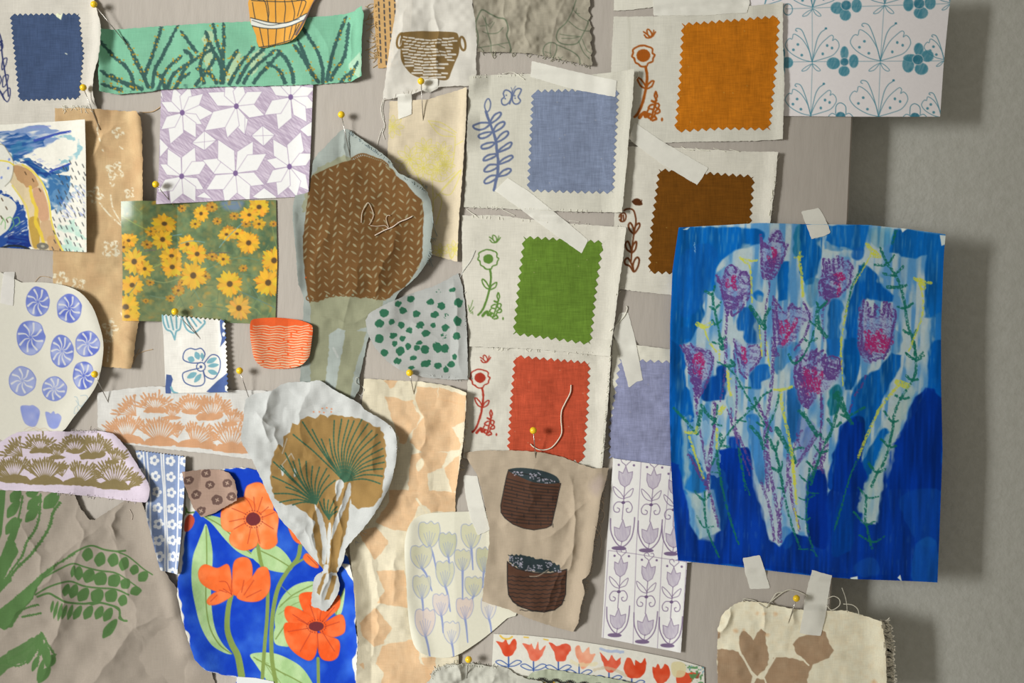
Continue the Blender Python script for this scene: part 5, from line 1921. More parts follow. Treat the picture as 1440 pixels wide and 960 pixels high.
def brown_tree():
    out = smooth(pt('484,180 498,188 520,204 545,222 553,232 562,245 585,256 602,272 609,300 609,322 606,340 608,358 600,370 590,385 575,400 560,412 545,440 520,470 512,500 505,530 498,560 428,560 424,500 427,420 420,400 416,350 412,310 415,275 436,270 440,225 455,208 470,192'), True, 2)
    s = Sheet('brown_tree_cloth', ragged(out, .5, 3, 8), (168, 179, 178), 'cotton', .8,
              'pale blue cloth printed with a large brown round tree and sage trunk', 'fabric scrap', gap=2.0, soft=4, wr=(7, 55, 81), thick=1.1,
              feats=[('r', pt('520,204 575,252 609,300 606,350 585,390'), 20, 14), ('f', pt('484,182 492,230'), 9, 5), ('f', pt('470,330 540,310 590,340'), 18, 5), ('f', pt('528,420 542,370 560,330'), 12, 8),
                     ('f', pt('440,400 450,340 470,300'), 14, 5), ('f', pt('480,470 500,400 510,350'), 16, 5), ('r', pt('412,300 418,400'), 10, 6), ('f', pt('430,440 500,452 540,430'), 10, 3)])
    s.tint(.02, 30, 3)
    fr = 'D2'
    sg = (158, 162, 138)
    s.poly(pt('110,280 135,245 180,225 215,200 270,175 320,195 400,185 470,205 540,270 400,320 200,320 60,480 50,470 70,380', fr), sg, .9, warp=2, ws=5)
    F['A8b'] = F['A8']
    s.poly(pt('88,630 160,640 280,630 330,640 290,690 278,720 240,730 215,850 180,940 150,960 88,960 85,800', 'A8'), sg, warp=1)
    s.poly(pt('86,600 340,600 330,650 88,650', 'A8'), sg)
    s.poly(pt('150,745 180,725 205,730 195,800 180,880 170,960 125,960 140,880 150,800', 'A8'), (180, 192, 192), warp=1)
    s.line(pt('165,790 180,820', 'A8'), 3, (196, 204, 206))
    s.poly(pt('235,730 275,735 262,790 240,850 220,960 165,960 200,880 225,800', 'A8'), sg, warp=1)
    br = (119, 87, 52)
    body = '100,300 110,282 150,262 200,238 260,215 320,200 345,188 375,180 410,192 440,205 470,215 495,235 530,260 550,290 600,330 640,380 680,415 690,480 685,560 682,640 680,710 655,770 630,810 590,860 540,890 500,920 480,930 460,920 440,932 430,910 410,920 390,905 360,922 340,912 320,895 295,912 270,900 240,910 225,895 200,915 180,898 165,928 130,935 110,925 95,945 82,900 70,800 60,700 58,600 70,500 82,420'
    s.poly(pt(body, fr), lambda X, Y: rgb(br) * (1 + .1 * (fbm(X, Y, 40, 3) - .5))[..., None], warp=.6)
    bp = pt(body, fr)
    for q in range(17):   # scalloped rims
        pass
    rim = resample(smooth(pt('320,200 345,185 375,180 410,192 440,205 470,215 495,235', fr), False, 3), 6, False)
    for x, y in rim:
        s.ell(x, y, 3.4, 2.6, br, 30, ring=1.2)
    rim = resample(pt('90,920 130,925 180,905 240,895 295,898 340,900 400,905 460,915 500,905', fr), 7, False)
    for x, y in rim:
        s.ell(x, y, 4, 3.2, br, 20, ring=1.6)
    r = random.Random(17)
    lc = (164, 158, 130)
    for ci, x0 in enumerate(range(80, 690, 37)):
        y = 190 + (ci % 2) * 18 + r.uniform(-6, 6)
        while y < 930:
            x = x0 + 14 * math.sin(y / 160) + r.uniform(-4, 4)
            cx, cy = pt('%f,%f' % (x, y), fr)[0]
            if inside(np.array([[cx]]), np.array([[cy]]), bp)[0, 0] and inside(np.array([[cx + 4 * (1 if ci < 9 else -1)]]), np.array([[cy - 4]]), bp)[0, 0]:
                a = math.radians(-55 if ci % 2 == 0 else 40) + r.uniform(-.2, .2)
                L = r.uniform(3.2, 5.4)
                s.leaf(cx - math.cos(a) * L, cy - math.sin(a) * L, cx + math.cos(a) * L, cy + math.sin(a) * L, r.uniform(1.8, 3.0), lc, a=r.uniform(.7, 1))
            y += 40 + r.uniform(-5, 5)
    s.ell(430, 390, 1.2, 1.1, (214, 100, 50))
    return s.build()


tree = brown_tree()
child_threads(tree, 'frayed_edge', fray(pt('490,185 553,232'), 50, 4, -.9, 4, .6) + fray(pt('562,245 604,272'), 14, 7, -1.0, 5, .6) + fray(pt('609,330 600,372'), 16, 7, .6, 9, .6) + [(pt('608,300 610,318 615,332'), .9), (pt('606,360 606,368 609,375'), .8)],
              (150, 164, 166))


red_pot()


def green_dots():
    out = pt('514,450 520,440 550,424 580,412 610,402 630,392 644,384 650,400 654,430 657,470 658,533 640,534 600,531 580,526 562,520 545,508 528,490 518,470')
    s = Sheet('green_dot_cloth', ragged(out, .5, 3, 5), (196, 200, 199), 'cotton', .75, 'grey cloth piece with dark green painted dots', 'fabric scrap', gap=2.2, soft=4, wr=(3, 45, 91), thick=1.1,
              feats=[('f', pt('636,388 640,460 650,530'), 12, 5), ('f', pt('520,445 580,450 620,480'), 12, 3), ('r', pt('562,522 658,536'), 9, 4)])
    gc = (58, 120, 92)
    fr = 'A8'
    ds = ((338, 672, 17, 14), (427, 624, 12, 12), (322, 708, 15, 14), (400, 664, 13, 12), (492, 634, 14, 10), (530, 647, 14, 13), (567, 594, 12, 9), (588, 637, 14, 15), (584, 700, 13, 18), (582, 750, 13, 12), (543, 722, 14, 12),
          (445, 675, 14, 12), (508, 677, 14, 11), (394, 712, 12, 12), (320, 758, 16, 15), (367, 748, 13, 11), (422, 732, 11, 11), (458, 712, 14, 12), (502, 713, 10, 9), (478, 740, 15, 13), (398, 758, 12, 10), (338, 806, 15, 12),
          (391, 800, 15, 15), (371, 776, 10, 10), (417, 784, 11, 11), (455, 772, 10, 8), (448, 790, 12, 10), (475, 796, 14, 16), (515, 788, 15, 18), (542, 792, 12, 16), (434, 824, 13, 9), (380, 834, 14, 11), (476, 842, 18, 12),
          (518, 849, 13, 12), (563, 844, 13, 11), (544, 862, 10, 11), (574, 821, 8, 10), (430, 857, 12, 8), (384, 642, 11, 9), (362, 702, 11, 10))
    for i, (x, y, a, b) in enumerate(ds):
        s.ell(400 + x / 2.4, 160 + y / 2.4, a / 2.4, b / 2.4, gc, -15, warp=1.2, ws=3, seed=i)
    t = lambda X, Y: np.clip((vn(X, Y, 1.8, seed=3) - .45) * 6, 0, 1)
    for x, y, a, b in ((519, 600, 9, 9), (545, 682, 10, 9), (537, 750, 12, 10), (385, 640, 12, 10)):
        s.ell(400 + x / 2.4, 160 + y / 2.4, a / 2.4, b / 2.4, gc, 0, tex=t)
    return s.build()


dots = green_dots()
child_threads(dots, 'frayed_edge', fray(pt('562,521 658,535'), 12, 3, 1.5, 5, .5) + fray(pt('652,400 658,530'), 14, 3, .1, 7, .5) + [(pt('646,392 652,380 662,366 668,352'), .7)], (200, 204, 202))


def ochre_tree():
    out = smooth(pt('346,560 362,553 383,549 395,540 415,537 436,537 445,534 455,537 470,548 490,558 508,568 512,575 530,585 545,595 557,608 559,635 554,665 547,687 522,729 497,758 487,771 484,787 475,803 474,808 478,823 474,837 466,850 457,860 448,856 437,852 439,832 442,812 453,803 454,799 434,779 413,750 392,727 376,692 359,654 345,630 339,615 342,590'), True, 2)
    s = Sheet('ochre_tree_cloth', ragged(out, .5, 3, 5), (190, 192, 192), 'cotton', .8, 'grey cloth cutout printed with an ochre tree and dashed green stems, over the poppy painting', 'fabric scrap',
              gap=3.0, soft=4, wr=(8, 45, 101), thick=1.2,
              feats=[('f', pt('383,549 370,590 380,620'), 14, 11), ('f', pt('360,575 385,600 398,640'), 10, 5), ('f', pt('436,537 420,580 430,640'), 16, 6), ('r', pt('559,610 555,660 520,730 490,785'), 14, 12),
                     ('f', pt('480,640 470,720 462,800 450,850'), 10, 9), ('f', pt('495,650 480,720 478,800'), 8, 7), ('f', pt('450,700 440,750 455,800'), 10, 6), ('f', pt('530,590 520,640 540,680'), 14, 5),
                     ('f', pt('395,670 430,650 470,640'), 14, 4), ('f', pt('400,735 430,740 450,790'), 9, 5)])
    s.tint(.03, 26, 3)
    fr = 'C3'
    oc = (150, 120, 74)
    dk = (60, 94, 74)
    body = '125,350 135,320 150,300 165,310 165,270 185,260 190,230 210,235 225,215 245,205 270,212 290,198 310,210 330,200 360,205 400,208 430,215 450,225 470,238 490,240 505,270 512,310 512,350 508,400 500,470 470,505 420,515 395,500 390,480 385,540 375,600 360,640 350,700 345,730 325,740 330,700 305,705 292,740 285,700 275,640 265,600 270,560 240,530 200,500 170,505 135,480 120,420'
    s.poly(pt(body, fr), oc, warp=1.4, ws=5)
    gy = (190, 192, 192)
    for q in ('340,430 355,418 370,430 360,460 345,490 340,460', '380,440 392,430 390,470 365,530 340,590 325,620 335,560 360,500', '270,505 285,520 300,560 312,620 310,690 296,700 295,640 285,580', '316,570 325,580 322,680 314,700 312,640',
              '155,380 162,370 170,390 160,405', '200,385 206,380 208,400 202,408'):
        s.poly(pt(q, fr), gy, warp=.8, sm=True)
    for q in ('150,380 190,330 200,350', '160,330 175,280'):
        s.line(pt(q, fr), 1.2, gy, .7)
    for cx, cy, ends in ((370, 425, ((225, 220), (190, 262), (260, 250), (290, 280), (318, 280), (335, 215), (360, 215), (385, 215), (405, 215), (430, 215), (450, 230), (470, 245), (485, 262), (500, 285), (505, 310), (508, 335), (508, 358), (505, 380), (505, 405), (495, 430), (300, 330))),
                         (275, 500, ((125, 352), (125, 405), (130, 465), (150, 365), (168, 325), (195, 355), (215, 350), (240, 350), (262, 365), (285, 375), (150, 495), (190, 505), (310, 380), (320, 400), (340, 420), (165, 440))),
                         (318, 552, ((285, 490), (300, 480), (318, 478), (335, 490), (350, 505), (292, 510), (345, 525)))):
        for ex, ey in ends:
            mx, my = (cx + ex) / 2 + (ey - cy) * .08, (cy + ey) / 2 - abs(ex - cx) * .10
            s.dashes(smooth(pt('%f,%f %f,%f %f,%f' % (cx, cy, mx, my, ex, ey), fr), False, 5), 2.1, dk, 3.6, 2.0)
    s.poly(pt('268,780 300,720 330,730 345,740 345,800 320,860 295,862 262,845', fr), gy, .95)
    for q in ('330,740 345,745 335,780 318,825 302,825 318,780', '300,735 312,730 285,810 275,800', '318,700 330,690 326,728 316,735'):
        s.poly(pt(q, fr), oc, warp=.8)
    for x, y in ((295, 178), (310, 176), (326, 180), (285, 190), (300, 192), (325, 190), (265, 190)):
        s.ell(330 + x / 2.4, 500 + y / 2.4, 1.4, 1.2, (214, 130, 90), a=.8)
    return s.build()


otree = ochre_tree()
child_threads(otree, 'frayed_edge', fray(pt('512,573 545,595 559,612 556,660'), 20, 4, -.2, 5, .6) + fray(pt('542,700 500,765'), 16, 4, .6, 8, .6), (196, 198, 196))


def tulip_cutout():
    s = Sheet('tulip_cutout', smooth(pt('600,722 630,720 680,719 700,722 712,740 722,800 728,860 713,870 690,890 668,906 640,922 615,924 595,918 582,905 575,870 572,820 569,770 574,742 585,728'), True, 3), (226, 225, 212), 'paper', .8,
              'rounded cream paper cutout with small blue and grey watercolour tulips', 'paper cutout', gap=2.4, soft=7, thick=.8, feats=[('r', pt('575,740 570,840 590,915'), 14, 5)])
    fr = 'C4'
    bl = (136, 152, 208)
    for x, y, w, h, c, ln, sx, sy in ((238, 525, 60, 75, (206, 206, 176), 0, 20, 65), (292, 555, 50, 72, (190, 194, 168), 0, 5, 40), (360, 530, 56, 72, (208, 208, 180), 0, 5, 62), (215, 590, 60, 68, (206, 206, 182), 0, 30, 65), (335, 600, 46, 62, (204, 204, 180), 0, 0, 85),
                                      (398, 600, 44, 72, (186, 188, 158), 0, -4, 45), (284, 640, 52, 75, (200, 202, 180), 0, 15, 72), (216, 678, 50, 68, (204, 204, 184), 0, 5, 60), (368, 678, 50, 58, (202, 202, 176), 0, -10, 40), (272, 730, 46, 64, (218, 206, 206), 0, 6, 50),
                                      (342, 742, 48, 62, (222, 204, 200), 0, 8, 68), (412, 742, 42, 64, (222, 216, 210), 0, 10, 60), (226, 782, 56, 80, (222, 206, 204), 0, 18, 92), (303, 812, 46, 64, (224, 220, 210), 0, 8, 60)):
        f = lambda q: [(490 + (x + a * w / 50) / 2.087, 500 + (y + b * h / 60) / 2.087) for a, b in [tuple(map(float, t.split(','))) for t in q.split()]]
        s.line([f('0,28')[0], (490 + (x + sx * .5) / 2.087, 500 + (y + (h / 2 + sy) * .55) / 2.087), (490 + (x + sx) / 2.087, 500 + (y + h / 2 + sy) / 2.087)], 3, bl, .9, sm=True, taper=(3.5, 1.8))
        p = f('-25,-25 -14,-30 -6,-26 4,-32 12,-25 22,-28 26,-8 20,14 8,28 -6,29 -18,18 -26,0')
        s.poly(p, c, .8, sm=True)
        s.line(p, 1.1, bl, .6, sm=True, closed=True)
        for a in (-14, -7, 0, 7, 14):
            s.line(f('%d,%d %d,%d %d,28' % (a, -8 + abs(a) * .3, a * .7, 10, a * .15)), .9, bl, .55)
    for q in ('395,835 410,832 415,845 400,845 395,835', '405,835 418,828'):
        s.line(pt(q, fr), 1.2, (70, 96, 160), sm=True)
    return s.build()


tulc = tulip_cutout()
tape(pt('651,668 671,669 678,700 689,745 672,752 662,730 655,700'), 'masking tape strip standing on top of the small tulip cutout')


def baskets_cloth():
    out = pt('652,636 680,633 720,633 760,635 790,642 815,652 835,658 856,657 852,675 844,700 840,730 835,760 832,790 828,806 818,815 822,830 817,850 813,875 806,889 780,882 750,872 715,857 678,845 683,800 688,765 688,740 680,700 672,670')
    s = Sheet('two_basket_cloth', ragged(out, .5, 3, 5), (196, 178, 160), 'cotton', .8, 'beige sheer cloth printed with two dark woven baskets of berries', 'fabric scrap', gap=2.6, soft=4, wr=(6, 50, 111), thick=1,
              feats=[('f', pt('800,670 812,730 800,800 770,880'), 12, 7), ('f', pt('760,760 810,720 830,700'), 16, 6), ('r', pt('845,690 815,870'), 12, 10), ('f', pt('700,740 740,720 760,640'), 18, 4), ('f', pt('760,870 780,820 810,760'), 10, 6)])
    s.tint(.02, 30, 4)
    fr = 'C5'
    bn, ink = (98, 68, 56), (46, 44, 46)
    b1 = '258,138 300,150 400,170 510,205 500,250 490,300 478,350 465,405 440,418 380,428 330,420 280,400 240,370 222,345 220,310 230,260 240,210 248,170'
    s.poly(pt(b1, fr), bn, warp=.6)
    s.poly(pt('255,140 300,128 370,132 430,145 480,165 500,185 500,202 440,205 370,195 300,165', fr), (58, 70, 76), sm=True)
    F['tmp'] = F[fr]
    for k in range(15):
        y = 195 + k * 16
        p = pt('%f,%f %f,%f %f,%f' % (245 - k * 1.6, y - 15 + k * .7, 360, y + 12, 500 - k * 2.4, y + 28 - k * 1.2), fr)
        if k < 13:
            p = [v for v in resample(smooth(p, False, 5), 1.0, False) if inside(np.array([[v[0]]]), np.array([[v[1]]]), pt(b1, fr))[0, 0]]
            if len(p) > 3:
                s.line(p, 1.2, ink, .85)
        if k < 12 and k % 2:
            for j in range(4):
                x = 262 + j * 58 + (k % 4) * 12
                yy = y + 6 + (x - 250) * .1
                s.line(pt('%f,%f %f,%f' % (x, yy, x, yy + 15), fr), 1, ink, .85)
    s.line(pt(b1, fr), 1.3, ink, .9, closed=True)
    b2 = '252,580 262,590 300,615 380,635 460,640 538,618 535,680 533,740 515,790 480,815 430,825 380,818 320,800 280,775 258,740 252,680'
    s.poly(pt(b2, fr), bn, warp=.6)
    s.poly(pt('260,550 300,545 350,555 370,560 400,570 440,570 480,590 505,600 515,630 440,632 350,625 290,605 262,580', fr), (52, 64, 70), warp=1.5, ws=3)
    for k in range(9):
        y = 645 + k * 20
        p = []
        for j in range(40):
            x = 256 + j * 7 + k * 1.0
            if x < 532 - max(0, k - 6) * 22 and x > 255 + max(0, k - 5) * 18:
                p.append((640 + x / 3.4286, 620 + (y + 5 * abs(math.sin(x * .09 + k * .7)) + 10 * math.sin((x - 256) / 280 * 3.14)) / 3.4286))
        if len(p) > 2:
            s.line(p, 1.2, ink, .85)
    s.line(pt(b2, fr), 1.5, ink, .95, closed=True, sm=False)
    r = random.Random(4)
    for (x0, x1, y0, y1, n, sl) in ((275, 330, 145, 165, 16, .05), (360, 410, 145, 190, 26, .12), (420, 480, 180, 200, 18, .1), (262, 325, 555, 600, 40, .15), (340, 420, 598, 628, 26, .0), (435, 470, 582, 610, 16, .1), (480, 512, 615, 632, 8, 0)):
        for _ in range(n):
            x = r.uniform(x0, x1)
            y = r.uniform(y0, y1) + (x - x0) * sl
            s.ell(640 + x / 3.4286, 620 + y / 3.4286, 1.0, .8, (190, 184, 206), a=.9)
    s.line(pt('360,652 400,650 450,620', fr), .9, (190, 176, 160), sm=True)
    s.poly(pt('650,210 700,160 720,200 690,255 665,250', fr), (166, 150, 160), .35, feather=9, sm=True)
    return s.build()


bask = baskets_cloth()
child_threads(bask, 'frayed_edge', [(pt('844,700 849,710 846,720'), .8), (pt('842,712 850,722 846,735'), .9), (pt('838,730 845,742 841,752'), .8), (pt('836,740 844,752 846,764 843,776'), .9)]
              + fray(pt('855,660 832,790 815,870'), 50, 4, .3, 5, .6), (214, 198, 180))


def tulip_strip():
    s = Sheet('tulip_strip_painting', pt('694,891 740,893 790,898 850,907 900,916 950,926 990,938 991,975 692,975 692,930'), (230, 228, 218), 'rough_paper', .8,
              'long white painted strip with a row of orange-red tulips, at the bottom', 'painting', gap=2.4, soft=6, thick=1.0)
    fr = 'C7'
    bl = (56, 92, 168)
    X0 = ((395, 172, (214, 70, 40), 0), (515, 190, (226, 104, 78), 1), (645, 195, (218, 82, 56), 2), (762, 218, (232, 150, 120), 3), (887, 245, (218, 82, 56), 4), (1003, 268, (212, 66, 34), 5), (1130, 295, (214, 66, 34), 6))
    sh = ('-60,-30 -30,-25 -15,-42 0,-15 20,-40 36,-38 38,0 20,32 0,42 -25,35 -35,5', '-55,-38 -20,-30 -10,-35 8,-8 22,-48 30,-5 58,-30 45,15 20,45 -5,45 -20,30 -30,0', '-55,-45 -30,-38 -15,-30 15,-42 45,-35 52,-12 35,10 25,40 0,45 -22,38 -28,5',
          '-48,-40 -25,-55 -8,-20 20,-50 25,-18 50,-15 35,20 5,50 -15,55 -30,20', '-52,-48 -30,-30 -10,-8 5,-38 25,-10 48,-25 45,10 20,40 0,48 -25,35 -35,5', '-50,-20 -35,-48 -15,-40 0,-10 5,-38 30,-20 50,-45 55,10 30,45 0,52 -35,45 -52,15',
          '-42,-30 -25,-28 -15,-45 0,-20 20,-45 40,-20 40,20 15,48 -10,55 -35,20')
    for x, y, c, i in X0:
        st = x + (0, 0, -10, -27, -8, -14, 0)[i]
        s.line(pt('%d,%d %d,%d' % (st, y + 35, st, y + 95), fr), 1.9, bl)
        lw = 1.3
        for sg in (-1, 1):
            p = pt('%d,%d %d,%d %d,%d %d,%d' % (st, y + 88, st + sg * 38, y + 62, st + sg * 62, y + 70, st + sg * 30, y + 88), fr)
            s.line(p, lw, bl, sm=True, closed=True)
        q = [(600 + (x + a) / 3.4286, 860 + (y + b) / 3.4286) for a, b in [tuple(map(float, t.split(','))) for t in sh[i].split()]]
        s.poly(q, lambda X, Y, c=c: rgb(c) + rgb((14, 34, 34)) * vn(X, Y, 7, seed=4)[..., None], sm=True, warp=.6)
    s.poly(pt('1205,290 1230,282 1260,295 1280,290 1310,300 1290,315 1270,343 1210,350', fr), (224, 88, 56), sm=True)
    s.poly(pt('1180,250 1220,240 1250,260 1240,310 1190,310', fr), (224, 214, 168), .9, sm=True)
    s.poly(pt('1275,300 1320,295 1315,320 1270,325', fr), (150, 80, 54), .9, warp=2)
    t = lambda X, Y: np.clip((vn(X, Y, 2.6, seed=5) - .45) * 6, 0, 1)
    s.poly(pt('1245,255 1330,265 1335,360 1290,360', fr), (96, 150, 96), .9, tex=t)
    s.poly(pt('1245,255 1340,265 1340,300 1250,290', fr), (106, 158, 180), .8, tex=lambda X, Y: np.clip((vn(X, Y, 2.6, seed=15) - .6) * 6, 0, 1))
    s.line(pt('355,115 370,128 395,130 412,120', fr), 2.6, (232, 196, 90), sm=True)
    for q in ('470,122 490,124', '565,132 585,136'):
        s.line(pt(q, fr), 2, (232, 196, 90))
    s.line(pt('840,178 870,188 910,190 945,195', fr), 4, (168, 184, 220), .8, sm=True, warp=1)
    s.line(pt('810,280 860,270 920,285 960,310', fr), 4, (206, 190, 160), .6, sm=True, warp=1)
    s.line(pt('700,240 740,255 820,250', fr), 5, (232, 220, 176), .6, sm=True, warp=1)
    return s.build()


tulip_strip()


def bottom_scraps():
    s = Sheet('sage_stitched_scrap', ragged(smooth(pt('738,975 742,952 752,944 770,941 800,945 850,952 900,962 930,978'), True, 2), .6, 3, 5), (182, 190, 168), 'linen', .8,
              'small sage cloth scrap with black and yellow zigzag stitching, at the bottom', 'fabric scrap', gap=2.2, soft=3, thick=1, wr=(3, 20, 4))
    r = random.Random(4)
    for i in range(60):
        x = 746 + i * 2.2
        y = 953 + i * .22 + 2 * math.sin(i * .7)
        s.line([(x, y), (x + 2.5, y + 3.5), (x + 4, y)], 1.4, (48, 46, 44))
        if i % 3 == 0:
            s.ell(x, y + 5, 1.5, 1.5, (206, 166, 62))
        s.line([(x, y + 6), (x + 2.5, y + 9)], 1.4, (48, 46, 44))
    s.build()
    s = Sheet('grey_linen_scrap', ragged(smooth(pt('606,975 605,955 610,942 622,936 640,934 665,933 690,937 712,939 722,946 742,954 762,958 764,975'), True, 2), .8, 3, 5), (194, 194, 184), 'linen', .8,
              'pale grey frayed linen scrap at the bottom edge, left of the tulip strip', 'fabric scrap', gap=2.6, soft=3, thick=1.2, wr=(6, 24, 5), feats=[('f', pt('640,934 650,960'), 10, 6), ('f', pt('700,938 690,965'), 10, 4)])
    s.build()
    child_threads(s, 'frayed_edge', fray(pt('606,960 610,942 640,934 700,938'), 40, 6, -1.9, 5, .6, .7), (204, 204, 194))
    t = Sheet('white_paper_slip', pt('333,951 360,953 385,958 385,975 333,975'), (226, 230, 232), 'paper', 1.5, 'white paper slip corner at the bottom edge of the poppy painting', 'paper', gap=1.2, soft=3, thick=.6)
    t.build()


bottom_scraps()


def crayon_tulips():
    out = pt('954,320 1010,317 1066,314 1130,315 1220,316 1275,322 1327,330 1325,376 1322,460 1322,540 1324,634 1320,740 1317,818 1260,816 1201,814 1139,809 1040,797 953,787 948,740 943,650 941,560 942,455 945,380')
    s = Sheet('crayon_tulip_painting', out, (180, 190, 194), 'rough_paper', .8,
              'large blue painting of purple crayon tulips, hanging past the right board edge', 'painting', gap=3.5, soft=8, thick=1.2,
              feats=[('r', pt('1327,330 1327,820'), 30, 6), ('r', pt('1275,320 1330,328'), 20, 5), ('r', pt('945,320 941,560'), 12, 3)])
    s.tint(.04, 10, 3)
    X, Y = s.X, s.Y
    # thin washes of blue over the paper everywhere
    n = vn(X, Y, 4.5, 34, 3, .05) * .6 + vn(X, Y, 12, 60, 8) * .4
    k = np.clip((n - .40) * 3.0, 0, .75)[..., None]
    s.C += (rgb((60, 128, 188)) - s.C) * k
    s.line(out, 15, (16, 92, 176), .95, closed=True, tex=lambda X, Y: np.clip((Y - 325) / 20, 0, 1))

    def marker(q, fr, c=(0, 96, 182), dark=.35, a=.97, sd=1, ang=.03, rough=1.6, sm=True):
        c2 = [max(0, v * (1 - dark)) for v in c]
        col = lambda X, Y: rgb(c) + (rgb(c2) - rgb(c)) * np.clip((vn(X, Y, 9, 60, sd, ang) * .6 + vn(X, Y, 3, 40, sd + 2, ang) * .4 - .3) * 1.8, 0, 1)[..., None]
        t = lambda X, Y: np.clip(1.3 - (.6 if sd < 40 else .42) * vn(X, Y, 2.2, 16, sd + 6, ang), 0, 1)
        s.poly(pt(q, fr), col, a, sm=sm, warp=rough, ws=9, tex=t, feather=1.8, seed=sd)
    B, Dk, Lt = (0, 98, 182), (6, 70, 160), (52, 130, 198)
    # upper left field
    marker('110,100 250,95 520,95 660,110 690,150 660,200 620,215 560,240 480,260 420,300 380,350 360,420 370,480 340,520 290,540 280,600 290,680 250,760 200,860 130,900 120,1000 60,1000 60,750 75,450 90,300', 'E1', B, .3, sd=2)
    marker('140,280 300,200 380,300 320,480 260,640 140,700 100,500', 'E1', (14, 90, 176), .2, .5, sd=3)
    marker('370,420 400,380 430,360 430,420 420,560 380,580 350,500', 'E1', (40, 120, 190), .3, .6, sd=5)
    marker('795,320 860,330 860,420 850,580 790,590 780,420', 'E1', B, .3, sd=4, sm=False)
    marker('620,540 650,520 680,540 675,590 640,590', 'E1', (16, 104, 180), .2, sd=5)
    marker('515,700 530,640 600,630 650,690 665,760 665,870 610,885 560,850 560,790 510,780', 'E1', (18, 98, 178), .3, sd=6)
    marker('480,480 500,440 520,450 520,480 500,490', 'E1', B, .2, .7)
    marker('120,780 180,770 210,810 180,850 120,850', 'E1', (10, 92, 170), .1, .7)
    marker('900,100 960,100 960,400 940,400 930,300 890,260', 'E1', (24, 112, 150), .3, .85, sd=9)
    marker('700,350 790,330 780,420 760,440 700,400', 'E1', Lt, .2, .35)
    # top middle and right
    marker('-20,70 60,75 80,170 130,165 115,300 95,400 60,470 20,480 -30,400', 'E2', (0, 92, 170), .35, sd=11, sm=False)
    marker('165,80 300,75 440,80 430,150 410,250 330,255 240,250 140,245 150,170', 'E2', (8, 104, 188), .2, sd=12, sm=False)
    marker('335,240 400,230 410,290 370,315 330,300', 'E2', (22, 100, 184), .2, .9)
    marker('610,110 680,105 800,125 920,140 940,200 935,400 930,640 935,700 860,700 812,700 815,560 815,400 830,280 760,300 660,300 640,270 585,260 590,190', 'E2', (6, 102, 184), .25, sd=13, sm=False)
    marker('860,700 940,690 940,960 845,960 850,800', 'E2', (40, 120, 190), .2, .85, sd=14)
    marker('440,110 520,95 600,110 590,180 520,230 450,200', 'E2', (80, 160, 190), .3, .45, sd=15)
    marker('375,350 430,355 480,400 520,470 610,560 600,595 520,590 430,570 400,590 380,660 370,760 360,960 280,960 290,700 300,620 340,500 370,420', 'E2', (0, 92, 178), .3, sd=16, sm=False)
    marker('175,590 240,590 270,640 250,740 240,960 165,960 165,740', 'E2', (26, 110, 186), .25, sd=17)
    marker('610,780 660,830 655,930 600,950 600,860', 'E2', Lt, .3, .6, sd=18)
    marker('10,450 100,440 110,520 60,640 10,560', 'E2', (70, 150, 200), .3, .6)
    marker('640,300 720,310 760,430 740,520 690,500 640,400', 'E2', (90, 150, 200), .2, .45)
    # middle left
    marker('60,-20 150,60 160,150 165,300 190,330 215,430 220,560 200,640 150,680 150,860 140,1000 60,1000', 'E3', (0, 90, 174), .35, sd=21, sm=False)
    marker('150,640 210,650 240,760 300,900 300,1000 145,1000', 'E3', (28, 112, 184), .3, .95, sd=22)
    marker('280,400 270,340 290,260 370,220 380,170 430,155 440,240 435,380 400,395 330,400', 'E3', (0, 72, 160), .3, sd=23)
    marker('590,220 640,170 700,155 730,180 730,240 680,270 675,315 610,315 595,260', 'E3', (20, 100, 180), .2, sd=24)
    marker('575,510 620,490 665,530 660,620 690,700 705,780 700,930 660,960 630,900 600,780 590,620', 'E3', (44, 124, 196), .25, sd=25)
    marker('850,330 890,315 930,330 940,420 930,500 930,620 890,670 860,640 850,500', 'E3', (26, 110, 188), .25, sd=26)
    marker('385,740 450,720 455,650 500,640 530,660 530,720 580,715 600,760 620,960 630,1000 330,1000 330,900 360,800', 'E3', (0, 60, 160), .3, sd=27, sm=False)
    marker('520,730 580,715 600,760 620,1000 540,1000 530,850', 'E3', (0, 44, 146), .3, sd=28)
    marker('770,40 850,0 940,20 930,80 850,150 800,220 760,180', 'E3', (60, 136, 200), .3, .8, sd=29)
    marker('280,440 320,430 330,600 300,700 280,600', 'E3', (70, 140, 200), .2, .7)
    marker('440,380 480,370 490,450 480,520 460,460', 'E3', (80, 150, 200), .2, .8)
    # middle right
    marker('270,-20 370,-20 390,120 370,200 330,330 280,330 270,150', 'E4', (0, 96, 180), .3, sd=31, sm=False)
    marker('160,-20 250,-20 245,100 180,100', 'E4', (26, 108, 186), .3, sd=32, sm=False)
    marker('590,80 660,90 660,170 600,260 540,380 500,480 440,580 420,680 390,740 330,700 300,560 310,480 330,330 380,260 420,230 500,190 560,120', 'E4', (0, 94, 180), .3, sd=33, sm=False)
    marker('860,0 940,-20 940,120 930,440 900,420 870,340 830,310 830,180 840,80', 'E4', (0, 90, 176), .25, sd=34, sm=False)
    marker('760,370 820,310 870,320 900,420 930,440 925,700 915,1000 535,1000 560,860 600,740 640,640 700,520 720,430', 'E4', (0, 54, 158), .3, sd=35, sm=False)
    marker('500,620 540,585 590,600 590,660 540,720 500,820 440,960 380,1000 390,820 430,740 470,680', 'E4', (0, 96, 180), .25, sd=36)
    marker('250,570 330,510 400,510 415,580 410,680 390,800 400,1000 170,1000 190,800 230,660', 'E4', (0, 64, 160), .45, sd=37)
    marker('40,900 80,865 140,880 160,1000 30,1000', 'E4', (0, 48, 146), .2)
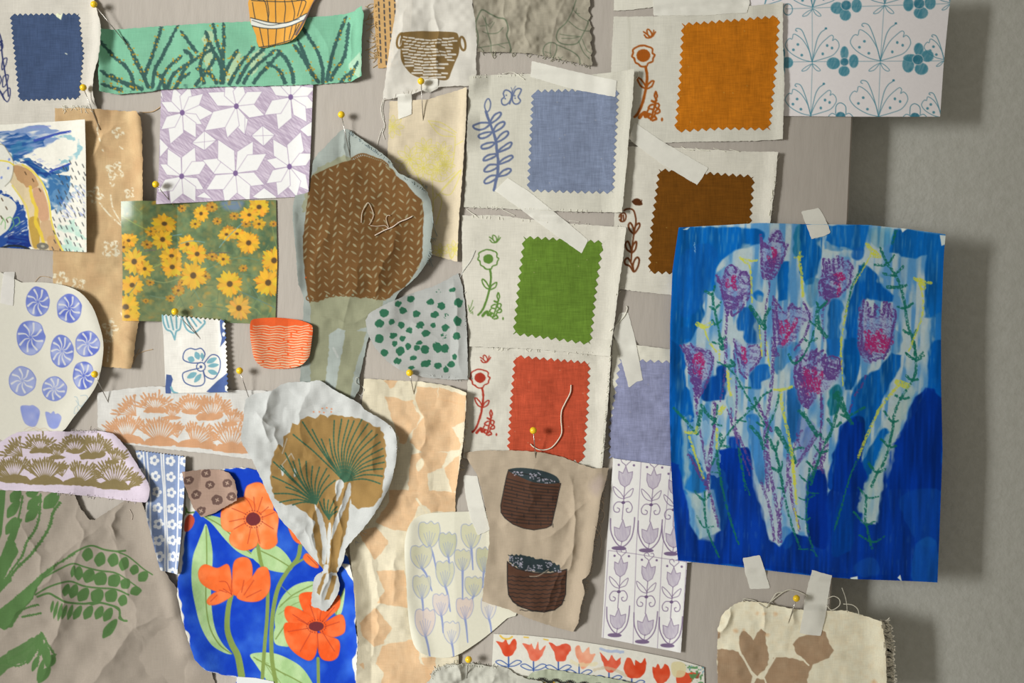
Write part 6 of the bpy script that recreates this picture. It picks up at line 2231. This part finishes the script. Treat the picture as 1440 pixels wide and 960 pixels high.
    marker('180,330 230,290 260,330 250,420 220,490 180,500 165,420', 'E4', (14, 116, 140), .3, .9)
    marker('20,580 90,600 80,660 30,720 -10,700', 'E4', (70, 110, 180), .3, .6)
    # the dark foot of the picture
    marker('70,350 110,360 130,470 150,520 160,620 200,700 230,690 300,660 290,560 270,480 250,400 280,300 330,290 400,285 430,310 450,420 480,540 520,700 560,730 620,660 660,680 690,690 680,560 690,430 720,385 765,400 780,500 800,470 820,300 850,180 900,150 940,180 930,330 960,420 940,560 940,620 1000,630 1010,560 1030,400 1060,280 1110,230 1160,150 1230,20 1296,60 1290,400 1270,890 1100,890 900,880 700,860 400,820 105,790 90,600 72,480',
           'B6', (0, 54, 158), .32, sd=41, sm=False)
    marker('570,650 610,640 625,700 600,740 570,720', 'B6', (20, 96, 180), .2, .4)
    marker('1110,500 1290,480 1280,700 1200,720 1130,620', 'B6', (18, 90, 176), .2, .3, sd=42)
    marker('900,820 960,780 1000,790 1010,850 930,870', 'B6', (50, 120, 190), .2, .25)
    marker('1180,720 1260,700 1270,890 1160,880', 'B6', (26, 100, 180), .2, .55, sd=44)
    marker('250,410 320,400 330,600 300,660 270,560', 'B6', (22, 94, 176), .3, .6)
    marker('690,420 740,385 770,410 780,600 770,740 700,700 680,560', 'B6', (0, 44, 142), .3, .8, sd=46)
    marker('820,560 880,500 900,700 860,760 800,760', 'B6', (0, 70, 162), .3, .7)
    # bare paper streaks left inside the foot
    for q in ('120,160 140,150 150,260 160,400 130,470 128,300', '135,470 180,560 200,700 270,705 280,640 240,560 200,500', '930,620 1005,625 1010,540 1040,400 1060,300 1000,400 960,520',
              '940,340 1000,230 1060,120 1100,0 1140,0 1080,110 1010,200 935,350'):
        s.poly(pt(q, 'B6'), (168, 184, 182), .75, warp=2, ws=9, feather=3, tex=lambda X, Y: np.clip(1.1 - .5 * vn(X, Y, 3, 16, 5), 0, 1))
    for q in ('940,560 960,480 1010,380 1060,250 1110,130 1150,30', ):
        s.line(pt(q, 'B6'), 14, (170, 186, 178), .8, sm=True, warp=2, feather=3)
    for q in ('150,170 200,150 290,190 300,420 240,400 200,360 160,300', ):
        s.poly(pt(q, 'B6'), (150, 180, 204), .6, warp=3)
    for q, fr in (('520,240 600,200 610,290 540,310', 'E1'), ('620,600 700,600 700,960 650,960', 'E1'), ('120,240 130,180 320,260 300,280', 'E2'), ('660,500 800,500 800,700 760,900 660,900 690,700', 'E2'), ('500,420 600,450 610,520 560,500', 'E2'),
                  ('830,720 850,720 845,960 700,960 760,850', 'E2'), ('700,100 830,80 820,260 770,350 700,330', 'E4'), ('560,480 640,400 700,400 620,600 560,600', 'E4'), ('530,850 580,720 640,620 540,990 480,990', 'E4'),
                  ('440,260 520,240 560,420 500,520 450,400', 'E3'), ('740,220 830,210 830,330 760,330', 'E3'), ('290,740 320,720 280,860 300,900', 'E3'), ('660,420 720,420 700,600 680,600', 'E3'), ('130,520 190,520 190,600 150,620', 'E3')):
        s.poly(pt(q, fr), (184, 190, 186), .6, sm=True, warp=4, ws=9, feather=3, tex=lambda X, Y: np.clip((vn(X, Y, 4, 20, 7) - .2) * 2.5, 0, 1))
    s.poly(pt('480,620 570,620 700,690 620,700 580,990 520,990', 'B6'), (206, 208, 208), .0)
    for q in ('440,420 480,560 530,710 560,725 575,600 560,450 600,640 640,670 680,665 680,540 690,430 720,380 780,300 770,180 700,200 650,300 610,360 560,300 520,240 470,180 430,150', ):
        s.poly(pt(q, 'B6'), (170, 180, 190), .75, warp=2.5, ws=9, feather=3, tex=lambda X, Y: np.clip(1.15 - .5 * vn(X, Y, 3, 18, 15), 0, 1))
    marker('430,150 470,150 490,300 500,440 470,440 440,300', 'B6', (60, 130, 196), .3, .85, sd=51)
    marker('600,30 650,20 660,100 650,240 610,250 600,120', 'B6', (40, 116, 190), .3, .9, sd=52)
    marker('650,150 720,180 720,250 670,340 640,330', 'B6', (96, 120, 190), .2, .5, sd=53)
    # crayon strokes -----------------------------------------------------------
    grain = lambda th=.36: (lambda X, Y: np.clip((vn(X, Y, 1.5, seed=91) * .6 + vn(X, Y, 2.6, seed=77) * .4 - th) * 3 + .25, 0, 1))
    pu, mg, gn, yl = (98, 64, 128), (168, 42, 104), (24, 104, 88), (206, 200, 70)

    def cr(q, fr, w, c, a=.9, th=.36, sm=True, closed=False):
        s.line(pt(q, fr), w, c, a, sm=sm, warp=.8, ws=2.5, tex=grain(th), closed=closed)

    def scr(q, fr, c, a=.9, th=.42, ang=1.2):
        p = pt(q, fr)
        t = lambda X, Y: np.clip((vn(X, Y, 1.5, seed=91) * .5 + vn(X, Y, 2.4, 12, 55, ang - 1.57) * .5 - th) * 3 + .3, 0, 1)
        s.poly(p, c, a, sm=True, warp=2, tex=t)
    # stems in purple
    for q, fr, w in (('430,660 440,720 435,820 440,960 430,1020', 'E1', 3.4), ('720,440 730,500 710,580 700,700 705,960', 'E1', 2.6), ('755,560 765,720 770,960', 'E1', 4),
                     ('425,0 430,200 400,400', 'E3', 3), ('750,-20 755,150 740,320 720,480 700,640 705,800 720,1000', 'E3', 5), ('490,60 500,200 510,400 500,560 520,700', 'E3', 2.6),
                     ('230,340 235,450 260,600 290,760 320,950', 'E3', 3.4), ('355,410 360,540 340,700 330,830 300,1000', 'E3', 4), ('445,460 480,560 500,640 540,760 600,900', 'E3', 3), ('650,410 690,500 740,600', 'E3', 4),
                     ('180,760 230,850 290,960', 'E3', 4), ('950,600 900,700 860,860', 'E3', 3.4), ('640,400 640,600 620,640', 'B6', 0.1),
                     ('160,320 190,380 230,440 260,530 290,640', 'B6', 4), ('240,420 250,300 270,200 275,90', 'B6', 4), ('505,180 510,300 530,440 560,600 570,710', 'B6', 5), ('545,120 540,700', 'B6', .1),
                     ('480,440 520,560 540,700', 'B6', 4), ('600,320 600,430 575,520 565,600 560,710', 'B6', 4), ('610,420 620,520 640,600 655,660', 'B6', 4), ('760,260 750,330 760,400', 'B6', 4),
                     ('640,370 680,310 730,240 730,220 660,330 635,350', 'B6', 3), ('750,60 750,200 745,330', 'B6', 3), ('640,220 660,300', 'B6', 3), ('345,110 350,170 380,230 440,380', 'B6', 3.4), ('465,90 500,160 530,210', 'B6', 4),
                     ('420,230 390,300 350,360 320,440 310,480', 'E4', 3), ('120,340 125,480 115,620 110,740', 'E4', 3.4), ('160,690 130,780 70,830 120,860', 'E4', 5), ('100,740 70,800 100,850 150,780', 'E4', 3),
                     ('175,590 130,660 130,800 140,860', 'E2', 3), ('200,150 240,120 230,60', 'B6', .1)):
        cr(q, fr, w, pu, .85, .34)
    # flower heads
    heads = (
        # outline, fill, frame, heart strokes
        ('660,160 690,210 720,170 735,130 760,110 800,120 830,200 850,210 830,290 780,380 745,440 700,440 680,420 670,300', 'E1', ('745,240 760,290 750,350 740,380', '720,300 735,350', '765,250 760,330'), ('665,150 680,220 720,230 735,170 780,120 800,150 790,190 820,200 830,230', '672,170 670,250 680,420 720,440', '850,210 820,300 780,390 750,440', '690,200 720,240', '770,130 750,180 790,190')),
        ('370,420 400,440 430,390 460,350 500,360 540,390 580,400 595,460 590,540 560,600 510,650 440,670 420,600 390,500', 'E1', ('485,430 495,510', '440,450 445,490', '490,430 475,480'), ('370,415 390,470 420,470 430,390 470,350 500,380 490,410', '520,440 540,400 570,400 590,450 560,470 540,440', '380,430 405,520 430,620 445,690', '590,450 595,540 540,640 480,690 470,660', '440,400 460,420')),
        ('755,580 790,640 830,660 870,610 930,640 1010,650 1010,720 960,740 890,870 790,900 760,800', 'E1', ('840,730 860,780 840,860 820,880', '910,720 880,790 850,830', '800,730 820,800'), ('760,575 790,620 840,670 880,610 900,640 940,640', '750,590 755,700 770,900 790,960', '775,600 780,700 800,880', '960,600 1000,700 970,820 900,920')),
        ('135,890 200,880 250,900 330,930 350,960 330,1100 270,1200 230,1270 200,1100 160,960', 'E1', ('260,950 250,1000', '230,960 240,1010', '280,1000 270,1050 260,1110'), ('130,890 170,970 200,1060 230,1200 240,1280', '150,890 200,960 220,1100', '330,940 350,1000 300,1160 250,1240', '200,880 230,920 290,930 330,930')),
        ('500,860 560,900 600,880 660,900 670,960 640,1010 570,1100 530,1000', 'E1', ('550,910 555,960 570,1000', '560,920 550,980'), ('490,850 510,940 530,1060 570,1110', '590,900 640,890 670,920 660,990 600,1060', '520,930 560,1030')),
        ('130,310 180,320 210,300 250,300 320,330 340,390 320,460 280,520 230,560 150,590 110,550 110,480 125,400', 'E2', ('220,420 215,470', '230,440 240,520 235,550', '250,410 260,440', '215,420 250,410 270,440'), ('135,310 130,400 105,480 110,550', '150,330 160,400', '170,310 180,390', '200,310 210,400', '230,290 240,360', '260,300 270,360', '300,320 330,370 310,400', '320,400 310,480 240,550', '150,400 140,500 150,580', '120,450 170,560')),
        ('400,590 440,620 480,680 520,680 540,620 600,610 625,660 610,760 600,860 540,960 440,1010 390,960 370,860 370,720 380,640', 'E2', ('440,800 420,920', '470,830 450,940', '500,800 480,900', '520,790 510,890', '545,830 530,920', '580,850 540,930', '420,800 450,900', '600,870 540,900'),
         ('410,570 400,650 380,760 370,880 390,950', '430,600 440,680', '480,610 480,690', '545,600 540,660', '580,610 570,690 590,720', '610,640 620,700 590,840', '450,640 440,690 480,690 490,620 540,690 560,600 600,700', '380,640 395,800 385,920', '600,760 590,870 540,980')),
        ('-60,120 -20,60 40,70 90,60 160,100 250,130 240,230 200,280 140,340 100,350 60,430 20,440 -30,400 -60,250', 'E4', ('10,180 30,260 20,320', '70,180 80,260 100,320', '130,210 100,270 100,340', '40,230 60,320', '-10,280 30,370'),
         ('60,60 40,120 100,80 130,60', '90,50 70,150 120,120 150,90', '150,110 200,100 250,130 230,200', '-40,100 -60,240 -20,400 30,450', '-20,120 -30,250', '0,330 20,440', '80,60 20,130 -10,90', '160,130 140,200')),
    )
    for o, fr, hearts, lines in heads:
        p = pt(o, fr)
        s.poly(p, (146, 150, 190), .6, sm=True, feather=6)
        scr(o, fr, pu, .7, .53, .2)
        for q in hearts:
            cr(q, fr, 6, mg, .85, .30)
        for q in lines:
            cr(q, fr, 3.4, pu, .95, .28)
    # dense lower cups
    for q, fr in (('700,330 800,290 770,400 740,440 700,435', 'E1'), ('400,520 480,560 560,540 500,640 440,670', 'E1'), ('150,900 220,1000 270,1160 230,1260', 'E1'), ('375,780 420,960 480,1000 570,940 590,870 540,960 450,960', 'E2'),
                  ('120,450 220,420 230,540 150,585', 'E2'), ('-50,200 50,250 60,420 0,420', 'E4'), ('130,110 250,130 230,230 160,260', 'E4'), ('200,1120 270,1100 240,1260', 'E1'), ('-30,180 60,160 90,230 -20,260', 'E4')):
        scr(q, fr, pu, .9, .33, .3)
    scr('440,860 480,820 580,850 560,930 450,930', 'E2', mg, .85, .38)
    scr('0,200 60,180 130,240 90,340 20,320', 'E4', mg, .8, .42)
    scr('210,100 280,80 290,180 250,230 215,200', 'E3', mg, .85, .42)
    scr('820,740 850,760 880,800 830,860 800,820', 'E1', mg, .75, .42)
    # green sprigs
    G = (('295,525 340,545 360,490', 'E1', 3.4), ('345,545 350,620 370,700 390,800 410,900', 'E1', 3.6), ('325,632 360,645 400,600', 'E1', 3), ('340,720 370,750 410,710', 'E1', 3), ('600,630 640,690 695,775', 'E1', 6.4), ('730,640 700,700 695,775', 'E1', 5),
         ('345,870 400,880 430,830', 'E1', 3), ('400,850 410,910', 'E1', 7),
         ('90,600 110,640 155,590', 'E2', 4), ('100,640 90,700 100,760 150,830', 'E2', 6), ('40,730 90,760 110,730', 'E2', 3.4), ('0,840 40,870 90,845', 'E2', 3), ('75,770 50,860 0,960', 'E2', 2.6),
         ('520,235 560,330 610,400 650,480 680,600 700,740 740,860 755,960', 'E2', 4), ('480,348 560,345 610,285', 'E2', 3.6), ('540,405 610,415 670,360', 'E2', 4), ('570,495 640,500 690,485', 'E2', 5), ('635,630 690,640 735,605', 'E2', 3.6),
         ('675,790 740,820 760,790', 'E2', 4), ('690,945 750,985 800,940', 'E2', 3), ('410,340 340,460 300,600 280,700', 'E2', 2.8), ('620,120 600,200', 'E2', 4),
         ('735,0 755,80 755,200 730,270 660,380 615,480 605,560 580,700 540,820 490,900 460,980', 'E4', 4), ('690,80 760,125 805,95', 'E4', 3.4), ('690,230 730,260 770,255', 'E4', 3.4), ('620,360 660,385 710,380', 'E4', 3.4), ('545,470 595,540 640,535', 'E4', 3.4),
         ('520,655 580,710 625,705', 'E4', 3.4), ('435,815 485,880 550,865', 'E4', 3.4), ('240,380 225,480 190,600 130,720 80,860 50,960', 'E4', 4), ('165,525 205,575 250,550', 'E4', 4), ('110,620 140,660 180,640', 'E4', 3.4), ('220,355 250,420 280,480 325,550', 'E4', 6),
         ('300,500 350,480 410,445', 'E4', 3.4), ('260,380 290,500 250,490', 'E4', 3.4), ('0,485 50,570 95,635', 'E4', 6), ('75,700 110,750 165,735', 'E4', 3), ('20,810 60,850 60,900', 'E4', 3), ('230,350 210,370', 'E4', 8),
         ('80,445 160,530 235,620', 'E3', 4), ('265,470 250,560 240,620', 'E3', 6), ('270,430 320,500 360,530', 'E3', 5), ('380,430 370,520 345,560', 'E3', 3.4), ('355,545 405,570', 'E3', 3), ('380,140 440,170 500,230 560,340 620,430 700,560', 'E3', 2.6), ('440,165 490,160 470,130', 'E3', 5),
         ('520,305 600,315', 'E3', 3), ('580,450 640,430 630,380', 'E3', 3.4), ('800,340 770,460 730,560 700,680', 'E3', 3.2), ('605,575 660,640 690,720', 'E3', 5), ('780,590 830,680 880,760 900,810', 'E3', 7), ('640,545 690,575', 'E3', 3),
         ('740,330 680,370 640,430 560,500 490,570 400,700 340,830', 'E3', 2.8), ('400,630 405,680', 'E3', 6), ('410,705 460,710', 'E3', 3.2), ('510,530 570,540', 'E3', 2.6), ('720,640 770,740 800,860 820,960', 'E3', 3), ('740,700 770,740 790,670', 'E3', 3), ('750,855 800,880 815,840', 'E3', 3),
         ('860,90 900,150 960,100', 'E3', 4), ('880,740 920,720 960,720', 'E3', 3), ('370,730 385,850 410,960', 'E3', 3), ('520,720 545,860 570,1000', 'E3', 3), ('340,880 385,885', 'E3', 3), ('930,470 960,500', 'E3', 5),
         ('225,480 225,560 240,660 290,775', 'B6', 3), ('180,480 220,520 250,490', 'B6', 3), ('190,590 220,640 265,640', 'B6', 2.6), ('285,310 300,440 340,600 380,720', 'B6', 2.8), ('390,300 400,400 430,500', 'B6', 1.8),
         ('540,280 565,400 590,520 620,640 655,730', 'B6', 3), ('530,375 570,385 575,350', 'B6', 2.6), ('555,465 580,470', 'B6', 2.6), ('600,550 620,590', 'B6', .1), ('700,380 690,480 685,600 700,700 730,775', 'B6', 2.6),
         ('650,510 680,520 720,500', 'B6', 2.4), ('640,590 680,610 700,600', 'B6', 2.4), ('655,410 690,440 710,410', 'B6', 2.4), ('690,350 720,380', 'B6', 3), ('690,490 740,490', 'B6', 2), ('650,740 720,745', 'B6', 2),
         ('955,500 950,600 965,680 980,740', 'B6', 3.4), ('920,465 960,510 1010,505', 'B6', 3), ('965,355 1000,395 1040,380', 'B6', 3), ('900,575 950,630 990,620', 'B6', 3), ('925,680 985,710 1035,685', 'B6', 3), ('920,330 880,420 840,560 810,660', 'B6', 2.6))
    for q, fr, w in G:
        cr(q, fr, w, gn, .88, .26)
    for q, fr, w in (('530,300 560,330 595,360 605,480 610,600', 'E1', 2.8), ('540,310 600,320 640,318', 'E1', 3), ('240,745 290,765 335,740', 'E1', 6), ('285,770 320,860 370,930', 'E1', 2.4), ('940,260 930,300 945,400 955,560', 'E1', 4), ('660,760 680,960', 'E1', 2.4), ('900,300 950,290', 'E1', 3),
                     ('430,210 470,260 510,290', 'E2', 6), ('460,280 500,285 480,260', 'E2', 6), ('450,290 400,380 340,480', 'E2', 2), ('300,600 280,700 260,820 250,960', 'E2', 2.6), ('750,440 800,460 850,470', 'E2', 5), ('780,450 805,500 800,480', 'E2', 8), ('790,500 805,620 790,720 750,830 710,930', 'E2', 2.6),
                     ('635,275 700,300', 'E4', 9), ('640,300 560,390 500,480 440,610 400,700 370,780', 'E4', 4), ('250,-20 255,100 265,300', 'E4', 2), ('765,325 820,325 885,305', 'E3', 4), ('805,340 820,460 850,600 880,760 900,960', 'E3', 4.4), ('420,440 395,480', 'E3', 6), ('160,610 230,615 240,580', 'E3', 4.4),
                     ('185,640 240,800 280,920', 'E3', 3.4), ('375,590 375,720', 'E3', 3.6), ('450,200 455,300 470,360', 'E3', 4), ('440,240 470,250', 'E3', 3), ('390,60 395,130', 'E3', 2), ('710,0 730,180', 'E3', 2),
                     ('625,350 632,450 640,540', 'B6', 3), ('630,560 650,650', 'B6', 2.6), ('190,250 205,370', 'B6', .1)):
        cr(q, fr, w, yl, .85, .27)
    # bare paper nicks along the borders
    for q in ('1319,331 1328,332 1327,344 1322,346', '1266,321 1274,322 1268,327', '1196,812 1206,810 1206,816 1196,816', '1262,812 1266,808 1268,817', '960,323 970,319 966,323'):
        s.poly(pt(q), (222, 224, 216))
    cr('222,200 228,275', 'E1', 1.4, (180, 200, 214), .7, .3)
    return s.build()


crayon_tulips()


def shape_cloth():
    out = pt('1020,858 1032,850 1045,845 1070,846 1100,853 1130,857 1165,859 1190,858 1210,864 1238,872 1242,900 1246,975 1010,975 1008,930 1009,885 1014,868')
    s = Sheet('brown_shape_cloth', ragged(out, .6, 3, 5), (214, 208, 186), 'linen', .9, 'cream frayed cloth with large brown shapes, pinned at the bottom right', 'fabric scrap',
              gap=3.0, soft=3, wr=(5, 45, 131), thick=1.3, feats=[('f', pt('1032,850 1020,880 1009,890'), 8, 8), ('r', pt('1244,870 1248,970'), 14, 12), ('f', pt('1110,845 1112,875'), 8, 4), ('f', pt('1070,850 1078,890'), 8, 4)])
    s.tint(.03, 22, 3)
    s.tint(.10, 7, 5, (198, 160, 112))
    fr = 'C8'
    bc = (146, 118, 92)
    t = lambda X, Y: .85 + .15 * fbm(X, Y, 8, 4, 2)
    for q in ('88,478 130,475 180,485 200,510 230,560 248,600 240,640 88,640 90,540', '185,440 188,405 205,393 222,400 250,435 268,405 285,390 302,405 305,450 320,520 300,570 265,598 235,560 210,510 190,480',
              '300,600 320,560 340,515 400,515 475,535 510,545 495,580 480,640 310,640', '425,455 450,425 500,415 545,392 565,405 580,440 602,485 580,515 540,535 500,548 470,520 435,490', '250,640 265,605 300,612 310,640', '88,395 100,400 102,425 88,435'):
        s.poly(pt(q, fr), bc, .95, warp=1.2, ws=5, tex=t)
    for q, w in (('200,505 248,595 270,600 300,585 345,515', 2.4), ('248,598 238,640', 2), ('290,595 300,612 308,640', 2), ('475,532 492,548', 2)):
        s.line(pt(q, fr), w, (214, 206, 184), sm=True)
    for x, y, r in ((345, 322, 8), (170, 395, 8), (205, 392, 5), (295, 320, 6), (265, 320, 5), (310, 415, 8), (780, 620, 9)):
        s.poly([(980 + (x + r * 1.2 * math.cos(t)) / 3.13, 760 + (y + r * math.sin(t)) / 3.13) for t in np.arange(0, 6.2, .8)], (200, 152, 108), .55, feather=3, warp=1)
    return s.build()


shp = shape_cloth()
fr8 = 'C8'
child_threads(shp, 'frayed_edge', fray(pt('1240,872 1244,900 1248,975'), 230, 13, 0.15, 4, 1.2, .25), (236, 231, 216), lift=3)
tape(pt('1127,297 1152,292 1160,305 1168,327 1158,332 1141,336 1134,318'), 'short masking tape piece on the top edge of the crayon tulip painting', gap=.8)
tape(pt('1044,784 1068,780 1075,800 1083,827 1070,828 1055,828 1048,805'), 'short masking tape piece at the lower left edge of the crayon tulip painting', gap=.8)
tape(pt('1142,801 1170,809 1164,850 1154,894 1135,892 1124,890 1132,845'), 'long masking tape piece over the bottom right brown shape cloth', gap=.8)
tape(pt('5,382 20,382 20,405 18,430 0,426'), 'narrow masking tape piece at the top left of the pinwheel circles cutout', gap=.8)
tape(pt('559,133 579,132 579,160 560,168'), 'small white tape square at the top left of the yellow print cloth', gap=.8)
tape(pt('595,112 616,110 616,124 604,130 595,128'), 'white tape bit under the basket print cloth by a pin', gap=.8)

# ---- loose threads lying on the cloths --------------------------------------------------------------
threads('white_thread', [(pt('803,541 802,552 795,566 790,577 789,590 790,607 786,617 777,628 768,632 758,632 750,628 746,624'), 1.7)], (230, 224, 206),
        label='curling white thread lying on the brick red block', cat='thread', lift=1.6)
threads('white_thread', [(pt('714,620 718,626 724,632 728,634'), .7)], (214, 190, 170), label='short pale thread at the lower left corner of the red block', cat='thread', lift=1.6) if False else None
threads('white_thread', [(pt('527,331 540,324 552,319 562,312 572,308 580,304'), 1.5)], (222, 206, 192), label='straight pinkish white thread on the brown tree', cat='thread', lift=1.4)
threads('white_thread', [(pt('508,313 509,300 513,291 518,285 523,294 525,303 521,313 519,316'), 1.0)], (214, 202, 184), label='looped pale thread on the brown tree', cat='thread', lift=1.4)
threads('white_thread', [(pt('521,317 530,318 541,317 546,320 543,308 545,303 549,303'), 1.0)], (206, 188, 168), label='thin curled thread on the brown tree beside the straight thread', cat='thread', lift=1.4)
threads('white_thread', [(pt('1045,846 1046,842 1060,844 1072,852 1076,854 1085,845 1096,836 1104,831 1112,829 1124,832 1136,838'), 1.3)], (222, 218, 202), label='long white thread looping to the left tape over the brown shape cloth', cat='thread', lift=2)
threads('white_thread', [(pt('1078,853 1086,842 1092,834 1103,832'), 1.3)], (222, 218, 202), label='short white thread doubling the long loop above the brown shape cloth', cat='thread', lift=2.4)
threads('white_thread', [(pt('1163,842 1172,838 1180,842 1181,850 1174,856 1168,857 1162,850'), 1.3)], (222, 218, 202), label='round white thread loop right of the long tape', cat='thread', lift=2)
threads('white_thread', [(pt('1184,826 1189,840 1191,852 1191,860'), 1.0)], (206, 202, 188), label='upright thin thread above the brown shape cloth', cat='thread', lift=2)
threads('white_thread', [(pt('1186,849 1198,850 1206,856 1208,865'), 1.3)], (222, 218, 202), label='arched white thread at the right top of the brown shape cloth', cat='thread', lift=2)
threads('grey_thread', [(pt('507,536 502,530 500,538 508,542 512,548 508,556 502,552'), .9), ], (190, 192, 184), label='tangled pale thread between the ochre tree and brown tree cloths', cat='thread', lift=1.6)

# ---- pins -------------------------------------------------------------------------------------------
pin(132, 6, 180, 64, 'yellow headed pin at the upper right corner of the navy swatch')
pin(117, 123, 138, 176, 'yellow headed pin below the navy block over the tan cloth')
pin(480, 161, 492, 218, 'yellow headed pin at the peak of the brown tree cloth')
pin(592, 114, 595, 168, 'yellow headed pin under the printed two-handled basket')
pin(219, 259, 242, 286, 'yellow headed pin at the left edge of the purple star drawing')
pin(246, 438, 280, 474, 'yellow headed pin at the top of the small blue flower cloth')
pin(337, 521, 350, 559, 'yellow headed pin at the right end of the peach shrub cloth')
pin(133, 526, 152, 565, 'yellow headed pin on the right rim of the pinwheel circles cutout')
pin(576, 524, 582, 553, 'yellow headed pin at the top of the peach shape cloth')
pin(750, 605, 753, 642, 'yellow headed pin on the brick red block')
pin(1120, 841, 1110, 872, 'yellow headed pin beside the long tape at the bottom right')
pin(659, 927, 657, 948, 'yellow headed pin above the grey linen scrap at the bottom')
